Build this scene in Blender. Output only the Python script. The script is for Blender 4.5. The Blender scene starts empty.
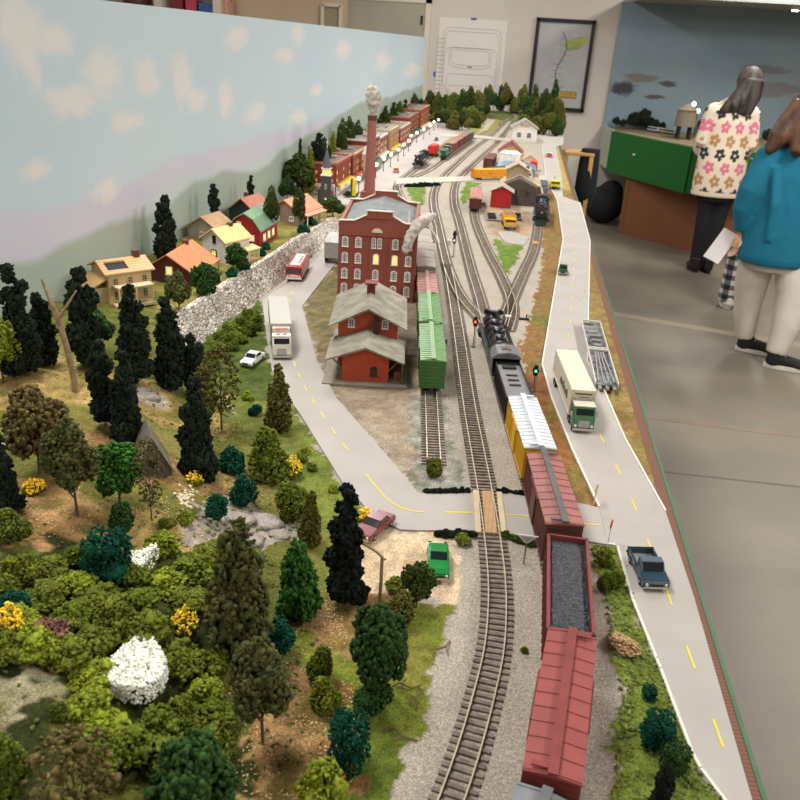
import bpy, bmesh, math, random
import numpy as np
from mathutils import Vector, Matrix
C = bpy.context.scene.collection
PI = math.pi
rnd = random.Random(7)
# ------------------------------------------------------------------ camera data (metres)
FP = 810.; T = 1.20; H = 1.67
_p = math.radians(23.85); _t = math.radians(7.0); _r = .062
FW = Vector((-math.sin(_t)*math.cos(_p), math.cos(_t)*math.cos(_p), -math.sin(_p)))
_R = Vector((math.cos(_t), math.sin(_t), 0)); _U = _R.cross(FW)
RT = _R*math.cos(_r)+_U*math.sin(_r); UP = _U*math.cos(_r)-_R*math.sin(_r)
EYE = Vector((0, 0, H))
def ray(x, y): return FW+RT*((x-400)/FP)-UP*((y-400)/FP)
def gp(x, y, z=T):
    d = ray(x, y); t = (z-H)/d.z
    return Vector((d.x*t, d.y*t, z))
def atY(x, y, Y):
    d = ray(x, y); t = Y/d.y
    return Vector((d.x*t, Y, H+d.z*t))
def atX(x, y, X):
    d = ray(x, y); t = X/d.x
    return Vector((X, d.y*t, H+d.z*t))
def proj(P):
    d = Vector(P)-EYE; c = d.dot(FW)
    return 400+FP*d.dot(RT)/c, 400-FP*d.dot(UP)/c, c
# ------------------------------------------------------------------ materials
def lin(c):
    return tuple(((v/255.)/12.92 if v/255. <= .04045 else ((v/255.+.055)/1.055)**2.4) for v in c)
_mc = {}
def mat(name, col, rough=.7, metal=0., var=.12, scale=60., bump=0., col2=None, emit=0., spec=.4, island=False, bscale=None, detail=4, coord='Object', lo=.35, hi=.65):
    if name in _mc: return _mc[name]
    m = bpy.data.materials.new(name); m.use_nodes = True
    nt = m.node_tree; b = nt.nodes['Principled BSDF']
    b.inputs['Roughness'].default_value = rough; b.inputs['Metallic'].default_value = metal
    b.inputs['Specular IOR Level'].default_value = spec
    c = lin(col)
    tc = nt.nodes.new('ShaderNodeTexCoord'); no = nt.nodes.new('ShaderNodeTexNoise')
    no.inputs['Scale'].default_value = scale; no.inputs['Detail'].default_value = detail
    geo = nt.nodes.new('ShaderNodeNewGeometry')
    src = geo.outputs['Position'] if coord == 'World' else tc.outputs['Object']
    nt.links.new(src, no.inputs['Vector'])
    cr = nt.nodes.new('ShaderNodeValToRGB')
    cr.color_ramp.elements[0].position = lo; cr.color_ramp.elements[1].position = hi
    if col2 is None:
        a = tuple(v*(1-var) for v in c); d = tuple(min(1, v*(1+var)) for v in c)
    else:
        a, d = c, lin(col2)
    cr.color_ramp.elements[0].color = (*a, 1); cr.color_ramp.elements[1].color = (*d, 1)
    nt.links.new(no.outputs['Fac'], cr.inputs['Fac'])
    out = cr.outputs['Color']
    if island:
        mx = nt.nodes.new('ShaderNodeHueSaturation'); mr = nt.nodes.new('ShaderNodeMapRange')
        mr.inputs['To Min'].default_value = .7; mr.inputs['To Max'].default_value = 1.45
        nt.links.new(geo.outputs['Random Per Island'], mr.inputs['Value'])
        nt.links.new(mr.outputs[0], mx.inputs['Value']); nt.links.new(out, mx.inputs['Color'])
        out = mx.outputs['Color']
    nt.links.new(out, b.inputs['Base Color'])
    if bump:
        bn = nt.nodes.new('ShaderNodeTexNoise'); bn.inputs['Scale'].default_value = bscale or scale*3; bn.inputs['Detail'].default_value = 3
        nt.links.new(src, bn.inputs['Vector'])
        bu = nt.nodes.new('ShaderNodeBump'); bu.inputs['Strength'].default_value = bump; bu.inputs['Distance'].default_value = 1.2/(bscale or scale*3)
        nt.links.new(bn.outputs['Fac'], bu.inputs['Height']); nt.links.new(bu.outputs['Normal'], b.inputs['Normal'])
    if emit:
        b.inputs['Emission Color'].default_value = (*c, 1); b.inputs['Emission Strength'].default_value = emit
    _mc[name] = m; return m
def striped(name, col, col2, axis, period, duty=.15, rough=.6, var=.1, bump=.4, nscale=200.):
    """thin grooves across one object axis (boards, corrugation, brick courses)"""
    if name in _mc: return _mc[name]
    m = mat(name, col, rough=rough, var=var, scale=nscale)
    nt = m.node_tree; b = nt.nodes['Principled BSDF']
    src = b.inputs['Base Color'].links[0].from_socket
    tc = nt.nodes.new('ShaderNodeTexCoord'); sp = nt.nodes.new('ShaderNodeSeparateXYZ')
    nt.links.new(tc.outputs['Object'], sp.inputs[0])
    d = nt.nodes.new('ShaderNodeMath'); d.operation = 'DIVIDE'; d.inputs[1].default_value = period
    nt.links.new(sp.outputs['XYZ'.index(axis)], d.inputs[0])
    fr = nt.nodes.new('ShaderNodeMath'); fr.operation = 'FRACT'; nt.links.new(d.outputs[0], fr.inputs[0])
    lt = nt.nodes.new('ShaderNodeMath'); lt.operation = 'LESS_THAN'; lt.inputs[1].default_value = duty
    nt.links.new(fr.outputs[0], lt.inputs[0])
    mx = nt.nodes.new('ShaderNodeMix'); mx.data_type = 'RGBA'
    nt.links.new(lt.outputs[0], mx.inputs['Factor']); nt.links.new(src, mx.inputs['A']); mx.inputs['B'].default_value = (*lin(col2), 1)
    nt.links.new(mx.outputs['Result'], b.inputs['Base Color'])
    if bump:
        inv = nt.nodes.new('ShaderNodeMath'); inv.operation = 'SUBTRACT'; inv.inputs[0].default_value = 1
        nt.links.new(lt.outputs[0], inv.inputs[1])
        bu = nt.nodes.new('ShaderNodeBump'); bu.inputs['Strength'].default_value = bump; bu.inputs['Distance'].default_value = .0005
        nt.links.new(inv.outputs[0], bu.inputs['Height']); nt.links.new(bu.outputs['Normal'], b.inputs['Normal'])
    return m
def brick(name, c1, c2, mortar, scale=1., rough=.85):
    if name in _mc: return _mc[name]
    m = bpy.data.materials.new(name); m.use_nodes = True; nt = m.node_tree; b = nt.nodes['Principled BSDF']
    b.inputs['Roughness'].default_value = rough
    tc = nt.nodes.new('ShaderNodeTexCoord'); sp = nt.nodes.new('ShaderNodeSeparateXYZ'); nt.links.new(tc.outputs['Object'], sp.inputs[0])
    ad = nt.nodes.new('ShaderNodeMath'); nt.links.new(sp.outputs[0], ad.inputs[0]); nt.links.new(sp.outputs[1], ad.inputs[1])
    cb = nt.nodes.new('ShaderNodeCombineXYZ'); nt.links.new(ad.outputs[0], cb.inputs[0]); nt.links.new(sp.outputs[2], cb.inputs[1])
    bt = nt.nodes.new('ShaderNodeTexBrick'); nt.links.new(cb.outputs[0], bt.inputs['Vector'])
    bt.inputs['Scale'].default_value = 100*scale; bt.inputs['Mortar Size'].default_value = .012
    bt.inputs['Brick Width'].default_value = .5; bt.inputs['Row Height'].default_value = .2
    for k, c in (('Color1', c1), ('Color2', c2), ('Mortar', mortar)): bt.inputs[k].default_value = (*lin(c), 1)
    nt.links.new(bt.outputs['Color'], b.inputs['Base Color'])
    _mc[name] = m; return m
# ------------------------------------------------------------------ object helpers
def tag(o, label=None, cat=None, group=None, kind=None):
    if label: o['label'] = label
    if cat: o['category'] = cat
    if group: o['group'] = group
    if kind: o['kind'] = kind
    return o
def thing(name, label, cat, loc=(0, 0, 0), rz=0, group=None):
    o = bpy.data.objects.new(name, None); C.objects.link(o); o.location = loc; o.rotation_euler = (0, 0, rz)
    o.empty_display_size = .01
    return tag(o, label, cat, group)
def link(name, me, parent=None):
    o = bpy.data.objects.new(name, me); C.objects.link(o)
    if parent: o.parent = parent
    return o
class MB:
    def __init__(s): s.v = []; s.f = []; s.m = []; s.k = 0
    def add(s, vs, fs, k=None):
        n = len(s.v); s.v += [tuple(p) for p in vs]; s.f += [tuple(i+n for i in f) for f in fs]; s.m += [s.k if k is None else k]*len(fs); return s
    def box(s, cx, cy, cz, sx, sy, sz, rz=0, k=None, rx=0, ry=0):
        vs = []
        M = Matrix.Rotation(rz, 3, 'Z') @ Matrix.Rotation(rx, 3, 'X') @ Matrix.Rotation(ry, 3, 'Y')
        for dz in (-.5, .5):
            for dx, dy in ((-.5, -.5), (.5, -.5), (.5, .5), (-.5, .5)):
                q = M @ Vector((dx*sx, dy*sy, dz*sz)); vs.append((cx+q.x, cy+q.y, cz+q.z))
        return s.add(vs, [(3, 2, 1, 0), (4, 5, 6, 7), (0, 1, 5, 4), (1, 2, 6, 5), (2, 3, 7, 6), (3, 0, 4, 7)], k)
    def prism(s, pts, z0, z1, k=None):
        a = sum(pts[i][0]*pts[(i+1) % len(pts)][1]-pts[(i+1) % len(pts)][0]*pts[i][1] for i in range(len(pts)))
        if a < 0: pts = pts[::-1]
        n = len(pts); vs = [(p[0], p[1], z0) for p in pts]+[(p[0], p[1], z1) for p in pts]
        fs = [tuple(range(n-1, -1, -1)), tuple(range(n, 2*n))]+[(i, (i+1) % n, n+(i+1) % n, n+i) for i in range(n)]
        return s.add(vs, fs, k)
    def profy(s, pts, y0, y1, k=None):      # pts (x,z) extruded along y
        n = len(pts); a = sum(pts[i][0]*pts[(i+1) % n][1]-pts[(i+1) % n][0]*pts[i][1] for i in range(n))
        if a < 0: pts = pts[::-1]
        vs = [(p[0], y0, p[1]) for p in pts]+[(p[0], y1, p[1]) for p in pts]
        fs = [tuple(range(n)), tuple(range(2*n-1, n-1, -1))]+[(i, n+i, n+(i+1) % n, (i+1) % n) for i in range(n)]
        return s.add(vs, fs, k)
    def profx(s, pts, x0, x1, k=None):      # pts (y,z) extruded along x
        n = len(pts); a = sum(pts[i][0]*pts[(i+1) % n][1]-pts[(i+1) % n][0]*pts[i][1] for i in range(n))
        if a < 0: pts = pts[::-1]
        vs = [(x0, p[0], p[1]) for p in pts]+[(x1, p[0], p[1]) for p in pts]
        fs = [tuple(range(n-1, -1, -1)), tuple(range(n, 2*n))]+[(i, (i+1) % n, n+(i+1) % n, n+i) for i in range(n)]
        return s.add(vs, fs, k)
    def cyl(s, a, b, r0, r1=None, n=12, k=None):
        a = Vector(a); b = Vector(b); r1 = r0 if r1 is None else r1
        d = (b-a).normalized(); u = d.orthogonal().normalized(); w = d.cross(u)
        vs = [a+(u*math.cos(2*PI*i/n)+w*math.sin(2*PI*i/n))*r0 for i in range(n)]+[b+(u*math.cos(2*PI*i/n)+w*math.sin(2*PI*i/n))*r1 for i in range(n)]
        fs = [tuple(range(n-1, -1, -1)), tuple(range(n, 2*n))]+[(i, (i+1) % n, n+(i+1) % n, n+i) for i in range(n)]
        return s.add(vs, fs, k)
    def tube(s, pts, rs, n=8, k=None):
        pts = [Vector(p) for p in pts]; vs = []; fs = []; rs = rs if hasattr(rs, '__len__') else [rs]*len(pts)
        u = None
        for i, q in enumerate(pts):
            d = (pts[min(i+1, len(pts)-1)]-pts[max(i-1, 0)]).normalized()
            u = d.orthogonal().normalized() if u is None else (u-d*u.dot(d)).normalized()
            w = d.cross(u)
            vs += [q+(u*math.cos(2*PI*j/n)+w*math.sin(2*PI*j/n))*rs[i] for j in range(n)]
        for i in range(len(pts)-1):
            fs += [(i*n+j, i*n+(j+1) % n, (i+1)*n+(j+1) % n, (i+1)*n+j) for j in range(n)]
        fs += [tuple(range(n-1, -1, -1)), tuple(range(len(vs)-n, len(vs)))]
        return s.add(vs, fs, k)
    def ball(s, c, r, sx=1, sy=1, sz=1, n=12, k=None, half=False):
        vs = []; fs = []; m = n//2
        lo = m//2 if half else 0
        rows = range(lo if half else 1, m) if not half else range(m//2, m)
        rings = []
        for i in rows:
            a = -PI/2+PI*i/m; rings.append(len(vs))
            for j in range(n):
                b = 2*PI*j/n; vs.append((c[0]+r*sx*math.cos(a)*math.cos(b), c[1]+r*sy*math.cos(a)*math.sin(b), c[2]+r*sz*math.sin(a)))
        for q in range(len(rings)-1):
            a0, a1 = rings[q], rings[q+1]; fs += [(a0+j, a0+(j+1) % n, a1+(j+1) % n, a1+j) for j in range(n)]
        t = len(vs); vs.append((c[0], c[1], c[2]+r*sz)); fs += [(rings[-1]+j, rings[-1]+(j+1) % n, t) for j in range(n)]
        if half: fs.append(tuple(range(rings[0]+n-1, rings[0]-1, -1)))
        else:
            t = len(vs); vs.append((c[0], c[1], c[2]-r*sz)); fs += [(rings[0]+(j+1) % n, rings[0]+j, t) for j in range(n)]
        return s.add(vs, fs, k)
    def quad(s, *p, k=None): return s.add(p, [tuple(range(len(p)))], k)
    def mesh(s, name, mats, smooth=False):
        me = bpy.data.meshes.new(name); me.from_pydata(s.v, [], s.f)
        for m in (mats if isinstance(mats, (list, tuple)) else [mats]): me.materials.append(m)
        if any(s.m): me.polygons.foreach_set('material_index', s.m)
        if smooth: me.polygons.foreach_set('use_smooth', [True]*len(s.f))
        me.update(); return me
    def build(s, name, mats, parent=None, smooth=False, bevel=0, seg=2):
        me = s.mesh(name, mats, False); o = link(name, me, parent)
        if bevel:
            bm = bmesh.new(); bm.from_mesh(me); bmesh.ops.remove_doubles(bm, verts=bm.verts, dist=1e-6)
            es = [e for e in bm.edges if len(e.link_faces) == 2 and e.calc_face_angle(0) > .6]
            bmesh.ops.bevel(bm, geom=es, offset=bevel, segments=seg, affect='EDGES', clamp_overlap=True); bm.to_mesh(me); bm.free()
        if smooth:
            me.polygons.foreach_set('use_smooth', [True]*len(me.polygons))
            try: me.set_sharp_from_angle(angle=.6)
            except Exception: pass
        return o
def copytree(o, loc=None, rz=None, parent=None, label=None):
    c = o.copy(); C.objects.link(c)
    if parent: c.parent = parent
    if loc is not None: c.location = loc
    if rz is not None: c.rotation_euler = (0, 0, rz)
    if label: c['label'] = label
    for ch in list(o.children): copytree(ch, parent=c)
    return c
def smooth_path(pts, step, closed=False):
    """Catmull-Rom through 2-D/3-D points, resampled"""
    P = [Vector(p) for p in pts]; out = []
    for i in range(len(P)-1):
        p0 = P[max(i-1, 0)]; p1 = P[i]; p2 = P[i+1]; p3 = P[min(i+2, len(P)-1)]
        for j in range(24):
            t = j/24.
            out.append(.5*((2*p1)+(p2-p0)*t+(2*p0-5*p1+4*p2-p3)*t*t+(3*p1-p0-3*p2+p3)*t**3))
    out.append(P[-1])
    for _ in range(30):   # relax jitter of the traced points
        out = [out[0]]+[(out[i-1]+out[i]*2+out[i+1])/4 for i in range(1, len(out)-1)]+[out[-1]]
    L = [0]
    for i in range(1, len(out)): L.append(L[-1]+(out[i]-out[i-1]).length)
    n = max(2, int(L[-1]/step)); res = []; k = 0
    for i in range(n+1):
        s = L[-1]*i/n
        while k < len(L)-2 and L[k+1] < s: k += 1
        t = (s-L[k])/max(1e-9, L[k+1]-L[k]); res.append(out[k].lerp(out[k+1], t))
    return res
def at_len(path, s):
    acc = 0
    for i in range(len(path)-1):
        d = (path[i+1]-path[i]).length
        if acc+d >= s or i == len(path)-2:
            t = (s-acc)/d; return path[i].lerp(path[i+1], t), (path[i+1]-path[i]).normalized()
        acc += d
# ------------------------------------------------------------------ ground shape
def lerpt(x, xs, ys): return float(np.interp(x, xs, ys))
WALLPX = [(186, 352), (205, 338), (230, 318), (262, 296), (300, 267), (325, 245), (343, 229)]
WALL = [gp(*q) for q in WALLPX]
WY = [w.y for w in WALL]; WX = [w.x for w in WALL]
XBY = np.array([0., .35, .5, .62, .75, .85, .95, 1.05, 1.12]+WY+[2.6, 6.3])
XBX = np.array([-.02, -.06, -.10, -.15, -.19, -.26, -.34, -.43, -.46]+[x-.026*min(1., (2.6-y)/.6) for x, y in zip(WX, WY)]+[-.46, -.48])
WDY = np.array([0, .8, 1.02, 1.13, 1.18, 7]); WDV = np.array([.30, .26, .12, .05, .006, .006])
HTY = np.array([0, .35, 1.0, 1.2, 1.75, 2.15, 2.5, 6.3]); HTV = np.array([.05, .06, .055, .05, .05, .03, .0, .0])
def gh(X, Y):
    d = (np.interp(Y, XBY, XBX)-X)/np.interp(Y, WDY, WDV); d = np.clip(d, 0, 1); d = d*d*(3-2*d)
    z = d*np.interp(Y, HTY, HTV)
    far = np.clip((np.interp(Y, XBY, XBX)-.05-X)/.25, 0, 1)
    z = z+far*.02*np.clip((2.6-Y)/.6, 0, 1)
    z = z+np.clip((np.interp(Y, XBY, XBX)-X)/.1, 0, 1)*np.clip((1.2-Y)/.1, 0, 1)*(.004*np.sin(X*31+1.3)*np.sin(Y*27)+.003*np.sin(X*61+Y*50))
    return z
def hit(px, py):
    d = ray(px, py); d = d/d.z*-1.  # unit drop
    t0 = H-T-.11; t = t0
    while t < H-T:
        P = d*t
        if P.z+H <= T+float(gh(P.x, P.y)): break
        t += .0008
    P = d*min(t, H-T)
    return Vector((P.x, P.y, T+float(gh(P.x, P.y))))
def zheight(P, ytop):
    """height of something standing at P whose top shows at image row ytop"""
    lo, hi = 0., .6
    for _ in range(30):
        m = (lo+hi)/2
        if proj((P.x, P.y, P.z+m))[1] > ytop: lo = m
        else: hi = m
    return lo
def pxm(P): return FP/proj(P)[2]
# ================================================================== ROOM
M = {}
M['wall'] = mat('wall_paint', (196, 186, 174), rough=.9, var=.03, scale=2.)
M['wall2'] = mat('tan_panel', (188, 166, 138), rough=.85, var=.04, scale=2.)
M['trimw'] = mat('trim_paint', (205, 192, 172), rough=.7, var=.02)
M['doorp'] = mat('door_paint', (158, 150, 132), rough=.6, var=.04, scale=3.)
M['ceil'] = mat('ceiling_tile', (170, 170, 165), rough=.9, var=.03, scale=4.)
M['black'] = mat('black_plastic', (20, 20, 21), rough=.4, var=.1)
M['dark'] = mat('dark_iron', (38, 36, 35), rough=.55, var=.2)
M['blackm'] = mat('loco_black', (26, 27, 29), rough=.32, var=.15, spec=.6)
M['white'] = mat('white_paint', (226, 222, 212), rough=.55, var=.03)
M['chrome'] = mat('chrome', (190, 190, 190), rough=.2, metal=1., var=.03)
M['glassd'] = mat('dark_glass', (28, 34, 40), rough=.08, var=.05, spec=.8)
M['tire'] = mat('tire_rubber', (24, 23, 22), rough=.8, var=.1)
M['wood'] = mat('pine_wood', (196, 150, 92), rough=.6, var=.15, scale=8.)

def concrete():
    m = mat('concrete_floor', (100, 92, 80), rough=.5, col2=(122, 113, 99), scale=1.1, detail=8, spec=.35, bump=.05, bscale=40., coord='World', lo=.3, hi=.7)
    nt = m.node_tree; b = nt.nodes['Principled BSDF']; src = b.inputs['Base Color'].links[0].from_socket
    geo = nt.nodes.new('ShaderNodeNewGeometry'); mp = nt.nodes.new('ShaderNodeMapping')
    mp.inputs['Scale'].default_value = (.6, 1.3, 1); mp.inputs['Rotation'].default_value = (0, 0, .12)
    nt.links.new(geo.outputs['Position'], mp.inputs['Vector'])
    n = nt.nodes.new('ShaderNodeTexNoise'); n.inputs['Scale'].default_value = 1.3; n.inputs['Detail'].default_value = 6; nt.links.new(mp.outputs[0], n.inputs['Vector'])
    cr = nt.nodes.new('ShaderNodeValToRGB'); cr.color_ramp.elements[0].position = .42; cr.color_ramp.elements[1].position = .62
    cr.color_ramp.elements[0].color = (.88, .88, .88, 1); cr.color_ramp.elements[1].color = (1.05, 1.03, 1.0, 1)
    nt.links.new(n.outputs['Fac'], cr.inputs[0])
    mx = nt.nodes.new('ShaderNodeMix'); mx.data_type = 'RGBA'; mx.blend_type = 'MULTIPLY'; mx.inputs['Factor'].default_value = 1
    nt.links.new(src, mx.inputs['A']); nt.links.new(cr.outputs[0], mx.inputs['B']); nt.links.new(mx.outputs['Result'], b.inputs['Base Color'])
    return m
XL, XR, YB, YF, CZ = -6.5, 5.6, 9.5, -3.0, 3.0
tag(MB().box((XL+XR)/2, (YB+YF)/2, -.05, XR-XL+.4, YB-YF+.4, .1).build('floor', concrete()), 'grey polished concrete floor of the hall', kind='structure')
# painted / worn bands and saw joints in the slab
def floorline(a, b, w, m, nm, lab):
    a = gp(*a, 0); b = gp(*b, 0); d = (b-a).normalized(); e = b+d*4; s = a-d*3.0; n = Vector((-d.y, d.x, 0))*w/2
    s.x = max(s.x, XL+.1)
    q = MB().prism([(p.x, p.y) for p in (s-n, e-n, e+n, s+n)], .0, .0012).build(nm, m)
    tag(q, lab, kind='structure'); return q
floorline((665, 472), (800, 487), .012, mat('saw_joint', (92, 85, 75), rough=.9), 'trim_1', 'dark saw-cut joint across the concrete floor')
floorline((625, 316), (740, 335), .10, mat('worn_band', (128, 116, 96), rough=.6, var=.12, scale=6.), 'trim_2', 'worn tan band across the concrete floor')
floorline((640, 416), (800, 436), .05, mat('worn_band2', (116, 102, 86), rough=.6, var=.12, scale=6.), 'trim_3', 'faint brown band across the concrete floor')
tag(MB().box((XL+XR)/2, YB+.06, CZ/2, XR-XL, .12, CZ).build('wall_back', M['wall']), 'off-white painted back wall', kind='structure')
tag(MB().box(XL-.06, (YB+YF)/2, CZ/2, .12, YB-YF, CZ).build('wall_left', M['wall']), 'left wall of the hall', kind='structure')
tag(MB().box(XR+.06, (YB+YF)/2, CZ/2, .12, YB-YF, CZ).build('wall_right', M['wall']), 'right wall of the hall', kind='structure')
tag(MB().box((XL+XR)/2, YF-.06, CZ/2, XR-XL, .12, CZ).build('wall_front', M['wall']), 'wall behind the viewer', kind='structure')
tag(MB().box((XL+XR)/2, (YB+YF)/2, CZ+.05, XR-XL+.4, YB-YF+.4, .1).build('ceiling', M['ceil']), 'light grey ceiling', kind='structure')
# door in the back wall
def WP(x, y, Y=YB): q = atY(x, y, Y); return q.x, q.z
dx0, dx1, dz = -1.99, -1.15, 2.05
g = MB(); g.box((dx0+dx1)/2, YB-.02, dz/2, dx1-dx0, .04, dz)
door = tag(g.build('door_1', M['doorp'], bevel=.004), 'grey-tan door in the back wall behind the painted backdrop', kind='structure')
g = MB(); g.box(dx0-.035, YB-.025, dz/2, .06, .05, dz+.12); g.box(dx1+.035, YB-.025, dz/2, .06, .05, dz+.12); g.box((dx0+dx1)/2, YB-.025, dz+.03, dx1-dx0+.13, .05, .06)
tag(g.build('door_frame', M['trimw'], door), None)
g = MB(); g.cyl((dx1-.03, YB-.05, 1.85), (dx1-.03, YB-.05, 1.93), .012); g.cyl((dx1-.03, YB-.05, 1.0), (dx1-.03, YB-.05, 1.08), .012)
g.build('hinge', M['dark'], door)
# tan panelled section and pilasters left of the door
g = MB(); a = WP(232, 5)[0]; b = WP(349, 5)[0]; g.box((a+b)/2, YB-.04, 1.2, b-a, .08, 2.4)
tag(g.build('wall_panel', M['wall2']), 'tan wall panel left of the door in the back wall', kind='structure')
a1, z1 = WP(325, 5); a2, z2 = WP(343, 5)
g = MB(); w = .035
for (cx, cz, sx, sz) in (((a1+a2)/2, z1, a2-a1, w), (a1, z1-.35, w, .7), (a2, z1-.35, w, .7), ((a1+a2)/2, z1-.7, a2-a1, w)): g.box(cx, YB-.1, cz, sx, .04, sz)
nb = tag(g.build('notice_board', M['trimw']), 'small framed board on the tan wall beside the door', 'notice board')
g = MB(); g.box((a1+a2)/2, YB-.09, z1-.35, a2-a1-.02, .015, .66); g.build('board_face', mat('board_face', (150, 135, 108)), nb)
# shelf with clutter seen over the backdrop top
sx0, sx1 = WP(105, 0)[0], WP(229, 5)[0]
sh = thing('storage_shelf', 'pale storage shelf against the back wall, seen over the backdrop', 'shelf', (0, YB-.2, 0))
for x in (sx0, WP(172, 3)[0], sx1):
    g = MB(); g.box(x, 0, 1.1, .09, .36, 2.2); g.build('side_panel', M['trimw'], sh)
for z in (.5, 1.1, 1.74, 2.17):
    g = MB(); g.box((sx0+sx1)/2, 0, z, sx1-sx0, .35, .03); g.build('shelf', M['trimw'], sh)
x0 = WP(180, 3)[0]
for i, (c, w, h, lb) in enumerate((((120, 40, 42), .14, .22, 'dark red box'), ((178, 62, 80), .12, .19, 'red carton'), ((58, 92, 140), .16, .17, 'blue carton'), ((214, 160, 140), .15, .20, 'pink carton'))):
    g = MB(); g.box(x0+.08+i*.165, YB-.2, 1.757+h/2, w, .2, h)
    tag(g.build('carton', mat('carton%d' % i, c)), lb+' on the shelf seen above the painted backdrop', 'box')
bx = WP(145, 0)[0]
g = MB(); g.ball((bx, YB-.2, 1.757+.15), .15, n=20)
tag(g.build('ball', mat('brown_ball', (92, 58, 34), rough=.4), smooth=True), 'brown ball on the shelf above the painted backdrop', 'ball')
# taped track plan drawing
ax, az = WP(440, 17); bx, bz = WP(508, 22)
pz0 = 1.0
dr = thing('track_plan', 'large pencil track plan on white paper taped to the back wall', 'drawing', ((ax+bx)/2, YB, (1.93+pz0)/2))
hw, hh = (bx-ax)/2, (1.93-pz0)/2
g = MB(); g.box(0, -.004, 0, 2*hw, .003, 2*hh); g.build('paper', mat('plan_paper', (212, 204, 194), rough=.8, var=.02, scale=3.), dr)
g = MB()
for (kx, kz, ox, oz) in ((.88, .84, 0, 0), (.82, .76, 0, 0), (.62, .22, -.02, .18), (.56, .16, -.02, .18), (.78, .5, 0, -.1), (.7, .25, .02, -.42), (.5, .12, -.1, -.55)):
    pts = []
    for i in range(49):
        a = 2*PI*i/48; c, s = math.cos(a), math.sin(a); e = .35
        pts.append((hw*(ox+kx*math.copysign(abs(c)**e, c)), -.0062, hh*(oz+kz*math.copysign(abs(s)**e, s)*(1+.05*math.sin(3*a)))))
    g.tube(pts, .0022, n=4)
for i in range(14): g.box(-hw*.9, -.006, hh*(.55-.09*i), .09, .001, .005)
g.box(0, -.006, -hh*.02, .05, .001, .018)
g.build('track_lines', mat('pencil', (150, 138, 134), rough=.9), dr)
for (x, z, w, h) in ((0, hh, .06, .02), (-hw*1.05, -.1, .018, .05), (hw*.98, -.22, .035, .09)):
    g = MB(); g.box(x, -.008, z, w, .002, h); g.build('tape', mat('blue_tape', (40, 78, 170), rough=.6), dr)
# framed map poster
po = thing('framed_map', 'black-framed map poster with a green patch and yellow plate on the back wall', 'poster', (.333, YB, 1.53))
W2, H2, fw = .305, .45, .035
g = MB()
for (x, z, sx, sz) in ((0, H2-fw/2, 2*W2, fw), (0, -H2+fw/2, 2*W2, fw), (-W2+fw/2, 0, fw, 2*H2), (W2-fw/2, 0, fw, 2*H2)): g.box(x, -.018, z, sx, .034, sz)
g.build('frame', M['black'], po, bevel=.003)
g = MB(); g.box(0, -.006, 0, 2*W2-fw, .01, 2*H2-fw); g.build('print', mat('map_paper', (168, 166, 166), rough=.25, var=.06, scale=6., spec=.7), po)
g = MB(); pts = []
for i in range(40):
    t = i/39; pts.append((-.02+.05*math.sin(t*7)+.04*t, -.0125, .33-.62*t))
g.tube(pts, .006, n=4)
for i in range(4, 40, 2):
    p = pts[i]; g.box(p[0]+(.03 if i % 4 else -.03), -.0125, p[2], .06+.03*math.sin(i), .001, .004)
g.build('route_line', mat('route_grey', (105, 105, 108)), po)
g = MB(); pp = [(.13+.11*math.cos(a)*(1+.18*math.sin(3*a)), .22+.075*math.sin(a)*(1+.2*math.cos(2*a))+.25*.13*math.cos(a)) for a in [2*PI*i/20 for i in range(20)]]
g.profy(pp, -.0125, -.012); g.build('green_area', mat('map_green', (120, 150, 92), col2=(165, 170, 90), scale=10.), po)
g = MB(); g.box(.12, -.014, -.285, .17, .004, .062); pl = g.build('plate', mat('plate_brown', (96, 62, 24)), po)
g = MB(); g.box(.12, -.0165, -.285, .155, .002, .047); g.build('plate_face', mat('plate_yellow', (196, 150, 40)), pl)
g = MB()
for i in range(12): g.box(.055+i*.0118, -.0178, -.28, .006, .0008, .013)
for i in range(9): g.box(.07+i*.0118, -.0178, -.297, .006, .0008, .006)
g.build('plate_lettering', mat('plate_letters', (70, 45, 20)), pl)
# ================================================================== OTHER LAYOUT at the back right
_a = gp(613.5, 131, .96); _b = gp(692, 147, .96); A0 = Vector((_a.x, _a.y)); dirf = (Vector((_b.x, _b.y))-A0).normalized(); A1 = A0+dirf*((gp(694, 147.4, .96).y-A0.y)/dirf.y); A2 = A1+Vector((1, -.08)).normalized()*3.2
nrm = Vector((-dirf.y, dirf.x))       # pointing back/right
tz = .95
top = [(A0.x, A0.y), (A1.x, A1.y), (A2.x, A2.y), (A2.x, YB-.06), (.90, YB-.06), (.88, YB-.07)]
ol = thing('exhibit_table', 'second model railway table with green fascia and brown skirt, behind the two people', 'table', (0, 0, 0))
MB().prism(top, tz-.04, tz).build('table_top', mat('other_ground', (132, 108, 76), col2=(104, 98, 62), scale=6.), ol)
g = MB(); o = dirf*4.2
def slab(a, b, th, z0, z1, g): n = Vector((-(b-a).y, (b-a).x)).normalized()*th; g.prism([tuple(a), tuple(b), tuple(b+n), tuple(a+n)], z0, z1)
slab(A0, A1, -.02, tz-.39, tz+.01, g); slab(A1, A2, -.02, tz-.39, tz+.01, g); g.build('fascia', mat('green_fascia', (16, 92, 30), rough=.6, var=.05), ol)
g = MB(); slab(Vector((.86, YB-.06)), Vector((A0.x-.004, A0.y)), .015, tz-.37, tz+.02, g); g.build('end_panel', mat('end_panel', (168, 172, 158)), ol)
_a = gp(622, 234, 0); _b = gp(691, 252, 0); B0 = Vector((_a.x, _a.y)); B1 = Vector((_b.x, _b.y))
g = MB(); slab(B0, B1, .02, 0, tz-.35, g); slab(B1, B1+(A2-A1)*.9, .02, 0, tz-.35, g); g.build('skirt', mat('brown_skirt', (124, 76, 48), rough=.6, var=.06, scale=3.), ol)
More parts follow.
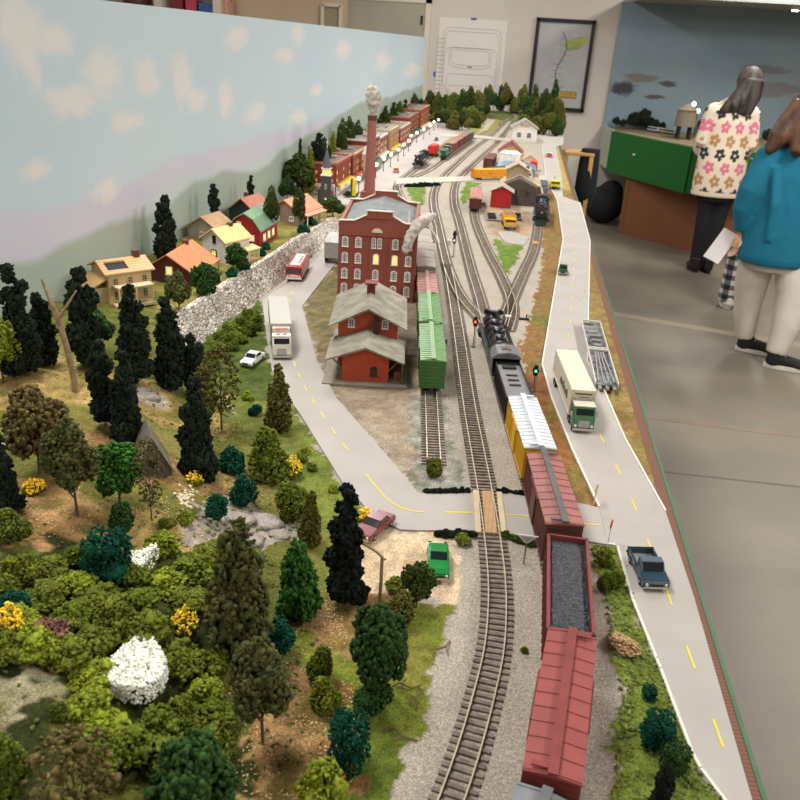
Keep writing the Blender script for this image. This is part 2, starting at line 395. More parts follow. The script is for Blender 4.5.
g = MB(); g.box(B0.x+.0, B0.y+.06, .3, .07, .07, .6); g.build('leg', mat('brown_leg', (120, 84, 52)), ol)
g = MB(); q = A0+dirf*.45; g.ball((q.x-.0*nrm.x, q.y, tz-.16), .0, n=6) if False else g.cyl((q.x-dirf.y*-.025, q.y-.012, tz-.16), (q.x-.035, q.y-.03, tz-.16), .009); g.build('bolt', M['white'], ol)
# blue sky panel
bdx0 = .875
m = mat('dusk_sky_paint', (120, 140, 152), rough=.8, col2=(136, 150, 156), scale=1.5, coord='World')
nt = m.node_tree; b = nt.nodes['Principled BSDF']; src = b.inputs['Base Color'].links[0].from_socket
def sky_cloud(m, col, px, lo, hi, scl, seed, zlo=None, zhi=None):
    nt = m.node_tree; b = nt.nodes['Principled BSDF']; src = b.inputs['Base Color'].links[0].from_socket
    geo = nt.nodes.new('ShaderNodeNewGeometry'); sub = nt.nodes.new('ShaderNodeVectorMath'); sub.operation = 'SUBTRACT'
    sub.inputs[1].default_value = px; nt.links.new(geo.outputs['Position'], sub.inputs[0])
    mu = nt.nodes.new('ShaderNodeVectorMath'); mu.operation = 'MULTIPLY'; mu.inputs[1].default_value = scl; nt.links.new(sub.outputs[0], mu.inputs[0])
    ns = nt.nodes.new('ShaderNodeTexNoise'); ns.inputs['Scale'].default_value = 1.6; ns.inputs['Detail'].default_value = 5
    ad = nt.nodes.new('ShaderNodeVectorMath'); ad.operation = 'ADD'; ad.inputs[1].default_value = (seed, seed, seed); nt.links.new(mu.outputs[0], ad.inputs[0]); nt.links.new(ad.outputs[0], ns.inputs['Vector'])
    ln = nt.nodes.new('ShaderNodeVectorMath'); ln.operation = 'LENGTH'; nt.links.new(mu.outputs[0], ln.inputs[0])
    s = nt.nodes.new('ShaderNodeMath'); s.operation = 'MULTIPLY_ADD'; s.inputs[1].default_value = -1.3; nt.links.new(ns.outputs['Fac'], s.inputs[0]); nt.links.new(ln.outputs['Value'], s.inputs[2])
    mr = nt.nodes.new('ShaderNodeMapRange'); mr.interpolation_type = 'SMOOTHSTEP'; mr.inputs['From Min'].default_value = hi; mr.inputs['From Max'].default_value = lo; nt.links.new(s.outputs[0], mr.inputs['Value'])
    mx = nt.nodes.new('ShaderNodeMix'); mx.data_type = 'RGBA'; mx.inputs['B'].default_value = (*lin(col), 1)
    nt.links.new(mr.outputs[0], mx.inputs['Factor']); nt.links.new(src, mx.inputs['A']); nt.links.new(mx.outputs['Result'], b.inputs['Base Color'])
YS = YB-.04
for (px, py, col, rx, rz, sd) in ((624, 88, (62, 64, 70), .16, .09, 1.), (668, 84, (82, 80, 80), .12, .035, 2.), (655, 97, (86, 84, 82), .12, .03, 3.), (640, 78, (120, 112, 108), .22, .05, 4.),
                                  (775, 90, (122, 120, 122), .35, .09, 5.), (768, 70, (118, 122, 126), .3, .05, 6.)):
    c = atY(px, py, YS-.02); sky_cloud(m, col, (c.x, c.y, c.z), -.1, .35, (1/rx, 0, 1/rz), sd)
g = MB(); g.box((bdx0+XR)/2, YS, (tz+2.17)/2, XR-bdx0, .02, 2.17-tz)
tag(g.build('painted_backdrop', m), 'dusky blue sky backdrop with dark clouds behind the second table', 'backdrop')
g = MB(); g.box((bdx0+.3+XR)/2, YB-.5, 2.20, XR-bdx0+.1, 1.0, .06); tag(g.build('trim_4', mat('soffit', (150, 150, 145), var=.03)), 'pale soffit above the second backdrop', kind='structure')
# lamps
g = MB(); q = atY(797, 3, YB-.7); lampo = thing('ceiling_spotlight', 'small bright spotlight under the soffit at the top right', 'light', (q.x, q.y, 2.17))
MB().cyl((0, 0, 0), (0, 0, -.03), .04, n=16).build('housing', M['white'], lampo)
MB().cyl((0, 0, -.03), (0, 0, -.036), .03, n=16).build('lens', mat('lamp_glow', (255, 250, 235), emit=18.), lampo)
# things on the second table
def on2(px, py): q = gp(px, py, tz); return q
def seg2(pa, pb): pass
# black bag and wooden stool near the wall
q = gp(588, 215, 0)
# ================================================================== LAYOUT TABLE
TX0, TX1, TY0, TY1 = -.70, .205, .05, 7.0
M['road'] = mat('road_card', (166, 158, 150), rough=.75, var=.05, scale=14., bump=.05, bscale=500., coord='World')
M['yellow'] = mat('road_yellow', (226, 202, 40), rough=.6, var=.05)
M['redge'] = mat('road_white_edge', (214, 208, 196), rough=.6, var=.03)
lt = thing('layout_table', 'long model railway table with a green-edged brown fascia running down the room', 'table', (0, 0, 0))
g = MB(); g.box((TX0+TX1)/2, (TY0+TY1)/2, T-.035, TX1-TX0, TY1-TY0, .06); g.build('table_top', M['wood'], lt)
g = MB(); g.box(TX1+.0065, (TY0+TY1)/2, T-.07, .013, TY1-TY0, .14); g.build('hardboard_edge', striped('hardboard', (112, 70, 46), (84, 52, 35), 'Y', .004, .3, var=.1, nscale=300.), lt)
g = MB(); g.box(TX1+.0148, (TY0+TY1)/2, T-.075, .0036, TY1-TY0, .151); g.build('fascia', mat('fascia_green', (60, 98, 66), rough=.5), lt)
g = MB(); g.box((TX0+TX1)/2, TY0-.006, T-.07, TX1-TX0, .012, .14); g.build('end_board', mat('fascia_green', (70, 110, 72)), lt)
for y in (.4, 2.2, 4.1, 5.9):
    for x in (TX0+.06, TX1-.06):
        g = MB(); g.box(x, y, (T-.065)/2, .06, .06, T-.066); g.build('leg', M['wood'], lt)
# ---- painted sky backdrop
BX = -.69; BT = 1.703
m = mat('sky_paint', (208, 224, 230), rough=.85, col2=(202, 220, 228), scale=1.2, coord='World')
def ramp_paint(m, pts, col, soft, nz=.02, seed=0., ns=2.5):
    """paint everything on the backdrop below the height profile z(y)"""
    nt = m.node_tree; b = nt.nodes['Principled BSDF']; src = b.inputs['Base Color'].links[0].from_socket
    geo = nt.nodes.new('ShaderNodeNewGeometry'); sp = nt.nodes.new('ShaderNodeSeparateXYZ'); nt.links.new(geo.outputs['Position'], sp.inputs[0])
    mr = nt.nodes.new('ShaderNodeMapRange'); mr.inputs['From Min'].default_value = 0; mr.inputs['From Max'].default_value = 7; nt.links.new(sp.outputs[1], mr.inputs['Value'])
    fc = nt.nodes.new('ShaderNodeFloatCurve'); cu = fc.mapping.curves[0]
    P = [(y/7., (z-1.0)) for y, z in pts]
    cu.points[0].location = P[0]; cu.points[1].location = P[-1]
    for q in P[1:-1]: cu.points.new(*q)
    fc.mapping.update(); nt.links.new(mr.outputs[0], fc.inputs['Value'])
    no = nt.nodes.new('ShaderNodeTexNoise'); no.inputs['Scale'].default_value = ns; no.inputs['Detail'].default_value = 6
    ad = nt.nodes.new('ShaderNodeVectorMath'); ad.operation = 'ADD'; ad.inputs[1].default_value = (seed, seed, seed); nt.links.new(geo.outputs['Position'], ad.inputs[0]); nt.links.new(ad.outputs[0], no.inputs['Vector'])
    a = nt.nodes.new('ShaderNodeMath'); a.operation = 'MULTIPLY_ADD'; a.inputs[1].default_value = nz; nt.links.new(no.outputs['Fac'], a.inputs[0]); nt.links.new(fc.outputs[0], a.inputs[2])
    d = nt.nodes.new('ShaderNodeMath'); d.operation = 'SUBTRACT'; nt.links.new(a.outputs[0], d.inputs[0])
    z1 = nt.nodes.new('ShaderNodeMath'); z1.operation = 'SUBTRACT'; z1.inputs[1].default_value = 1.0+nz/2; nt.links.new(sp.outputs[2], z1.inputs[0]); nt.links.new(z1.outputs[0], d.inputs[1])
    s = nt.nodes.new('ShaderNodeMapRange'); s.interpolation_type = 'SMOOTHSTEP'; s.inputs['From Min'].default_value = 0; s.inputs['From Max'].default_value = soft; nt.links.new(d.outputs[0], s.inputs['Value'])
    mx = nt.nodes.new('ShaderNodeMix'); mx.data_type = 'RGBA'; mx.inputs['B'].default_value = (*lin(col), 1)
    nt.links.new(s.outputs[0], mx.inputs['Factor']); nt.links.new(src, mx.inputs['A']); nt.links.new(mx.outputs['Result'], b.inputs['Base Color'])
def bp(pxs):
    out = []
    for q in pxs:
        P = atX(q[0], q[1], BX+.006); out.append((P.y, P.z))
    return [(0.0, out[0][1])]+out+[(7., out[-1][1]+.02)]
ramp_paint(m, bp([(0, 236), (60, 224), (100, 214), (150, 192), (175, 175), (200, 167), (250, 150), (290, 140), (340, 122)]), (214, 211, 224), .03, .04, 3.)
ramp_paint(m, bp([(0, 284), (40, 279), (70, 260), (110, 236), (160, 205), (200, 180), (250, 172), (300, 146)]), (208, 216, 218), .02, .03, 5.)
ramp_paint(m, bp([(0, 290), (36, 286), (60, 277), (96, 257), (128, 243), (160, 231), (190, 206), (215, 196), (245, 188), (270, 177), (300, 156), (325, 140), (350, 119), (370, 111), (400, 101)]), (172, 186, 172), .02, .05, 9., 4.)
def bcloud(px, py, ry, rz, col=(222, 214, 206), sd=0.):
    c = atX(px, py, BX+.006); nt = m.node_tree
    sky_cloud(m, col, (c.x, c.y, c.z), -.35, .55, (0, 1/ry, 1/rz), sd)
for i, (px, py, ry, rz) in enumerate(((30, 40, .05, .07), (15, 25, .05, .05), (60, 40, .06, .035), (105, 75, .07, .045), (75, 100, .09, .03), (150, 78, .06, .04), (130, 122, .08, .02), (185, 78, .06, .06), (200, 100, .07, .03),
        (40, 170, .045, .018), (110, 190, .05, .025), (240, 38, .10, .03), (300, 35, .09, .035), (288, 55, .12, .025), (345, 50, .16, .04), (385, 62, .3, .05), (258, 112, .10, .03), (300, 118, .12, .03), (318, 90, .10, .025), (415, 70, .5, .05), (228, 100, .06, .05))):
    bcloud(px, py, ry, rz, (232, 230, 226), i*1.7)
BY0, BY1 = -.2, 5.82
g = MB(); g.box(BX-.006, (BY0+BY1)/2, (T-.06+BT)/2, .012, BY1-BY0, BT-T+.06)
bd = g.build('sky_backdrop', m); tag(bd, 'pale blue hand-painted sky and mountain backdrop standing along the left of the layout', 'backdrop')
# ---- ground sheet with painted regions
def grid_ground():
    ys = [TY0]
    while ys[-1] < TY1: ys.append(ys[-1]+max(.0035, .0052*ys[-1]))
    ys[-1] = TY1; ys = np.array(ys); xs = np.linspace(TX0+.012, TX1, 290)
    X, Y = np.meshgrid(xs, ys); Z = T+gh(X, Y)
    rs = np.random.RandomState(3)
    def vnoise(X, Y, s, seed):
        r = np.random.RandomState(seed).rand(256, 256); x = X*s+1000; y = Y*s+1000
        xi = np.floor(x).astype(int); yi = np.floor(y).astype(int); fx = x-xi; fy = y-yi; fx = fx*fx*(3-2*fx); fy = fy*fy*(3-2*fy)
        g_ = lambda a, b: r[(a) % 256, (b) % 256]
        return (g_(xi, yi)*(1-fx)+g_(xi+1, yi)*fx)*(1-fy)+(g_(xi, yi+1)*(1-fx)+g_(xi+1, yi+1)*fx)*fy
    n1 = vnoise(X, Y, 12, 1); n2 = vnoise(X, Y, 45, 2); n3 = vnoise(X, Y, 140, 4); nj = (vnoise(X, Y, 60, 5)-.5)*.016+(vnoise(X, Y, 200, 6)-.5)*.008
    nk = (vnoise(X, Y, 60, 8)-.5)*.016+(vnoise(X, Y, 200, 9)-.5)*.008
    col = np.zeros(X.shape+(3,)); L = lambda c: np.array(lin(c))
    def pip(poly, jit=1.):
        x = X+nj*jit; y = Y+nk*jit; ins = np.zeros(X.shape, bool); n = len(poly)
        for i in range(n):
            x0, y0 = poly[i]; x1, y1 = poly[(i+1) % n]
            if y0 == y1: continue
            c = ((y0 > y) != (y1 > y)) & (x < (x1-x0)*(y-y0)/(y1-y0)+x0); ins ^= c
        return ins
    def W(pts): return [(gp(*q).x, gp(*q).y) for q in pts]
    bal = L((164, 153, 139)); col[:] = bal; col *= (.92+.16*n2)[..., None]
    grass_mask = np.zeros(X.shape, bool)
    def paint(mask, cols, nn=None, g=False):
        nn = n1 if nn is None else nn
        a = [L(c) for c in cols]; t = np.clip((nn-.15)/.7, 0, .999)*(len(a)-1); i = t.astype(int); fr = (t-i)[..., None]
        ar = np.array(a); cc = ar[i]*(1-fr)+ar[np.minimum(i+1, len(a)-1)]*fr
        cc = cc*(.75+.5*n3)[..., None]
        col[mask] = cc[mask]
        if g: grass_mask[mask] = True
        else: grass_mask[mask] = False
    mix = n1*.6+n2*.4
    # hill / lawn: everything left of the boundary
    hill = X < np.interp(Y+nk, XBY, XBX)+.004+nj*.6
    paint(hill, [(76, 74, 34), (92, 94, 40), (106, 104, 48), (128, 112, 60)], mix, True)
    lawn = hill & (Y > 1.2); paint(lawn, [(98, 98, 46), (120, 114, 54), (138, 124, 66), (104, 108, 48)], mix, True)
    far = hill & (Y > 2.45); paint(far, [(140, 132, 114), (154, 144, 128)], mix)
    # dark gravel near mill and depot
    paint(pip(W([(302, 307), (337, 262), (352, 232), (420, 250), (424, 300), (420, 400), (432, 480), (424, 496), (405, 478), (337, 402), (317, 362)])), [(112, 98, 78), (138, 124, 104), (126, 114, 98)], n2)
    paint(pip(W([(302, 307), (337, 262), (340, 300), (335, 345), (322, 360)])), [(104, 92, 60), (122, 110, 76), (96, 92, 56)], n2)
    paint(pip(W([(337, 388), (412, 390), (412, 470), (404, 476), (345, 410)])), [(140, 124, 104), (156, 142, 120)], n2)
    # siding ballast darker grey
    paint(pip(W([(413, 395), (447, 395), (462, 492), (415, 492)])), [(126, 122, 112), (150, 145, 134), (112, 116, 96)], n2)
    paint(pip(W([(225, 382), (290, 399), (302, 417), (345, 490), (374, 521), (385, 540), (392, 606), (300, 612), (286, 500), (236, 424)])), [(84, 92, 40), (108, 112, 50), (120, 112, 56)], mix, True)
    # tan gravel lot
    paint(pip(W([(330, 500), (400, 531), (458, 536), (462, 590), (452, 612), (420, 590), (392, 603), (340, 590)])), [(190, 164, 130), (206, 182, 150)], n2)
    # lawn beside the trucks
    paint(pip(W([(196, 345), (262, 300), (268, 340), (272, 372), (286, 398), (250, 400), (200, 392)])), [(58, 70, 30), (84, 96, 40)], n2, True)
    # grass between foreground hill and ballast
    paint(pip(W([(300, 420), (345, 490), (372, 518), (340, 540), (300, 520)])), [(90, 100, 42), (112, 122, 50)], n2, True)
    paint(pip(W([(300, 590), (400, 600), (453, 606), (437, 662), (425, 712), (400, 775), (385, 805), (300, 805)])), [(84, 96, 32), (110, 120, 42), (120, 112, 50)], mix, True)
    # right strips
    paint(pip(W([(547, 186), (562, 200), (572, 235), (570, 262), (560, 317), (555, 365), (566, 400), (588, 450), (603, 500), (598, 507), (566, 506), (528, 400), (520, 350), (533, 310), (543, 262), (540, 200)])),
          [(106, 102, 52), (122, 102, 56), (132, 94, 58), (118, 108, 54)], mix, True)
    paint(pip(W([(520, 345), (541, 365), (551, 400), (575, 460), (560, 470), (526, 395)])), [(120, 80, 50), (136, 92, 56), (100, 100, 44)], mix, True)
    paint(pip(W([(590, 545), (632, 548), (634, 600), (660, 670), (692, 755), (735, 815), (610, 815), (622, 700), (614, 665), (605, 600)])), [(78, 92, 34), (104, 118, 44), (122, 128, 50)], mix, True)
    paint(pip(W([(555, 146), (568, 146), (584, 196), (604, 262), (642, 400), (672, 500), (668, 515), (648, 500), (588, 392), (576, 350), (578, 250), (568, 206), (554, 197)])), [(122, 108, 58), (136, 116, 66), (126, 96, 58), (102, 100, 48)], mix, True)
    # far right roadside straw
    paint(pip(W([(555, 147), (567, 147), (580, 190), (562, 190)])), [(156, 132, 74), (164, 140, 82)], n2, True)
    # greens in the yard
    G = [(88, 110, 42), (106, 128, 50)]
    paint(pip(W([(407, 187), (425, 186), (424, 205), (414, 208)])), G, n2, True)
    paint(pip(W([(466, 182), (480, 183), (473, 196), (463, 205), (460, 198)])), G, n2, True)
    paint(pip(W([(493, 238), (524, 244), (515, 262), (508, 277), (500, 262)])), G, n2, True)
    paint(pip(W([(483, 205), (530, 212), (530, 240), (505, 246), (488, 228)])), [(156, 142, 124), (168, 132, 96), (160, 150, 134)], n2)
    paint(pip(W([(470, 128), (487, 126), (455, 150), (430, 158), (440, 145)])), [(120, 132, 62), (150, 142, 70)], n2, True)
    paint(pip(W([(497, 118), (510, 118), (492, 138), (480, 138)])), [(120, 112, 60), (140, 130, 76)], n2, True)
    paint(pip(W([(440, 60), (600, 60), (562, 134), (520, 122), (480, 118), (440, 128)])), [(66, 76, 36), (90, 90, 44)], n2, True)
    # straw, leaf litter and rock patches on the hill (by place on the ground)
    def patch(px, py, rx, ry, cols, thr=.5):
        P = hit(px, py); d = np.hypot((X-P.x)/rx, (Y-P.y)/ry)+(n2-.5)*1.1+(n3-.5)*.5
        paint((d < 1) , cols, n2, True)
    ST = [(132, 112, 60), (164, 138, 84), (116, 106, 52)]; LI = [(124, 96, 54), (164, 128, 84), (108, 92, 46)]
    for q in ((40, 385, .12, .06, ST), (20, 360, .08, .05, ST), (165, 405, .07, .05, ST), (215, 478, .05, .03, ST), (130, 455, .10, .04, LI), (95, 520, .06, .04, ST), (20, 510, .07, .06, LI), (170, 535, .06, .02, ST),
              (340, 620, .035, .05, LI), (300, 710, .028, .045, LI), (285, 770, .04, .05, LI), (30, 600, .05, .03, ST), (355, 645, .02, .02, ST), (70, 735, .04, .03, [(120, 110, 78), (96, 90, 52)]), (250, 330, .05, .02, [(96, 108, 44), (120, 130, 52)]),
              (215, 320, .03, .03, [(120, 128, 52), (96, 110, 44)]), (20, 670, .045, .03, [(150, 140, 112), (120, 118, 76)]), (190, 690, .03, .02, [(84, 84, 34), (110, 104, 50)])):
        patch(*q)
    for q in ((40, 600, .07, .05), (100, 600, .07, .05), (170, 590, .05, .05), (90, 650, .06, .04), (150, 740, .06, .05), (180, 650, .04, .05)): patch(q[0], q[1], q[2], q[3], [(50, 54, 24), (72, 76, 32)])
    for q in ((250, 525, .05, .028), (150, 398, .03, .02), (30, 445, .02, .02), (215, 545, .03, .02)):
        patch(q[0], q[1], q[2], q[3], [(150, 140, 128), (182, 172, 160)])
    Z = Z+np.where(grass_mask, (n3-.5)*.0022+(n2-.5)*.0016, (n3-.5)*.0006)+np.where(grass_mask, .0008, 0)
    ny, nx = X.shape; co = np.stack([X, Y, Z], -1).reshape(-1, 3)
    i = np.arange(ny*nx).reshape(ny, nx); F = np.stack([i[:-1, :-1], i[:-1, 1:], i[1:, 1:], i[1:, :-1]], -1).reshape(-1, 4)
    me = fastmesh('ground', co, F)
    ca = me.color_attributes.new('tint', 'FLOAT_COLOR', 'POINT')
    cc = np.ones((ny*nx, 4)); cc[:, :3] = np.clip(col.reshape(-1, 3), 0, 1); ca.data.foreach_set('color', cc.ravel())
    me.polygons.foreach_set('use_smooth', np.ones(len(F), bool))
    return me
def fastmesh(name, co, F):
    me = bpy.data.meshes.new(name); n = F.shape[1]
    me.vertices.add(len(co)); me.vertices.foreach_set('co', np.asarray(co, dtype=np.float32).ravel())
    me.loops.add(F.size); me.loops.foreach_set('vertex_index', F.astype(np.int32).ravel())
    me.polygons.add(len(F)); me.polygons.foreach_set('loop_start', np.arange(0, F.size, n, dtype=np.int32)); me.polygons.foreach_set('loop_total', np.full(len(F), n, dtype=np.int32))
    me.update(calc_edges=True); me.validate(); return me
def groundmat():
    m = bpy.data.materials.new('scenery_ground'); m.use_nodes = True; nt = m.node_tree; b = nt.nodes['Principled BSDF']; b.inputs['Roughness'].default_value = .95; b.inputs['Specular IOR Level'].default_value = .15
    at = nt.nodes.new('ShaderNodeAttribute'); at.attribute_name = 'tint'; geo = nt.nodes.new('ShaderNodeNewGeometry')
    out = at.outputs['Color']
    for sc, lo, hi, a, c in ((700., .35, .65, .62, 1.34), (260., .3, .7, .80, 1.2)):
        n = nt.nodes.new('ShaderNodeTexNoise'); n.inputs['Scale'].default_value = sc; n.inputs['Detail'].default_value = 3; nt.links.new(geo.outputs['Position'], n.inputs['Vector'])
        r = nt.nodes.new('ShaderNodeMapRange'); r.inputs['From Min'].default_value = lo; r.inputs['From Max'].default_value = hi; r.inputs['To Min'].default_value = a; r.inputs['To Max'].default_value = c; nt.links.new(n.outputs['Fac'], r.inputs['Value'])
        h = nt.nodes.new('ShaderNodeHueSaturation'); nt.links.new(r.outputs[0], h.inputs['Value']); nt.links.new(out, h.inputs['Color']); out = h.outputs['Color']
    nt.links.new(out, b.inputs['Base Color'])
    bu = nt.nodes.new('ShaderNodeBump'); bu.inputs['Strength'].default_value = .5; bu.inputs['Distance'].default_value = .0015; nt.links.new(n.outputs['Fac'], bu.inputs['Height']); nt.links.new(bu.outputs['Normal'], b.inputs['Normal'])
    return m
gd = link('ground', grid_ground()); gd.data.materials.append(groundmat()); tag(gd, 'scenery ground of ballast, grass and straw on the layout', kind='structure')
# ---- roads
def dash(parent, pts, w=.0016, z=.0026, solid=False, dl=.020, gap=.030, off=0., base=T):
    pth = smooth_path([(p.x, p.y, 0) for p in pts], .004); tot = len(pth); i = 0; L = 0; acc = off
    segs = []
    if solid: segs = [(0, tot-1)]
    else:
        n1, n2 = int(dl/.004), int(gap/.004); k = int(off/.004)
        while k < tot-1: segs.append((k, min(k+n1, tot-1))); k += n1+n2
    for a, b in segs:
        g = MB(); P = pth[a:b+1]
        if len(P) < 2: continue
        l = []; r = []
        for j, q in enumerate(P):
            d = (P[min(j+1, len(P)-1)]-P[max(j-1, 0)]).normalized(); nn = Vector((-d.y, d.x, 0))*w/2; l.append(q+nn); r.append(q-nn)
        g.prism([(q.x, q.y) for q in l]+[(q.x, q.y) for q in r[::-1]], base+z-.0004, base+z); g.build('lane_marking', M['yellow'], parent)
def road(name, lab, polypx, th=.0022, edges=(), m=None):
    P = [gp(*q) for q in polypx]; g = MB(); g.prism([(p.x, p.y) for p in P], T-.001, T+th)
    r = g.build(name, m or M['road']); tag(r, lab, kind='structure')
    for e in edges:
        pts = [gp(*q) for q in e]; g = MB()
        for a, b in zip(pts[:-1], pts[1:]):
            d = (b-a).normalized(); n = Vector((-d.y, d.x, 0))*.0012; a2 = a-d*.0004; b2 = b+d*.0004
            g.prism([(q.x, q.y) for q in (a2-n, b2-n, b2+n, a2+n)], T, T+th+.0006)
        g.build('kerb', M['redge'], r)
    return r
RL = road('road', 'pale grey road winding past the depot and the brick mill', [(343, 214), (352, 222), (337, 262), (302, 307), (317, 362), (337, 400), (400, 472), (418, 494.5), (414, 531.5), (400, 531), (372, 516), (342, 483), (300, 415), (288, 398), (272, 372), (267, 340), (262, 301), (290, 283), (318, 258), (338, 236)])
dash(RL, [gp(*q) for q in ((318, 268), (292, 294), (288, 330), (296, 370), (318, 410), (350, 455))], off=.01)
dash(RL, [gp(*q) for q in ((366, 476), (383, 497), (398, 508), (412, 513), (424, 514))], solid=True)
RX1 = road('road', 'pale grey crossing road between the depot lot and the main line', [(418, 495), (477, 494.2), (480, 532), (414, 531.8)])
dash(RX1, [gp(*q) for q in ((445, 514), (476, 514.5))], solid=True)
RX2 = road('road', 'pale grey crossing road between the main line and the freight train', [(498, 494), (527, 495), (545, 538), (503, 536)])
dash(RX2, [gp(*q) for q in ((501, 516), (531, 518))], solid=True)
RX3 = road('road', 'pale grey crossing road between the freight train and the highway', [(565, 502), (599, 509), (607, 546), (584, 542)])
dash(RX3, [gp(*q) for q in ((576, 525), (600, 527))], solid=True)
eL = [(541, 137), (546, 180), (557, 200), (563, 240), (550, 317), (542, 365), (552, 400), (572, 450), (599, 508)]
eL2 = [(607, 545), (617, 547), (632, 600), (660, 670), (692, 755), (700, 770), (732, 812)]
eR = [(564, 137), (563, 145), (556, 147), (562, 178), (563, 197), (580, 203), (590, 242), (587, 362), (600, 382), (625, 440), (665, 512), (694, 600), (751, 800), (756, 820)]
RR = road('road', 'long pale highway along the right edge of the layout', eL+eL2+eR[::-1], edges=(eL, eL2, eR[5:11]))
dash(RR, [gp(*q) for q in ((553, 137), (560, 178), (572, 215), (574, 260), (568, 340), (566, 365), (590, 418), (617, 470), (632, 503), (656, 565), (683, 640), (712, 720), (740, 800))], dl=.030, gap=.058, off=.012)
ST_ = road('road', 'pale street along the fronts of the brick town', [(343, 214), (336, 196), (392, 150), (432, 122), (450, 124), (462, 128), (425, 158), (396, 180), (384, 205)], th=.0016)
CX = road('road', 'narrow pale street crossing the yard tracks', [(396, 179), (470, 177), (546, 176.5), (547, 181), (470, 181.5), (396, 185)], th=.0036, m=mat('road_cream', (178, 168, 152), var=.04))
CX2 = road('road', 'far narrow street crossing the tracks by the white station', [(440, 134), (480, 136), (518, 140), (545, 140), (545, 143.5), (518, 143), (480, 138.5), (440, 136.5)], th=.0036, m=mat('road_cream', (178, 168, 152), var=.04))
road('road', 'concrete pad beside the yellow dump truck', [(497, 232), (512, 232), (528, 238), (524, 246), (505, 243)], th=.0015, m=mat('pad', (160, 154, 144)))
# ---- tracks
M['rail'] = mat('rail_brass', (206, 196, 166), rough=.35, metal=.3, var=.08)
M['tie'] = mat('tie_brown', (104, 91, 83), rough=.85, col2=(138, 124, 114), scale=120., coord='World')
M['bed'] = mat('ballast_bed', (150, 138, 124), rough=.95, col2=(178, 166, 150), scale=500., coord='World', bump=.5)
tie_me = MB().box(0, 0, .0009, .0305, .0034, .0022).mesh('tie', M['tie'])
def track(lab, pts, n_ties=0, tiestep=.0076, rails=True):
    P = smooth_path([(p.x, p.y, T) for p in pts], .008)
    t = thing('track', lab, 'railway track', tuple(P[0]))
    o = P[0]; N = []
    for i in range(len(P)):
        d = (P[min(i+1, len(P)-1)]-P[max(i-1, 0)]).normalized(); N.append(Vector((-d.y, d.x, 0)))
    g = MB()
    for s in (-.00825, .00825):
        g = MB(); prof = [(-.0006, .0), (.0006, .0), (.0006, .0026), (-.0006, .0026)]; vs = []; fs = []
        for i, q in enumerate(P):
            for a, z in prof: w = q-o+N[i]*(s+a); vs.append((w.x, w.y, .0018+z))
        for i in range(len(P)-1):
            for j in range(4): fs.append((i*4+j, i*4+(j+1) % 4, (i+1)*4+(j+1) % 4, (i+1)*4+j))
        g.add(vs, fs); g.build('rail', M['rail'], t)
    L = sum((P[i+1]-P[i]).length for i in range(len(P)-1)); k = int(L/tiestep); rest = MB(); rr = random.Random(5)
    for i in range(k):
        q, d = at_len(P, (i+.5)*tiestep); a = math.atan2(d.y, d.x)-PI/2+rr.uniform(-.03, .03)
        if i < n_ties:
            b = link('tie', tie_me, t); b.location = q-o; b.rotation_euler = (0, 0, a)
        else: rest.box(q.x-o.x, q.y-o.y, .0009, .0305, .0034, .0022, rz=a)
    if rest.v: tag(rest.build('ties', M['tie'], t), kind='stuff')
    return P
pA = [Vector((-.03, .25, T)), Vector((-.012, .33, T))]+[gp(*q) for q in [(452, 800), (469, 750), (483, 700), (494, 650), (497, 600), (494, 555), (486, 500), (477, 450), (468, 400), (458, 330), (449, 275), (443, 250), (438, 225), (433.5, 205), (435, 190), (445, 175), (472, 150), (487, 139), (500, 127), (509, 118)]]
PA = track('main line track curving up the middle of the layout past the mill', pA, 100)
PBp = [Vector((-.02, .15, T)), Vector((.028, .26, T)), Vector((.056, .36, T)), Vector((.073, .45, T)), Vector((.083, .56, T)), Vector((.084, .66, T)), Vector((.072, .77, T)), Vector((.053, .90, T)), Vector((.022, 1.10, T)), Vector((-.007, 1.308, T)), Vector((-.045, 1.595, T))]+[gp(*q) for q in [(472.5, 275), (466, 250), (460, 225), (454, 203), (455, 187), (462, 175), (485, 154), (497, 143), (505, 133)]]
PB = track('track under the steam locomotive and freight train', PBp, 0)
PC = track('siding track holding the green boxcars beside the mill', [gp(*q) for q in [(434, 466), (431, 400), (428, 350), (425, 300), (421.5, 255), (417, 228), (411, 208)]], 30)
track('crossover track from the main line to the locomotive', [gp(*q) for q in [(446.5, 265), (455, 287), (465, 303), (476, 315), (487, 327)]])
track('curved track from the town past the mill corner', [gp(*q) for q in [(470, 131), (450, 143), (432, 156), (416, 169), (402, 180), (397, 187), (401, 198), (411, 211), (425, 226), (436, 243)]])
PG = track('yard track under the green locomotive and its cars', [gp(*q) for q in [(486, 131), (470, 141), (455, 151), (441, 162), (428, 171), (414, 177), (404, 182)]])
PD = track('spur track curving past the yard to the crossing', [gp(*q) for q in [(474, 200), (475, 220), (487, 250), (500, 275), (510, 298), (512, 315), (507, 332)]])
PE = track('straight spur track leading to the small black steam engine', [gp(*q) for q in [(541, 186), (539, 215), (535, 247), (523, 275), (510, 305), (502, 330), (497, 350)]])
track('far track curving round through the trees', [gp(*q) for q in [(497, 143), (507, 130), (514, 121), (516, 116), (509, 112), (500, 110), (490, 109)]])
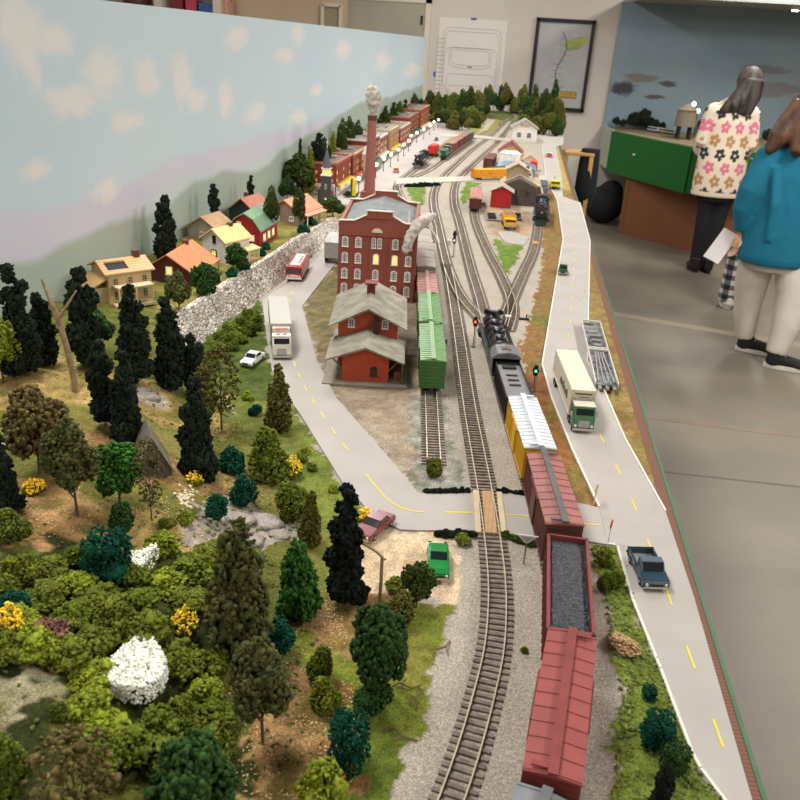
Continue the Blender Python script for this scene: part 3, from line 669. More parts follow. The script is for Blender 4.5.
# crossing planks between the rails
q1, d1 = gp(486, 494.5), None
cp = thing('grade_crossing', 'tan wooden plank crossing over the main line', 'crossing', tuple(gp(488.5, 513)))
o = Vector(cp.location); a1 = gp(487, 494) ; a2 = gp(491, 536)
def plank(xa, xb, nm, m):
    g = MB(); d = (a2-a1).normalized(); n = Vector((-d.y, d.x, 0))
    pts = [a1+n*xa, a2+n*xa, a2+n*xb, a1+n*xb]; g.prism([(p.x-o.x, p.y-o.y) for p in pts], .0005, .0042); return g.build(nm, m, cp)
mw = striped('plank_tan', (190, 150, 104), (150, 112, 74), 'X', .0048, .08, var=.08)
plank(-.0062, .0062, 'centre_plank', mw); plank(.0105, .0165, 'outer_plank', mat('plank_pale', (206, 184, 150), var=.08)); plank(-.0165, -.0105, 'outer_plank', mat('plank_pale', (206, 184, 150)))
# orange crossing pad at the end of the small engine's spur
g = MB(); q = gp(535, 244); g.box(q.x, q.y, T+.0036, .014, .03, .002); tag(g.build('crossing_pad', mat('orange_pad', (190, 128, 92))), 'small orange pad across the spur in front of the small steam engine', 'crossing')
# bumper
q = gp(433.5, 467); b = thing('track_bumper', 'rusty brown bumper at the end of the green boxcar siding', 'bumper', tuple(q))
g = MB(); g.box(0, .0, .008, .018, .005, .006); g.build('beam', mat('bumper_brown', (112, 70, 46)), b)
for s in (-1, 1):
    g = MB(); g.box(s*.006, .003, .0045, .003, .004, .009); g.build('post', mat('bumper_brown', (112, 70, 46)), b)
# ================================================================== TRAINS
RH = .0044   # rail head above the table
def place_on(path, frac_len):
    q, d = at_len(path, frac_len); return Vector((q.x, q.y, T)), math.atan2(d.y, d.x)-PI/2
def arc_of(path, Y):
    """arc length where the path reaches depth Y"""
    s = 0
    for i in range(len(path)-1):
        a, b = path[i], path[i+1]
        if (a.y-Y)*(b.y-Y) <= 0 and a.y != b.y: return s+(b-a).length*(Y-a.y)/(b.y-a.y)
        s += (b-a).length
    return s
def bogie(parent, y):
    g = MB()
    for s in (-1, 1): g.box(s*.0105, y, RH+.0045, .002, .024, .005)
    g.box(0, y, RH+.006, .02, .006, .003)
    t = g.build('truck', M['dark'], parent)
    g = MB()
    for dy in (-.0085, .0085):
        for s in (-1, 1): g.cyl((s*.0075, y+dy, RH+.0045), (s*.0098, y+dy, RH+.0045), .0045, n=14)
        g.cyl((-.008, y+dy, RH+.0045), (.008, y+dy, RH+.0045), .001, n=6)
    g.build('wheelset', M['dark'], t)
def boxcar(label, loc, rz, L, body, roof, roofwalk=None, walk=True, W=.036, ht=.040, ribs=11, door=None, stripe=None, group=None):
    t = thing('boxcar', label, 'boxcar', loc, rz, group); z0 = RH+.009; z1 = z0+ht
    g = MB(); g.box(0, 0, (z0+z1)/2, W, L, ht)
    n = int(L/.008)
    for s in (-1, 1):
        for i in range(n+1):
            y = -L/2+.003+i*(L-.006)/n
            if abs(y) > .011: g.box(s*(W/2+.0003), y, (z0+z1)/2, .0008, .0012, ht*.94)
        g.box(s*(W/2), 0, z0+.001, .0016, L, .003)
    for e in (-1, 1):
        for k in range(7): g.box(0, e*(L/2+.0003), z0+.005+k*(ht-.009)/6, W*.94, .0009, .0016)
    g.build('body', body, t)
    g = MB(); rw = W/2+.001
    g.profy([(-rw, z1), (-rw, z1+.0008), (0, z1+.0030), (rw, z1+.0008), (rw, z1)], -L/2-.001, L/2+.001)
    for i in range(ribs+1):
        y = -L/2+.0008+i*(L-.0016)/ribs
        for s in (-1, 1):
            g.box(s*rw/2, y, z1+.0021, rw*.98, .0009, .0008, ry=math.atan2(.0022, rw)*s)
    g.build('roof', roof, t)
    if walk:
        g = MB(); g.box(0, 0, z1+.0050, .0066, L+.004, .0012)
        for k in range(8): g.box(0, -L/2+L*(k+.5)/8, z1+.004, .006, .002, .002)
        for e in (-1, 1): g.box(.008*e, e*(L/2-.004), z1+.0045, .012, .004, .001)
        g.build('roof_walk', roofwalk or roof, t)
    for s in (-1, 1):
        g = MB(); g.box(s*(W/2+.0012), 0, (z0+z1)/2, .0014, .024, ht*.92)
        for k in range(3): g.box(s*(W/2+.002), 0, z0+.006+k*.013, .0006, .022, .0012)
        g.box(s*(W/2+.0014), 0, z1-.0018, .0018, .05, .0014); g.build('door', door or body, t)
    for e in (-1, 1):
        g = MB(); x = W/2*.8*e
        for dx in (-.003, .003): g.box(x+dx*1, e*(L/2+.0016), (z0+z1)/2, .0006, .0006, ht*.9)
        for k in range(6): g.box(x, e*(L/2+.0016), z0+.005+k*.006, .006, .0006, .0007)
        g.build('ladder', body, t)
    for e in (-1, 1): MB().box(0, e*(L/2+.004), z0-.001, .004, .010, .003).build('coupler', M['dark'], t)
    g = MB(); g.box(0, 0, z0-.0015, W*.5, L*.94, .003); g.build('underframe', M['dark'], t)
    bogie(t, -L/2+.022); bogie(t, L/2-.022)
    return t
mY = mat('boxcar_yellow', (204, 156, 26), rough=.5, var=.08); mSil = mat('roof_silver', (202, 204, 208), rough=.42, var=.04)
mBr = mat('boxcar_brown', (98, 56, 50), rough=.6, var=.12); mBrR = mat('roof_rust', (148, 92, 84), rough=.5, var=.12); mGw = mat('walk_grey', (92, 86, 84), rough=.6)
mRd = mat('boxcar_oxide', (124, 52, 48), rough=.5, var=.06); mRdR = mat('roof_oxide', (146, 76, 72), rough=.3, var=.06); mRw = mat('walk_oxide', (126, 54, 50), rough=.5)
mGy = mat('boxcar_grey', (92, 94, 96), rough=.55); mGr = mat('boxcar_green', (70, 110, 58), rough=.5, var=.06); mGrR = mat('roof_green', (112, 146, 94), rough=.45, var=.05)
def train_at(Y, path=None): return place_on(path or PB, arc_of(path or PB, Y))
q, a = train_at(.915); boxcar('yellow-sided boxcar with silver ribbed roof right behind the locomotive tender', q, a, .146, mY, mSil, ribs=15)
q, a = train_at(.755); boxcar('weathered brown boxcar with grey roof walk on the road crossing', q, a, .146, mBr, mBrR, mGw, ribs=10, ht=.041)
q, a = train_at(.452); boxcar('oxide-red boxcar with wide roof walk nearest the camera but one', q, a, .142, mRd, mRdR, mRw, ribs=10, ht=.041)
q, a = train_at(.305); boxcar('grey boxcar at the bottom edge, last of the train', q, a, .132, mGy, mat('roof_grey', (120, 122, 124), rough=.5), mat('walk_grey2', (98, 99, 100)), ribs=10)
# coal hopper
q, a = train_at(.602); t = thing('coal_hopper', 'dark red open hopper car heaped with black coal', 'hopper car', q, a)
L, W, z0, z1 = .138, .036, RH+.008, RH+.044
g = MB()
for s in (-1, 1):
    g.box(s*(W/2-.0008), 0, (z0+z1)/2, .0016, L, z1-z0)
    for i in range(13): g.box(s*(W/2+.0008), -L/2+.004+i*(L-.008)/12, (z0+z1)/2, .0016, .0016, z1-z0)
    g.box(s*(W/2), 0, z1, .0028, L+.002, .0024)
for e in (-1, 1):
    g.box(0, e*(L/2-.0008), (z0+z1)/2, W, .0016, z1-z0); g.box(0, e*L/2, z1, W, .0028, .0024)
g.box(0, 0, z0+.001, W*.9, L*.98, .002)
g.build('body', mat('hopper_red', (120, 56, 56), rough=.5, var=.1), t)
nx_, ny_ = 26, 96; vs = []; fs = []; r5 = random.Random(4)
for j in range(ny_):
    for i in range(nx_):
        u = i/(nx_-1)*2-1; v = j/(ny_-1)*2-1
        vs.append((u*(W/2-.0017), v*(L/2-.0017), z1-.0045+.0035*(1-u*u)*(1-v**8)+r5.uniform(-.0007, .0007)))
for j in range(ny_-1):
    for i in range(nx_-1): fs.append((j*nx_+i, j*nx_+i+1, (j+1)*nx_+i+1, (j+1)*nx_+i))
g = MB(); g.add(vs, fs); g.build('coal_load', mat('coal', (44, 44, 46), rough=.5, col2=(66, 66, 68), scale=900., bump=.6), t)
for e in (-1, 1): MB().box(0, e*(L/2+.004), z0-.001, .004, .010, .003).build('coupler', M['dark'], t)
bogie(t, -L/2+.022); bogie(t, L/2-.022)
# steam locomotive + tender (separate things), local +y is forwards
def wheel(g, x, y, r, w=.0026, n=20): g.cyl((x-w/2, y, RH+r), (x+w/2, y, RH+r), r, n=n)
def steam_loco(label, q, a, S=1., bm=None, tagm=None):
    bm = bm or M['blackm']; t = thing('steam_locomotive', label, 'locomotive', q, a); s = S; t.scale = (1.12, 1.04, 1.04)
    zc = RH+.030
    g = MB(); g.cyl((0, -.045, zc), (0, .078, zc), .0150, .0138, n=28); g.cyl((0, .078, zc), (0, .105, zc), .0146, n=28)
    for y in (-.03, 0, .03, .06, .08): g.cyl((0, y, zc), (0, y+.0012, zc), .0156, n=28)
    g.build('boiler', bm, t, smooth=True)
    g = MB(); g.profy([(-.0165, RH+.016), (-.0165, zc+.010), (-.010, zc+.0165), (.010, zc+.0165), (.0165, zc+.010), (.0165, RH+.016)], -.072, -.045); g.build('firebox', bm, t)
    g = MB(); g.cyl((0, .105, zc), (0, .108, zc), .0138, .011, n=24); g.cyl((0, .108, zc), (0, .110, zc), .004, n=12); fr = g.build('smokebox_door', M['dark'], t)
    g = MB(); g.cyl((0, .109, zc+.005), (0, .1145, zc+.005), .0036, n=14); g.build('headlight', M['chrome'], t)
    g = MB(); g.cyl((0, .090, zc+.012), (0, .090, zc+.0205), .0045, .0050, n=16); g.cyl((0, .09, zc+.0205), (0, .09, zc+.0215), .0056, n=16); g.build('smokestack', bm, t)
    for nm, y, r in (('sand_dome', .052, .0085), ('steam_dome', .012, .0092), ('sand_dome', -.022, .0078)):
        g = MB(); g.cyl((0, y, zc+.009), (0, y, zc+.0165), r, n=20); g.ball((0, y, zc+.0165), r, sz=.45, n=20, half=True); g.build(nm, bm, t, smooth=True)
    g = MB(); g.box(0, .104, zc+.016, .028, .006, .004)
    for k in (-1, 1): g.cyl((k*.011, .100, zc+.0165), (k*.011, .108, zc+.0165), .0042, n=12)
    g.build('feedwater_heater', bm, t)
    for k in (-1, 1):
        g = MB(); g.box(k*.0185, .02, zc-.003, .006, .16, .0012); g.tube([(k*.0165, -.04, zc+.006), (k*.0165, .095, zc+.006)], .0005, n=5); g.build('running_board', bm, t)
        g = MB(); g.cyl((k*.0165, .082, RH+.013), (k*.0165, .102, RH+.013), .0062, n=16); g.build('cylinder', bm, t)
        for y in (-.028, -.004, .020, .044): g = MB(); wheel(g, k*.0095, y, .0125); g.build('driving_wheel', M['dark'], t)
        g = MB(); g.box(k*.0128, .008, RH+.010, .0012, .082, .0026); g.box(k*.0142, .046, RH+.0125, .0012, .072, .0022); g.build('side_rod', M['chrome'], t)
    g = MB()
    for k in (-1, 1):
        for y in (.108, .076, -.055, -.072): wheel(g, k*.0088, y, .0062)
    g.build('pony_wheels', M['dark'], t)
    g = MB(); g.box(0, .02, RH+.012, .012, .19, .008); g.build('frame', M['dark'], t)
    g = MB(); g.profx([(.114, RH+.001), (.124, RH+.001), (.116, RH+.012), (.112, RH+.012)], -.014, .014); g.box(0, .112, RH+.0125, .033, .006, .003); g.build('pilot', bm, t)
    g = MB(); cx = .0185
    g.box(0, -.090, RH+.018, .036, .040, .003)
    for k in (-1, 1): g.box(k*.0175, -.086, RH+.032, .0014, .032, .028)
    g.box(0, -.0705, RH+.032, .036, .0014, .028)
    g.build('cab', bm, t)
    g = MB(); pr = [(-.0195, zc+.0145), (-.013, zc+.0205), (0, zc+.0225), (.013, zc+.0205), (.0195, zc+.0145), (.0195, zc+.0130), (-.0195, zc+.0130)]
    g.profy(pr, -.108, -.068); cr = g.build('cab_roof', mat('cab_roof_grey', (104, 103, 104), rough=.5) if S == 1 else bm, t, bevel=.0008)
    g = MB(); g.box(0, -.088, zc+.0225, .012, .012, .0016); g.box(.0, -.088, zc+.0236, .004, .006, .001); g.build('roof_hatch', mat('hatch', (110, 84, 76)), cr)
    g = MB()
    for k in (-1, 1): g.box(k*.0184, -.086, RH+.038, .0006, .018, .009)
    g.build('cab_window', M['glassd'], t)
    if tagm:
        g = MB(); g.box(-.0165, .055, zc+.0035, .001, .012, .008, ry=-.25); g.build('red_plate', tagm, t)
    return t
def tender(label, q, a, slots=True):
    t = thing('locomotive_tender', label, 'tender', q, a); z0 = RH+.010
    g = MB(); g.box(0, 0, z0+.014, .036, .128, .028); g.box(0, 0, z0-.001, .03, .13, .003)
    for k in (-1, 1): g.box(k*.0176, 0, z0+.030, .0012, .128, .008); 
    for e in (-1, 1): g.box(0, e*.0634, z0+.030, .036, .0012, .008)
    for k in (-1, 1):
        for i in range(16): g.box(k*.0183, -.06+i*.008, z0+.017, .0008, .001, .030)
    g.build('body', M['blackm'], t, bevel=.0006)
    g = MB(); g.box(0, 0, z0+.0296, .0335, .124, .002); dk = g.build('deck', mat('tender_deck', (122, 120, 120), rough=.5, var=.1), t)
    g = MB()
    for i in range(3): g.box(0, .02-i*.018, z0+.0312, .016, .004, .0018)
    g.box(0, .050, z0+.0318, .02, .012, .003)
    g.build('water_hatch', M['dark'], dk)
    bogie(t, -.042); bogie(t, .042)
    return t
s1 = arc_of(PB, .995); q, a = place_on(PB, s1+.068); tender('black tender with grey deck and three hatches coupled behind the big steam locomotive', q, a)
q, a = place_on(PB, s1+.068+.066+.012+.108); steam_loco('big black steam locomotive hauling the freight train up the middle', q, a, tagm=mat('loco_red', (170, 30, 36)))
# siding cars
def siding(Ya, Yb, lab, body, roof, **k):
    sa, sb = arc_of(PC[::-1] if PC[0].y > PC[-1].y else PC, Ya), arc_of(PC, Yb); q, a = place_on(PC, (arc_of(PC, Ya)+sb)/2)
    return boxcar(lab, q, a, (Yb-Ya)*.965, body, roof, **k)
siding(1.075, 1.245, 'light green ribbed boxcar at the near end of the siding', mGr, mGrR, ribs=20, ht=.042)
siding(1.250, 1.420, 'light green boxcar standing between the near green boxcar and the brown one', mGr, mGrR, ribs=20, ht=.042)
siding(1.425, 1.575, 'brown boxcar with faded pink roof behind the green boxcars', mBr, mat('roof_pink', (166, 122, 112), rough=.6), ribs=8, ht=.038)
siding(1.60, 1.98, 'long grey boxcar beside the brick mill', mat('boxcar_paleg', (136, 130, 120), rough=.7), mat('roof_paleg', (160, 152, 140), rough=.7), ribs=5, ht=.040, walk=False)
# yard locomotives (small in the picture)
def diesel(label, q, a, c1, c2, L=.20):
    t = thing('diesel_locomotive', label, 'locomotive', q, a); z0 = RH+.009
    g = MB(); g.box(0, 0, z0+.002, .034, L, .004); g.build('deck', M['dark'], t)
    g = MB(); g.box(0, .02, z0+.018, .022, L*.72, .026); g.box(0, -.36*L, z0+.012, .020, L*.16, .016); g.build('hood', c1, t, bevel=.0015)
    g = MB(); g.box(0, -.2*L, z0+.021, .032, L*.16, .034); cb = g.build('cab', c2, t, bevel=.0015)
    g = MB(); g.box(0, -.2*L-.0165, z0+.030, .024, .001, .008)
    for s in (-1, 1): g.box(s*.0164, -.2*L, z0+.030, .001, .02, .008)
    g.build('window', M['glassd'], cb)
    g = MB()
    for y in (.03, .055): g.cyl((0, y, z0+.031), (0, y, z0+.0325), .008, n=14)
    g.build('roof_fan', M['dark'], t); g = MB()
    for s in (-1, 1): g.tube([(s*.0155, -L/2+.01, z0+.013), (s*.0155, L/2-.01, z0+.013)], .0005, n=4)
    g.build('handrail', M['white'], t)
    g = MB(); g.cyl((0, -L/2-.001, z0+.012), (0, -L/2+.004, z0+.012), .003, n=10); g.build('headlight', M['chrome'], t)
    bogie(t, -.3*L); bogie(t, .3*L); return t
def ang(a, b): d = b-a; return math.atan2(d.y, d.x)-PI/2
mred = mat('loco_scarlet', (196, 42, 34), rough=.4); mgn = mat('loco_darkgreen', (40, 84, 62), rough=.4)
p0, p1 = gp(418, 169), gp(436, 153)
t = steam_loco('small black steam engine with a red tender waiting beside the town street', gp(421, 166), ang(gp(436, 153), gp(418, 168)), S=.99)
t.scale = (1.05, .9, 1)
q = gp(433, 155.5); a = ang(gp(436, 153), gp(428, 159)); t = thing('locomotive_tender', 'bright red tender behind the small black engine by the town street', 'tender', q, a)
g = MB(); g.box(0, 0, RH+.026, .036, .11, .034); g.build('body', mred, t, bevel=.001); g = MB(); g.box(0, 0, RH+.044, .026, .08, .004); g.build('deck', mat('tender_red2', (212, 74, 58)), t); bogie(t, -.035); bogie(t, .035)
sG = arc_of(PG, gp(446, 158.5).y); q, a = place_on(PG, sG-.0); diesel('dark green diesel locomotive heading the yard freight cars', q, a if PG[0].y < PG[-1].y else a, mgn, mgn, .19)
dirs = -1
rcs = [('brick-red boxcar coupled to the green diesel', (136, 84, 76), (168, 124, 112)), ('second brick-red boxcar from the green diesel', (128, 76, 70), (158, 112, 102)), ('third boxcar from the green diesel, dull brown', (120, 78, 70), (150, 112, 98)), ('grey and brown boxcar at the far end of the yard train', (104, 96, 92), (128, 118, 110))]
for i, (lb, c, c2) in enumerate(rcs):
    s = sG-.10-.09-i*.178
    if s < .02: break
    q, a = place_on(PG, max(.05, s)); boxcar(lb, q, a, .165, mat('yard%d' % i, c), mat('yardr%d' % i, c2), ribs=8, walk=False)
# caboose-red and orange car across
q, a = place_on(PG, max(.04, sG-.19-.09-.178*3-.0)); 
# small steam engine on the spur with grey tender
E1, E0 = gp(541, 205), gp(539.5, 232)
steam_loco('small glossy black steam engine standing on the spur beside the highway', gp(540.5, 219), ang(E1, E0), S=.98, bm=mat('loco_graphite', (66, 68, 72), rough=.25, metal=.5))
t = thing('locomotive_tender', 'grey tender behind the small steam engine on the spur', 'tender', gp(541.5, 197), ang(E1, E0))
g = MB(); g.box(0, 0, RH+.024, .036, .16, .032); g.build('body', mat('tender_grey', (120, 120, 124), rough=.4), t, bevel=.001)
g = MB(); g.box(0, 0, RH+.042, .028, .13, .006); g.build('load', mat('tender_load', (70, 70, 74)), t); bogie(t, -.05); bogie(t, .05)
# brown flatcar/gondola and others in the yard
q, a = gp(475, 207), ang(gp(475, 215), gp(477, 190)); boxcar('pink-roofed brown car on the curved spur beside the green grass', q, a, .21, mat('yc1', (96, 52, 44)), mat('yc1r', (176, 122, 112)), ribs=6, ht=.03)
boxcar('dark brown boxcar beside the blue-grey roundhouse roof', gp(489, 172.5), ang(gp(484, 178), gp(495, 163)), .19, mat('yc2', (96, 56, 46)), mat('yc2r', (104, 60, 52)), walk=False, ht=.05, ribs=6)
boxcar('bright orange-yellow car across the yard beside the cream street', gp(491, 180), ang(gp(480, 180), gp(503, 179.5)), .165, mat('yc3', (226, 150, 34)), mat('yc3r', (232, 164, 50)), walk=False, ht=.028, ribs=4)
# ================================================================== ROAD VEHICLES
def car(name, label, cat, p_rear, p_front, body, kind='sedan', L=.055, W=.021, glass=None, roof=None, group=None, z=.0022):
    """car with its nose at p_front; local +y forwards"""
    c = (p_rear+p_front)/2; c = Vector((c.x, c.y, c.z+(z if abs(c.z-T) < 1e-4 else 0)))
    t = thing(name, label, cat, c, ang(p_rear, p_front), group); h = L/2; glass = glass or M['glassd']
    r = .0037; wy = L*.31
    lo = .0028
    if kind == 'sedan':
        pr = [(-h, lo), (-h, .0090), (-h*.97, .0105), (-h*.55, .0112), (h*.35, .0112), (h*.93, .0092), (h, .0075), (h, lo)]
        gh_ = [(-h*.62, .0108), (-h*.38, .0158), (h*.10, .0160), (h*.40, .0108)]
    elif kind == 'coupe':
        pr = [(-h, lo), (-h, .0068), (-h*.85, .0100), (-h*.5, .0118), (h*.3, .0120), (h*.75, .0110), (h*.97, .0085), (h, lo)]
        gh_ = [(-h*.75, .0100), (-h*.42, .0168), (h*.05, .0172), (h*.32, .0118)]
    elif kind == 'pickup':
        pr = [(-h, lo), (-h, .0118), (-h*.99, .0120), (-h*.05, .0120), (h*.45, .0120), (h*.95, .0108), (h, .0088), (h, lo)]
        gh_ = [(-h*.02, .0118), (h*.02, .0190), (h*.30, .0190), (h*.50, .0118)]
    g = MB(); g.profx(pr, -W/2, W/2)
    if kind == 'pickup':
        pr2 = [(-h, lo), (-h, .0055), (h*.0, .0055), (h*.0, .0120), (h*.45, .0120), (h*.95, .0108), (h, .0088), (h, lo)]
        g = MB(); g.profx(pr2, -W/2, W/2)
        for s in (-1, 1): g.box(s*(W/2-.0008), -h*.5, .0088, .0016, h, .0068)
        g.box(0, -h+.0008, .0088, W, .0016, .0068)
    b = g.build('body', body, t, bevel=.0009)
    if kind == 'pickup':
        g = MB(); g.box(0, -h*.5, .0058, W-.0034, h*.92, .0006); g.build('bed_floor', mat('bed_grey', (112, 112, 112)), t)
    g = MB(); g.profx([(y, z_-.0002) for y, z_ in gh_], -W*.42, W*.42); cabn = g.build('windows', glass, t, bevel=.0006)
    g = MB(); y0, y1 = gh_[1][0]+.0004, gh_[2][0]+.0002; zt = gh_[1][1]; g.box(0, (y0+y1)/2, zt+.0002, W*.80, (y1-y0)+.0012, .0012)
    for s in (-1, 1):
        for (ya, yb) in ((gh_[0], gh_[1]), (gh_[3], gh_[2])): g.tube([(s*W*.42, ya[0], ya[1]), (s*W*.41, yb[0], yb[1])], .0006, n=5)
    g.build('roof', roof or body, t)
    for s in (-1, 1):
        for y in (-wy, wy):
            g = MB(); g.cyl((s*(W/2-.0030), y, r), (s*(W/2+.0002), y, r), r, n=16, k=0); g.cyl((s*(W/2+.0002), y, r), (s*(W/2+.0004), y, r), r*.5, n=12, k=1); g.build('wheel', [M['tire'], M['chrome']], t)
    for e in (-1, 1): MB().box(0, e*(h+.0004), .0045, W*.96, .0012, .0022).build('bumper', M['chrome'], t)
    for s in (-1, 1):
        g = MB(); g.cyl((s*W*.36, h-.0004, .0072), (s*W*.36, h+.0006, .0072), .0013, n=10); g.build('headlight', M['white'], t)
        g = MB(); g.box(s*W*.38, -h-.0002, .0078, .003, .0008, .0014); g.build('tail_light', mat('tail_red', (150, 30, 24), rough=.3), t)
    g = MB(); g.box(0, h+.0003, .0070, W*.45, .0006, .0018); g.build('grille', M['dark'], t)
    return t
tealm = mat('car_navy', (38, 62, 74), rough=.25, spec=.7); 
g_ = car('pickup_truck', 'dark blue-green pickup truck with grey bed driving toward the viewer on the highway', 'pickup truck', gp(638, 559), gp(655, 594), tealm, 'pickup', L=.056, W=.024, roof=mat('car_slate', (84, 98, 112), rough=.25, spec=.7))
g_.scale = (1.08, 1., 1.08)
t_ = car('sedan', 'metallic green rounded car parked on the tan gravel lot', 'car', gp(437, 549), gp(438, 586), mat('car_green', (40, 138, 66), rough=.2, spec=.8, metal=.3), 'coupe', L=.056, W=.021)
car('sedan', 'maroon car parked under the trees at the edge of the gravel lot', 'car', gp(384, 524), gp(364, 541), mat('car_maroon', (118, 40, 40), rough=.25, spec=.7), 'sedan', L=.052, W=.021)
car('police_car', 'white car with dark roof and hood parked on the lawn beside the white truck', 'car', gp(262, 357), gp(243, 371), mat('car_white', (214, 210, 200), rough=.3), 'sedan', L=.05, W=.02, roof=mat('car_white', (214, 210, 200)))
car('sedan', 'small dark green car driving on the highway past the spur', 'car', gp(563, 267), gp(562, 281), mat('car_dgreen', (30, 70, 46), rough=.3), 'coupe', L=.05, W=.02)
car('sedan', 'red and white car on the far highway', 'car', gp(549, 151), gp(549, 164), mat('car_redw', (196, 60, 54), rough=.3), 'sedan', L=.07, W=.03, roof=M['white'])
car('sedan', 'small dark blue car parked beside the yellow dump truck', 'car', gp(519, 224), gp(515, 215), mat('car_blue', (36, 52, 96), rough=.3), 'coupe', L=.042, W=.02)
car('sedan', 'black car parked in front of the corner brick shop', 'car', gp(343, 198), gp(358, 196.5), mat('car_black', (20, 20, 22), rough=.3), 'coupe', L=.05, W=.02)
car('sedan', 'yellow and red car on the town street near the chimney', 'car', gp(396, 176), gp(396, 170), mat('car_yr', (206, 120, 50), rough=.3), 'sedan', L=.045, W=.022, roof=mat('car_yr2', (190, 60, 50)))
car('sedan', 'small dark car farther up the town street', 'car', gp(436, 143), gp(436.5, 139), mat('car_grey', (92, 92, 96), rough=.3), 'sedan', L=.05, W=.022)
def wheels(t, ys, W, r=.0050, nm='wheel'):
    for s in (-1, 1):
        for y in ys:
            g = MB(); g.cyl((s*(W/2-.005), y, r), (s*(W/2), y, r), r, n=16, k=0); g.cyl((s*W/2, y, r), (s*(W/2+.0004), y, r), r*.5, n=12, k=1); g.build(nm, [M['tire'], M['chrome']], t)
def tractor(label, c, rz, cm, roofm, W=.029, L=.045, group=None):
    t = thing('semi_tractor', label, 'truck', c, rz, group)
    g = MB(); g.box(0, 0, .0065, W*.6, L, .004); g.build('chassis', M['dark'], t)
    g = MB(); g.profx([(.000, .006), (.000, .036), (.016, .036), (.0215, .024), (.022, .006)], -W/2, W/2); cab = g.build('cab', cm, t, bevel=.0015)
    g = MB(); g.box(0, .0195, .0300, W*.8, .0008, .0085, rx=.42)
    for s in (-1, 1): g.box(s*(W/2+.0001), .012, .0265, .0008, .009, .009)
    g.build('windshield', M['glassd'], cab)
    g = MB(); g.box(0, .008, .0366, W*.98, .017, .0016); g.build('cab_roof', roofm, cab)
    g = MB(); g.box(0, .0222, .0135, W*.5, .0008, .010); 
    for k in range(5): g.box(0, .0228, .0098+k*.0018, W*.46, .0006, .0008)
    g.build('grille', M['chrome'], cab)
    g = MB(); g.box(0, .0232, .006, W, .002, .004); g.build('bumper', M['chrome'], cab)
    for s in (-1, 1):
        g = MB(); g.cyl((s*W*.38, .0218, .0105), (s*W*.38, .0228, .0105), .002, n=10); g.build('headlight', M['white'], cab)
        g = MB(); g.box(s*(W/2+.0028), .017, .026, .0022, .001, .007); g.build('mirror', M['chrome'], cab)
        g = MB(); g.cyl((s*W*.42, -.002, .01), (s*W*.42, -.002, .042), .0009, n=8); g.build('exhaust_stack', M['chrome'], t)
    wheels(t, (.014, -.010, -.020), W); return t
def trailer(label, c, rz, L, m, roofm, W=.030, zt=.046, z0=.013, marks=None, group=None):
    t = thing('semi_trailer', label, 'trailer', c, rz, group)
    g = MB(); g.box(0, 0, (z0+zt)/2, W, L, zt-z0)
    for s in (-1, 1):
        g.box(s*W/2, 0, z0+.0008, .0012, L, .0016); g.box(s*W/2, 0, zt-.0008, .0012, L, .0016)
    for e in (-1, 1):
        for s in (-1, 1): g.box(s*W/2, e*L/2, (z0+zt)/2, .0012, .0012, zt-z0)
    g.build('body', m, t)
    g = MB(); g.box(0, 0, zt+.0004, W*1.01, L*1.0, .0012); g.build('roof', roofm, t)
    g = MB(); g.box(0, 0, z0-.0012, W*.5, L*.95, .0024); g.build('underframe', M['dark'], t)
    wheels(t, (-L/2+.014, -L/2+.026), W)
    g = MB()
    for s in (-1, 1): g.box(s*W*.25, L*.22, z0/2, .0012, .0012, z0)
    g.build('landing_gear', M['dark'], t)
    return t
# truck on the highway (facing the viewer)
pf, pb = gp(580, 424), gp(560, 372); a = ang(pb, pf); d = (pf-pb).normalized()
cream = mat('trailer_cream', (214, 204, 180), rough=.5, var=.04)
L = .158; c = gp(582.5, 436); c.z += .0022
tc = c-d*.026; tractor('green cab-over truck tractor with cream roof pulling the white trailer on the highway', tc, a, mat('cab_green', (76, 124, 88), rough=.35), cream)
c2 = tc-d*(.006+L/2); t = trailer('long cream box trailer with dark script on its side, on the highway', c2, a, L, cream, cream, W=.032, zt=.050)
# sign strokes on its sides and nose (illegible lettering)
for s in (-1, 1):
    g = MB(); rr = random.Random(3); y = -.05
    for k in range(9):
        h = .013 if k in (0, 4) else .008; g.box(s*.0163, y*s*-1, .030+(h-.008)/2, .0006, .0022, h, rx=.25); g.box(s*.0163, (y+.003)*s*-1, .0335 if k % 2 else .027, .0006, .005, .0018); y += .0095 if k == 3 else .0072
    g.build('side_lettering', mat('script_brown', (74, 56, 62)), t)
g = MB()
for k in range(13): g.box(-.011+k*.0018, L/2+.0004, .0455, .0012, .0008, .0020)
for k in range(7): g.box(-.006+k*.0018, L/2+.0004, .041, .001, .0008, .0010)
g.box(.004, L/2+.0006, .026, .0008, .0008, .012); g.box(-.009, L/2+.0006, .024, .006, .0006, .002); g.box(.0135, L/2+.0006, .028, .0006, .0008, .014)
g.build('nose_lettering', mat('script_brown', (74, 56, 62)), t)
# white truck beside the lawn
pf, pb = gp(282, 357), gp(277, 312); a = ang(pb, pf); d = (pf-pb).normalized(); c = gp(282, 362); c.z += .0022
wht = mat('truck_white', (228, 222, 210), rough=.4, var=.03); tc = c-d*.026
t = tractor('white cab-over truck tractor with a red-lettered panel above the cab, beside the lawn', tc, a, wht, wht, W=.028); t.scale = (1.05, 1, 1)
g = MB(); g.box(0, -.004, .0405, .026, .010, .008); ds = g.build('wind_deflector', mat('defl', (214, 196, 180)), t)
g = MB()
for k in range(9): g.box(-.0085+k*.0021, -.0020+.0028, .0448, .0015, .005, .0004)
g.build('red_lettering', mat('red_letters', (204, 74, 50)), ds)
g = MB(); g.box(-.005, .009, .0378, .005, .002, .001); g.box(.005, .009, .0378, .005, .002, .001); g.build('roof_vent', M['dark'], t)
greyt = mat('trailer_grey', (170, 168, 160), rough=.5, var=.04)
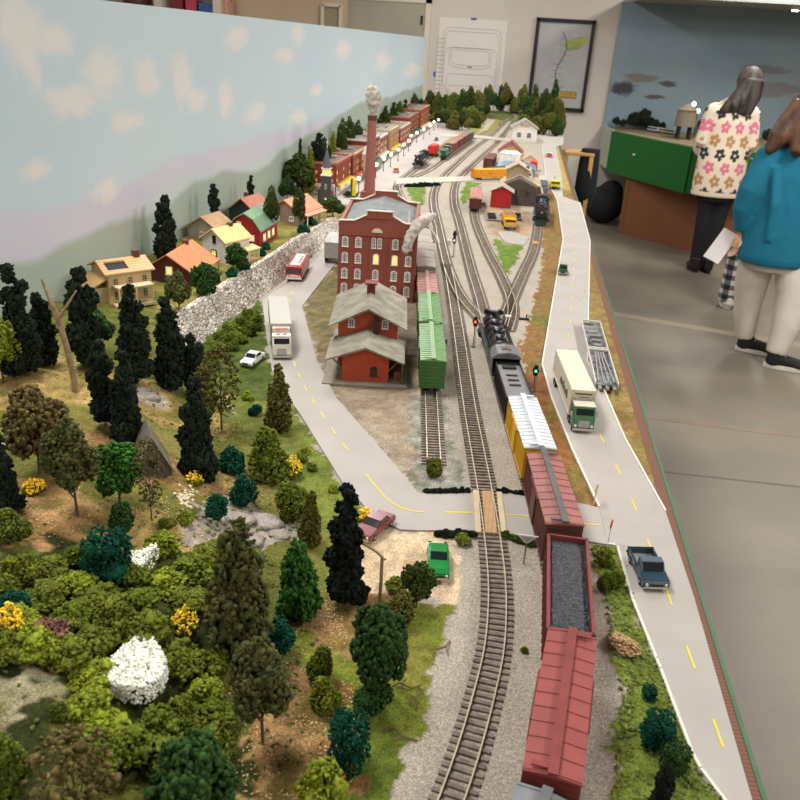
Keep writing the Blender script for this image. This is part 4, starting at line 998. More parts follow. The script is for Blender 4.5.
trailer('long pale grey box trailer behind the white tractor', tc-d*(.010+.075), a, .150, greyt, mat('trailer_greyroof', (168, 164, 154), rough=.5, var=.03), W=.032, zt=.048)
# parked grey trailer by the mill
pf, pb = gp(329, 270), gp(339, 243); a = ang(pb, pf)
t = trailer('grey corrugated trailer parked with its doors toward the viewer at the mill', gp(334, 259)+Vector((0, 0, .0022)), a+PI, .11, striped('trailer_corr', (158, 156, 150), (120, 118, 112), 'Y', .006, .2), mat('tr_roof', (176, 174, 168)), W=.034, zt=.048)
# red and white bus
pf, pb = gp(290, 289), gp(305, 263); a = ang(pb, pf); L = (pf-pb).length; c = (pf+pb)/2; c.z += .0022
t = thing('bus', 'red bus with a white roof panel on the road below the stone wall', 'bus', c, a); W = .034
L = .118
g = MB(); g.box(0, 0, .0175, W, L, .026); g.build('body', mat('bus_red', (170, 26, 36), rough=.3, spec=.6), t, bevel=.002)
g = MB(); g.box(0, -.006, .0308, W*.62, L*.82, .0012); g.build('roof_panel', mat('bus_roof', (218, 206, 192)), t)
g = MB()
for k in range(5): g.box(-.006, -.03+k*.013, .0316, .0035, .008, .0006)
g.build('roof_lettering', M['dark'], t)
g = MB(); g.box(0, L/2+.0002, .0225, W*.86, .0008, .009); g.build('windshield', M['glassd'], t)
for s in (-1, 1):
    g = MB()
    for k in range(7): g.box(s*(W/2+.0001), -L/2+.010+k*.0132, .022, .0008, .0095, .007)
    g.build('side_windows', M['glassd'], t)
g = MB(); g.box(0, L/2+.0008, .0075, W*.96, .002, .004); g.box(0, L/2+.0005, .0125, W*.5, .001, .003); g.build('bumper', M['white'], t)
for s in (-1, 1):
    g = MB(); g.cyl((s*W*.36, L/2, .012), (s*W*.36, L/2+.0012, .012), .002, n=10); g.build('headlight', M['white'], t)
wheels(t, (-L*.3, L*.32), W)
# yellow dump truck
pf, pb = gp(513, 237), gp(504, 218); a = ang(pb, pf); c = (pf+pb)/2; c.z += .0015
yl = mat('truck_yellow', (228, 164, 30), rough=.4)
t = thing('dump_truck', 'yellow dump truck parked in the yard below the red shed', 'truck', c, a)
g = MB(); g.box(0, 0, .008, .02, .095, .005); g.build('chassis', M['dark'], t)
g = MB(); g.box(0, .034, .019, .034, .026, .022); g.box(0, .048, .014, .030, .008, .012); cb = g.build('cab', yl, t, bevel=.0015)
g = MB(); g.box(0, .0474, .025, .028, .0008, .006); g.build('windshield', M['glassd'], cb); g = MB(); g.box(0, .0523, .012, .022, .0008, .006); g.build('grille', M['chrome'], cb)
g = MB()
for s in (-1, 1): g.box(s*.0172, -.018, .024, .0014, .066, .020)
for y in (-.051, .015): g.box(0, y, .024, .035, .0014, .020)
g.box(0, -.018, .015, .034, .066, .0015)
for k in range(6): 
    for s in (-1, 1): g.box(s*.0182, -.048+k*.012, .024, .001, .0014, .020)
g.build('dump_bed', yl, t); g = MB(); g.box(0, -.018, .029, .032, .062, .006); g.build('bed_load', mat('bed_load', (112, 92, 66)), t)
wheels(t, (.034, -.022, -.036), .034, r=.0062)
# yellow truck on the far road
pf, pb = gp(556, 195), gp(552, 183); a = ang(pb, pf); c = (pf+pb)/2; c.z += .0022
t = thing('tow_truck', 'yellow-fronted truck on the highway beside the grey tender', 'truck', c, a)
g = MB(); g.box(0, 0, .0085, .022, .085, .006); g.build('chassis', M['dark'], t)
g = MB(); g.box(0, .026, .020, .036, .028, .024); cb = g.build('cab', mat('truck_lemon', (224, 204, 56)), t, bevel=.002)
g = MB(); g.box(0, .0404, .025, .03, .0008, .007); g.build('windshield', M['glassd'], cb)
g = MB(); g.box(0, -.016, .017, .032, .05, .012); g.tube([(0, -.01, .02), (0, -.035, .04)], .0015); g.build('tow_bed', mat('tow_grey', (112, 100, 84)), t); wheels(t, (.028, -.026), .036, r=.006)
# silver flatbed loads on the straw strip
pa, pb = gp(590, 328), gp(606, 391); a = ang(pb, pa); c = (pa+pb)/2
t = thing('flat_trailer', 'long silver-grey trailer bed with two framed sections lying on the straw strip beside the highway', 'trailer', c, a); L = (pa-pb).length; W = .034
sil = mat('bed_silver', (150, 148, 146), rough=.45, metal=.2, col2=(60, 60, 62), scale=70.)
g = MB(); g.box(0, 0, .008, W*.92, L, .004); g.build('deck', sil, t)
g = MB()
for s in (-1, 1): g.box(s*W/2, 0, .0105, .0016, L, .007)
for y in (-.004, .004, L/2): g.box(0, y, .0135, W, .0035, .003)
g.build('side_rail', mat('rail_white', (206, 202, 192), rough=.4), t)
g = MB()
for s in (-1, 0, 1): g.box(s*.011, -L/2-.006, .0075, .005, .016, .003)
for k in range(4): g.tube([(-.012+.008*k, -L/2+.01, .0108), (-.006+.004*k, -.014, .0125)], .0011)
for k in range(3): g.box(0, .02+k*.025, .0125, .012+k*.004, .010, .004)
g.build('rack', mat('rack_steel', (128, 126, 122), rough=.45), t); wheels(t, (-L/2+.02, -L/2+.034, L/2-.03), W, r=.0045)
# ================================================================== FOLIAGE
def _ico(sub):
    bm = bmesh.new(); bmesh.ops.create_icosphere(bm, subdivisions=sub, radius=1.)
    V_ = np.array([v.co[:] for v in bm.verts]); F_ = np.array([[v.index for v in f.verts] for f in bm.faces]); bm.free(); return V_, F_
ICO = {k: _ico(k) for k in (1, 2)}
ASP = [1.]
def clump_mesh(cs, rs, seed=0, jit=.3, sub=1, name='foliage'):
    V0, F0 = ICO[sub]; r = np.random.RandomState(seed); n = len(cs); cs = np.array(cs); rs = np.array(rs)
    j = 1+jit*(r.rand(n, len(V0), 1)*2-1); sc = 1+.35*(r.rand(n, 1, 3)*2-1)
    co = V0[None]*j*sc*rs[:, None, None]*np.array([1, 1, 1/ASP[0]])+cs[:, None, :]
    F = (F0[None]+(np.arange(n)*len(V0))[:, None, None]).reshape(-1, 3)
    return fastmesh(name, co.reshape(-1, 3), F)
def lobes_crown(lobes, n, cr, seed, jit=.38):
    """clumps of foam over the surface of big lobes; lobes = (x,y,z,r,sz)"""
    r = random.Random(seed); C_ = []; R_ = []; tot = sum(l[3]**2 for l in lobes)
    for (x, y, z, R, sz) in lobes:
        C_.append((x, y, z)); R_.append(R*.78)
        k = int(n*(.5+.5*ASP[0])*R*R/tot)
        for i in range(k):
            e = 1-2*(i+.5)/k; a = i*2.39996+r.uniform(-.5, .5); s = math.sqrt(max(0, 1-e*e)); q = R*r.uniform(.82, 1.08)
            p = (x+q*s*math.cos(a), y+q*s*math.sin(a), z+q*e*sz)
            if any((p[0]-l[0])**2+(p[1]-l[1])**2+((p[2]-l[2])/l[4])**2 < (l[3]*.72)**2 for l in lobes): continue
            C_.append(p); R_.append(cr*r.uniform(.6, 1.35))
    return clump_mesh(C_, R_, seed, jit, 1)
def mk_conifer(seed):
    r = random.Random(seed); L_ = []; z = .13; dx = dy = 0
    while z < .965:
        w = .5*(1-z*.93)**.42*r.uniform(.68, 1.08); k = 4 if z < .5 else (3 if z < .72 else (2 if z < .86 else 1)); dx = r.uniform(-.07, .07); dy = r.uniform(-.07, .07)
        for i in range(k): a = 2*PI*i/k+r.uniform(0, 2); d = w*.48 if k > 1 else w*.1; L_.append((dx+d*math.cos(a), dy+d*math.sin(a), z+r.uniform(-.03, .03), max(.13, w*r.uniform(.42, .62)), 1./ASP[0]))
        z += r.uniform(.20, .30)/ASP[0]
    # crown height 1, radius .5 : z lobes are squashed because instances stretch them
    return lobes_crown(L_, 900, .058, seed, .5)
def mk_round(seed, dens=900, cr=.040):
    r = random.Random(seed); L_ = [(0, 0, .64, .30, .8)]
    for i in range(9): a = 2*PI*i/9*2.2+r.uniform(0, 1); z = r.uniform(.42, .80); d = .27*(1-abs(z-.6)); L_.append((d*math.cos(a), d*math.sin(a), z, r.uniform(.15, .23), .85))
    L_.append((0, 0, .85, .17, .8)); return lobes_crown(L_, dens, cr, seed, .45)
def mk_cone(seed):
    r = random.Random(seed); L_ = []
    for z, w, k in ((.22, .34, 5), (.42, .30, 5), (.62, .22, 4), (.80, .13, 2), (.90, .05, 1)):
        for i in range(k): a = 2*PI*i/k+r.uniform(0, 1); L_.append((w*.75*math.cos(a), w*.75*math.sin(a), z+r.uniform(-.03, .03), r.uniform(.14, .20)*(1.25-z*.6), .8))
        L_.append((0, 0, z, w*.8, .7))
    return lobes_crown(L_, 950, .042, seed, .5)
def mk_bush(seed):
    r = random.Random(seed); L_ = [(0, 0, .35, .36, .9)]
    for i in range(8): a = 2*PI*i/8+r.uniform(0, .6); L_.append((.27*math.cos(a), .27*math.sin(a), r.uniform(.25, .55), r.uniform(.17, .25), 1.)) 
    for i in range(3): L_.append((r.uniform(-.15, .15), r.uniform(-.15, .15), r.uniform(.62, .76), .20, 1.))
    return lobes_crown(L_, 780, .046, seed, .5)
def mk_box(seed):
    r = random.Random(seed); L_ = []
    for x in (-.2, .2):
        for y in (-.2, .2):
            for z in (.3, .66): L_.append((x+r.uniform(-.05, .05), y+r.uniform(-.05, .05), z, .27, 1.))
    return lobes_crown(L_, 800, .035, seed, .4)
def mk_airy(seed, dens=330):
    r = random.Random(seed); C_ = []; R_ = []
    for i in range(dens):
        z = r.uniform(.25, 1); w = .5*math.sin(PI*min(1, (z-.12)/.95))**.7; a = r.uniform(0, 2*PI); d = w*math.sqrt(r.uniform(.1, 1)); C_.append((d*math.cos(a), d*math.sin(a), z)); R_.append(r.uniform(.018, .05))
    return clump_mesh(C_, R_, seed, .6, 1)
def mk_twigs(seed):
    r = random.Random(seed); g = MB()
    for i in range(46):
        z = r.uniform(.1, .55); a = r.uniform(0, 2*PI); d = r.uniform(.2, .45); zz = min(1, z+r.uniform(.2, .5)); p1 = Vector((d*.5*math.cos(a), d*.5*math.sin(a), (z+zz)/2-.04)); p2 = Vector((d*math.cos(a+.3), d*math.sin(a+.3), zz))
        g.tube([(0, 0, z*.4), p1, p2], [.014, .009, .004], n=4)
    return g
GEN = {'conifer': mk_conifer, 'round': mk_round, 'cone': mk_cone, 'bush': mk_bush, 'box': mk_box, 'airy': mk_airy}
COLS = {'dark': ((24, 31, 24), (46, 54, 42)), 'black': ((18, 23, 19), (36, 41, 34)), 'olive': ((72, 80, 26), (108, 114, 42)), 'lime': ((94, 106, 28), (134, 142, 46)), 'green': ((34, 56, 28), (58, 84, 40)),
        'bright': ((40, 78, 32), (70, 110, 44)), 'teal': ((16, 54, 42), (32, 80, 58)), 'grey': ((60, 66, 36), (94, 96, 54)), 'brown': ((74, 66, 38), (112, 98, 58)), 'brolive': ((72, 70, 34), (104, 98, 46)), 'moss': ((66, 76, 28), (100, 106, 42)), 'forest': ((40, 54, 26), (74, 84, 38)), 'ygreen': ((72, 86, 28), (106, 114, 40)), 'plum': ((96, 66, 56), (130, 96, 80))}
def fmat(c):
    a, b_ = COLS[c]; m = mat('foam_'+c, a, rough=.95, col2=b_, scale=420., spec=.06, island=True, bump=.5, bscale=1400., coord='World'); return m
_fc = {}
def crown_mesh(kind, c, var, asp=1.):
    asp = min((.7, 1., 1.5, 2.2, 3.2, 4.5), key=lambda q: abs(math.log(q/max(asp, .1)))); k = (kind, c, var, asp)
    if k not in _fc:
        b0 = (kind, var, asp)
        ASP[0] = asp
        if b0 not in _fc: _fc[b0] = GEN[kind](hash(kind) % 1 + var*13+len(kind)*7)
        ASP[0] = 1.
        me = _fc[b0] if not _fc[b0].materials else _fc[b0].copy()
        if me.materials: me.materials.clear()
        me.materials.append(fmat(c)); _fc[k] = me
    return _fc[k]
bark = mat('bark_dark', (70, 52, 38), rough=.95, col2=(104, 84, 64), scale=200.)
def _trunk(br):
    g = MB(); g.tube([(0, 0, -.03), (.01, .005, .2), (-.01, .01, .45), (0, 0, .8)], [.030, .022, .016, .006], n=7)
    if br:
        r = random.Random(br)
        for i in range(6): a = 2*PI*i/6+r.random(); z = .18+.05*i; g.tube([(0, 0, z), (.14*math.cos(a), .14*math.sin(a), z+.10), (.26*math.cos(a), .26*math.sin(a), z+.26)], [.013, .009, .004], n=5)
    return g.mesh('trunk', bark)
TR = {0: _trunk(0), 1: _trunk(1), 2: _trunk(2)}
NAMES = {'conifer': 'evergreen_tree', 'round': 'leafy_tree', 'cone': 'evergreen_tree', 'bush': 'shrub', 'box': 'shrub', 'airy': 'leafy_tree'}
CATS = {'conifer': 'tree', 'round': 'tree', 'cone': 'tree', 'bush': 'bush', 'box': 'bush', 'airy': 'tree'}
_tn = [0]
def plant(kind, c, P, h, w, label, group=None, trunk=True, name=None, cat=None, rz=None, branches=0):
    _tn[0] += 1; i = _tn[0]; rz = (i*2.4) % 6.28 if rz is None else rz
    t = thing(name or NAMES[kind], label, cat or CATS[kind], P, rz, group)
    f = link('foliage', crown_mesh(kind, c, i % 3, h/w), t); f.scale = (w, w, h)
    if kind in ('conifer', 'round', 'cone', 'airy') and trunk:
        k = link('trunk', TR[branches or (1 if kind in ('round', 'airy') else 0)], t); s = max(h, .03); k.scale = (w*(1. if kind in ('round', 'airy') else .8), w*(1. if kind in ('round', 'airy') else .8), h)
    return t
def px_plant(kind, c, bx, by, ty, wpx, label, **k):
    P = hit(bx, by)
    if P.x < -.645: q = .645/abs(P.x); P = Vector((-.645, P.y*q, 0)); P.z = T+float(gh(P.x, P.y))
    s = pxm(P); h = max(.008, zheight(P, ty)); P.z -= .001
    return plant(kind, c, P, h, wpx/s, label, **k)
def fuse(g, name, m, parent, voxel=.010, smooth_it=6, sub=False):
    """union of overlapping forms into one continuous smooth skin"""
    me = g.mesh(name+'_src', m); o = bpy.data.objects.new('tmp', me); C.objects.link(o)
    md = o.modifiers.new('r', 'REMESH'); md.mode = 'VOXEL'; md.voxel_size = voxel
    ms = o.modifiers.new('s', 'SMOOTH'); ms.iterations = smooth_it; ms.factor = .5
    dg = bpy.context.evaluated_depsgraph_get(); dg.update(); n = bpy.data.meshes.new_from_object(o.evaluated_get(dg)); bpy.data.objects.remove(o)
    n.name = name; n.materials.clear()
    for q in (m if isinstance(m, (list, tuple)) else [m]): n.materials.append(q)
    n.polygons.foreach_set('use_smooth', [True]*len(n.polygons)); return link(name, n, parent)
# ================================================================== BUILDINGS
_wc = {}
def window(parent, x, y, z, rz, w, h, fm, pm, arch=False, name='window', bars=(1, 2)):
    """window lying in the local xz plane, facing -y"""
    key = (round(w, 5), round(h, 5), fm.name, pm.name, arch, bars)
    if key not in _wc:
        g = MB(); n = 7 if arch else 0
        if arch: pts = [(-w/2, -h/2), (w/2, -h/2), (w/2, h/2-w*.35)]+[(w/2*math.cos(PI*i/8), h/2-w*.35+w*.35*math.sin(PI*i/8)) for i in range(1, 8)]+[(-w/2, h/2-w*.35)]
        else: pts = [(-w/2, -h/2), (w/2, -h/2), (w/2, h/2), (-w/2, h/2)]
        g.profy(pts, -.0007, .0003, k=0)
        t = max(.0010, w*.17)
        q = [(px*(1-2*t/w), pz*(1-2*t/h)) for px, pz in pts]; g.profy(q, -.0010, -.0006, k=1)
        for i in range(bars[0]): xx = -w/2+w*(i+1)/(bars[0]+1); g.box(xx, -.0011, 0, .0006, .0005, h*.9, k=0)
        for i in range(bars[1]): zz = -h/2+h*(i+1)/(bars[1]+1); g.box(0, -.0011, zz, w*.9, .0005, .0006, k=0)
        g.box(0, -.0012, -h/2, w*1.15, .0016, .0010, k=0)
        _wc[key] = g.mesh('window', [fm, pm])
    o = link(name, _wc[key], parent); o.location = (x, y, z); o.rotation_euler = (0, 0, rz); return o
LIT = mat('window_lit', (255, 214, 110), rough=.5, emit=1.1, var=.2, scale=200.); LITO = mat('window_orange', (240, 120, 40), emit=1.0, var=.3, scale=300.)
WF = M['white']
# ---- brick mill
mb = brick('mill_brick', (146, 74, 56), (132, 62, 48), (152, 98, 82)); copm = mat('coping', (214, 200, 184))
c0 = gp(337, 298); Xl, Xr, Yf, Yk = -.075, .075, 0, .235; MR = .11
mill = thing('brick_mill', 'tall red brick mill with stepped gables, arched white windows and grey roof', 'factory', (-.323+.075*math.cos(MR), 1.513+.075*math.sin(MR), T), MR)
w = (Xr-Xl)/2; D = Yk-Yf; ez = .152
outl = [(-w, 0), (w, 0), (w, ez+.001), (w*.66, ez+.002), (w*.36, ez+.014), (w*.36, ez+.022), (-w*.30, ez+.022), (-w*.30, ez+.014), (-w*.62, ez+.002), (-w, ez+.001)]
for nm, ya, yb in (('front_wall', 0, .006), ('rear_wall', D-.006, D)):
    g = MB(); g.profy(outl, ya, yb); wl = g.build(nm, mb, mill)
    top = outl[2:]; g = MB()
    for a_, b_ in zip(top[:-1], top[1:]):
        a3 = Vector((a_[0], (ya+yb)/2, a_[1])); b3 = Vector((b_[0], (ya+yb)/2, b_[1])); d = (b3-a3)
        g.box((a3.x+b3.x)/2, a3.y, (a3.z+b3.z)/2+.0008, d.length+.0012, .0085, .0018, ry=-math.atan2(d.z, d.x))
    g.build('coping', copm, wl)
for s in (-1, 1):
    g = MB(); g.box(s*(w-.003), D/2, ez/2, .006, D-.012, ez)
    for k in range(7): g.box(s*(w+.0004), .01+k*(D-.02)/6, ez/2-.004, .0016, .008, ez-.012)
    g.box(s*(w+.0006), D/2, ez-.006, .002, D, .004); g.build('side_wall', mb, mill)
g = MB()   # pilasters and belt courses on the front
for x in (-.0722, -.0498, -.0200, .0165, .0472, .0722): g.box(x, -.0006, ez/2-.012, .0045, .0016, ez-.03)
g.box(-.002, -.0008, ez+.010, w*.62, .0018, .0018)
g.box(0, -.0008, ez-.024, 2*w, .0018, .0016); g.build('pilasters', mb, mill)
g = MB(); slate = mat('slate_roof', (98, 102, 104), rough=.6, col2=(126, 128, 126), scale=60.)
g.profy([(-w+.002, ez-.008), (0, ez+.013), (w-.002, ez-.008), (w-.002, ez-.010), (0, ez+.011), (-w+.002, ez-.010)], .004, D-.004)
g.build('roof', slate, mill)
g = MB(); g.cyl((w*.76, .012, ez-.002), (w*.76, .012, ez+.026), .0016, n=10); g.build('vent_pipe', copm, mill)
mp = mat('mill_pane', (120, 124, 120), rough=.15, var=.35, scale=160.)
cols = [-w+.0125, -w+.038, None, w-.041, w-.0145]
for r, z in enumerate((.114, .083, .052, .022)):
    for i, x in enumerate(cols):
        if x is None:
            if r == 0:
                for dx in (-.0055, .0055): window(mill, dx-.002, 0, z, 0, .0082, .0205, WF, mp, True, bars=(1, 2))
            else: window(mill, -.002, 0, z, 0, .0122, .0205, WF, LIT if r == 1 else mp, True, bars=(2, 3))
        else: window(mill, x, 0, z, 0, .0122, .0205, WF, LIT if (r, i) == (1, 3) else mp, True, bars=(2, 3))
    for k in range(6):
        for s in (-1, 1): window(mill, s*(w), .034+k*(D-.06)/5.2, z, s*PI/2, .0105, .019, WF, mp, True, bars=(2, 3))
g = MB(); g.profy([(.0105*math.cos(PI*i/10)-.002, .134+.0085*math.sin(PI*i/10)) for i in range(11)], -.001, .0005); g.build('lunette', copm, mill)
# cotton smoke hanging over the mill corner from a small chimney
def smoke(label, base, pts, rad, seed):
    """tuft of grey cotton: many fine overlapping puffs"""
    t = thing('cotton_smoke', label, 'smoke puff', base); r = random.Random(seed); C_ = []; R_ = []
    P = smooth_path(pts, .003); n = len(P); g = MB()
    for i, q in enumerate(P):
        rr = float(np.interp(i/(n-1), np.linspace(0, 1, len(rad)), rad)); g.ball(tuple(q), rr*.8, n=10)
        for k in range(7):
            a = r.uniform(0, 2*PI); e = r.uniform(-1, 1); d = rr*.66; g.ball((q.x+d*math.cos(a)*math.sqrt(1-e*e), q.y+d*math.sin(a)*math.sqrt(1-e*e), q.z+d*e), rr*r.uniform(.25, .42), n=8)
    fuse(g, 'cotton', cotton, t, .0016, 9); return t
cotton = mat('cotton_grey', (168, 154, 142), rough=1., col2=(206, 198, 188), scale=110., spec=.05, bump=.6, bscale=700.)
cotton.node_tree.nodes['Principled BSDF'].inputs['Subsurface Weight'].default_value = .3
cotton.node_tree.nodes['Principled BSDF'].inputs['Subsurface Radius'].default_value = (.004, .004, .004)
mq = mill.matrix_basis @ Vector((.068, -.004, .112))
# ---- smokestack
q = gp(368.5, 199); q = Vector((-.463, 2.62, T)); hs = .252
st = thing('smokestack', 'tall slender reddish brick smokestack rising behind the mill', 'chimney', q)
pk = brick('stack_brick', (158, 96, 84), (144, 84, 74), (150, 104, 92), scale=.8)
g = MB(); g.cyl((0, 0, 0), (0, 0, hs), .0185, .0125, n=28); g.build('shaft', pk, st, smooth=True)
g = MB(); g.cyl((0, 0, hs-.012), (0, 0, hs), .0135, .0150, n=28); g.cyl((0, 0, hs), (0, 0, hs+.003), .0155, n=28); g.build('crown_ring', mat('stack_top', (96, 56, 48)), st)
g = MB(); g.box(0, 0, .012, .05, .05, .024); g.build('plinth', mb, st)
# ---- depot with two-tier roof
dw = mat('depot_red', (178, 76, 48), rough=.8, var=.12, scale=120.); drf = mat('depot_roof', (120, 112, 98), rough=.85, col2=(150, 144, 128), scale=50., coord='World')
dep = thing('depot', 'red-orange depot with two stacked weathered grey gable roofs in front of the mill', 'station building', (-.190, 1.099, T), .14)
dm = mat('depot_dark', (52, 34, 28)); xo = -.190
g = MB(); g.prism([(-.062, -.014), (.064, -.014), (.064, .235), (-.062, .235)], .0006, .004); g.build('platform', mat('platform', (136, 126, 110), rough=.9), dep)
xa, xb = -.224-xo, -.155-xo; xm = (xa+xb)/2
g = MB(); g.profy([(xa, .004), (xb, .004), (xb, .044), (xm, .059), (xa, .044)], 0, .08); fh = g.build('front_hall', dw, dep)
def roof(g, x0, x1, xm_, ze, zr, y0, y1, th=.003):
    g.profy([(x0, ze), (xm_, zr), (x1, ze), (x1, ze+th*.8), (xm_, zr+th), (x0, ze+th*.8)], y0, y1)
g = MB(); roof(g, -.058, .058, 0, .039, .060, -.014, .082); g.build('lower_roof', drf, dep)
g = MB(); g.profy([(-.046, .004), (.046, .004), (.046, .072), (0, .094), (-.046, .072)], .072, .212); g.build('main_hall', dw, dep)
g = MB(); roof(g, -.060, .060, 0, .066, .096, .058, .224); g.build('upper_roof', drf, dep)
g = MB(); g.box(0, .150, .102, .013, .013, .022); g.box(0, .150, .114, .020, .022, .0025); g.build('chimney', mat('depot_chimney', (112, 48, 40)), dep)
g = MB(); g.box(.012, .062, .066, .008, .008, .026); g.cyl((.012, .062, .079), (.012, .062, .085), .003, n=8); g.build('small_chimney', dm, dep)
g = MB(); g.cyl((.046, .085, .070), (.046, .085, .108), .0014, n=10); g.build('vent_pipe', copm, dep)
dp = mat('depot_pane', (70, 88, 130), rough=.2)
for x in (-.026, .026): window(dep, x, .072, .071, 0, .010, .015, WF, dp, True)
window(dep, .013, 0, .021, 0, .0100, .015, dm, M['glassd'], True)
for k in range(3): window(dep, -.046, .10+k*.04, .04, -PI/2, .012, .02, WF, dp, True); window(dep, .046, .10+k*.04, .04, PI/2, .012, .02, WF, dp, True)
for s, px in ((-1, -.0555), (1, .0555)):
    for y in (.002, .035, .070):
        g = MB(); g.box(px, y, .022, .0022, .0022, .040) if s > 0 else None
        g.tube([((xa if s < 0 else xb), y, .022), (px*.95, y, .043)], .0012, n=5); g.build('bracket', mat('bracket', (120, 92, 70)), dep)
for k, s in ((0, 1), (1, 1)):
    g = MB(); g.box(.048, .02+k*.02, .010, .010, .012, .012); tag(g.build('freight_crate', mat('crate%d' % k, (140-20*k, 84, 50))), None)
    o = bpy.data.objects[-1] if False else None
for o in [o for o in C.objects if o.name.startswith('freight_crate')]: o.location = dep.location; o.rotation_euler = (0, 0, .14); tag(o, 'brown crate under the depot side porch', 'crate', 'crates on the depot platform')
# ---- generic houses
def house(label, c, rz, W, L, hw, hr, wm, rm, name='house', cat='house', over=.005, wins=(), chim=None, gambrel=False, porch=None, door=None, ridge='y', group=None):
    t = thing(name, label, cat, c, rz, group); x = W/2
    if gambrel: pr = [(-x, 0), (x, 0), (x, hw), (x*.62, hw+hr*.66), (0, hw+hr), (-x*.62, hw+hr*.66), (-x, hw)]
    else: pr = [(-x, 0), (x, 0), (x, hw), (0, hw+hr), (-x, hw)]
    g = MB(); g.profy([(a, b-.004 if b == 0 else b) for a, b in pr], -L/2, L/2); g.build('walls', wm, t)
    g = MB(); th = .0024
    top = [p for p in pr[2:]]; o = over*hr/x
    top[0] = (top[0][0]+over, top[0][1]-o*(1 if not gambrel else .4)); top[-1] = (-top[0][0], top[0][1])
    g.profy(top+[(a, b+th) for a, b in top[::-1]], -L/2-over, L/2+over); g.build('roof', rm, t)
    for (face, u, z, w_, h_, fm, pm) in wins:
        if face == 'f': window(t, u, -L/2, z, 0, w_, h_, fm, pm)
        elif face == 'r': window(t, x, u, z, PI/2, w_, h_, fm, pm)
        elif face == 'l': window(t, -x, u, z, -PI/2, w_, h_, fm, pm)
        elif face == 'b': window(t, u, L/2, z, PI, w_, h_, fm, pm)
    if chim:
        g = MB(); g.box(chim[0], chim[1], hw+hr*.75, .009, .009, hr*1.1); g.build('chimney', mat('house_chimney', (112, 66, 56)), t)
    if porch:
        y0, y1, d, z = porch; g = MB(); g.box(x+d/2, (y0+y1)/2, z, d+.004, y1-y0, .002, ry=.2); g.build('porch_roof', rm, t)
        for yy in (y0+.003, (y0+y1)/2, y1-.003): g = MB(); g.box(x+d-.002, yy, z/2, .002, .002, z-.003); g.build('porch_post', M['white'], t)
        g = MB(); g.box(x+d/2, (y0+y1)/2, .001, d, y1-y0, .003); g.build('porch_floor', M['wood'], t)
    return t
def gz(x, y): return Vector((x, y, T+float(gh(x, y))))
beige = striped('beige_boards', (190, 168, 124), (160, 136, 96), 'Z', .004, .15); bro = striped('beige_roof', (204, 164, 112), (160, 118, 76), 'X', .006, .18, bump=.6)
tanr = mat('tan_roof', (206, 150, 100), rough=.8, var=.1, scale=90.); orr = mat('orange_roof', (198, 124, 80), rough=.8, var=.1, scale=90.)
dred = striped('dark_red_boards', (84, 34, 30), (60, 24, 22), 'Z', .003, .2); whb = striped('white_boards', (216, 212, 204), (184, 180, 172), 'Z', .003, .2)
barn = striped('barn_red_boards', (150, 26, 28), (116, 20, 22), 'X', .004, .15); grr = mat('green_roof', (112, 142, 108), rough=.7, var=.1, scale=60.)
# beige house under construction with an opening in the roof, gable side extension
def hz(x, y, dz=.045):
    q = gp(x, y, T+dz); return gz(q.x, q.y)
c = hz(124, 303)
hb = thing('house', 'unfinished beige wooden house with a hole in its ribbed tan roof', 'house', c, -.72)
g = MB(); x, L_, hw, hr = .034, .072, .050, .014
g.profy([(-x, -.004), (x, -.004), (x, hw), (0, hw+hr), (-x, hw)], -L_/2, L_/2); g.build('walls', beige, hb)
g = MB()
for s in (-1, 1):
    for (ya, yb, u0, u1) in ((-L_/2-.006, L_/2+.006, 0, .22), (-L_/2-.006, L_/2+.006, .82, 1.1), (-L_/2-.006, -.032, .22, .82), ((.002 if s > 0 else -.032), L_/2+.006, .22, .82)):
        xa_, xb_ = s*x*u0, s*x*u1; za, zb = hw+hr*(1-u0)+.0012, hw+hr*(1-u1)+.0012
        g.profy([(xa_, za), (xb_, zb), (xb_, zb+.0022), (xa_, za+.0022)], ya, yb)
g.build('roof', bro, hb)
g = MB(); g.profy([(x*.22, hw+hr*.78+.0006), (x*.82, hw+hr*.18+.0006), (x*.82, hw+hr*.18+.0012), (x*.22, hw+hr*.78+.0012)], -.032, .002); g.build('roof_opening', mat('dark_void', (36, 28, 24)), hb)
g = MB(); g.box(0, L_/2-.01, hw+hr+.005, .010, .010, .016); g.build('chimney', mat('house_chimney', (92, 58, 50)), hb)
g = MB(); g.box(-.0, -L_/2-.013, .013, .05, .026, .030); g.build('front_wing', beige, hb)
g = MB(); g.profx([(-L_/2, .041), (-L_/2-.030, .027), (-L_/2-.030, .0295), (-L_/2, .0435)], -.029, .029); g.build('wing_roof', bro, hb)
for k in range(3): window(hb, x, -.024+k*.024, .037, PI/2, .010, .014, beige, M['glassd']); window(hb, x, -.024+k*.024, .015, PI/2, .010, .016, beige, M['glassd'])
window(hb, -.008, -L_/2-.026, .013, 0, .012, .018, beige, M['glassd'])
g = MB(); g.box(x+.011, .0, .032, .024, .06, .002); 
for yy in (-.028, 0, .028): g.box(x+.021, yy, .016, .0024, .0024, .036)
g.box(x+.011, 0, .001, .024, .064, .004); g.build('porch', mat('porch_cream', (214, 190, 148)), hb)
hwins = [('f', .002, .024, .013, .015, WF, LIT), ('r', -.03, .018, .011, .013, WF, LIT), ('r', .01, .018, .011, .013, WF, LIT)]
P1 = gz(-.590, 1.385)
house('long dark red house with an orange roof and one bright yellow window', P1, .02, .080, .115, .026, .026, dred, orr, wins=hwins, chim=(.0, .03), porch=(-.03, .05, .018, .026))
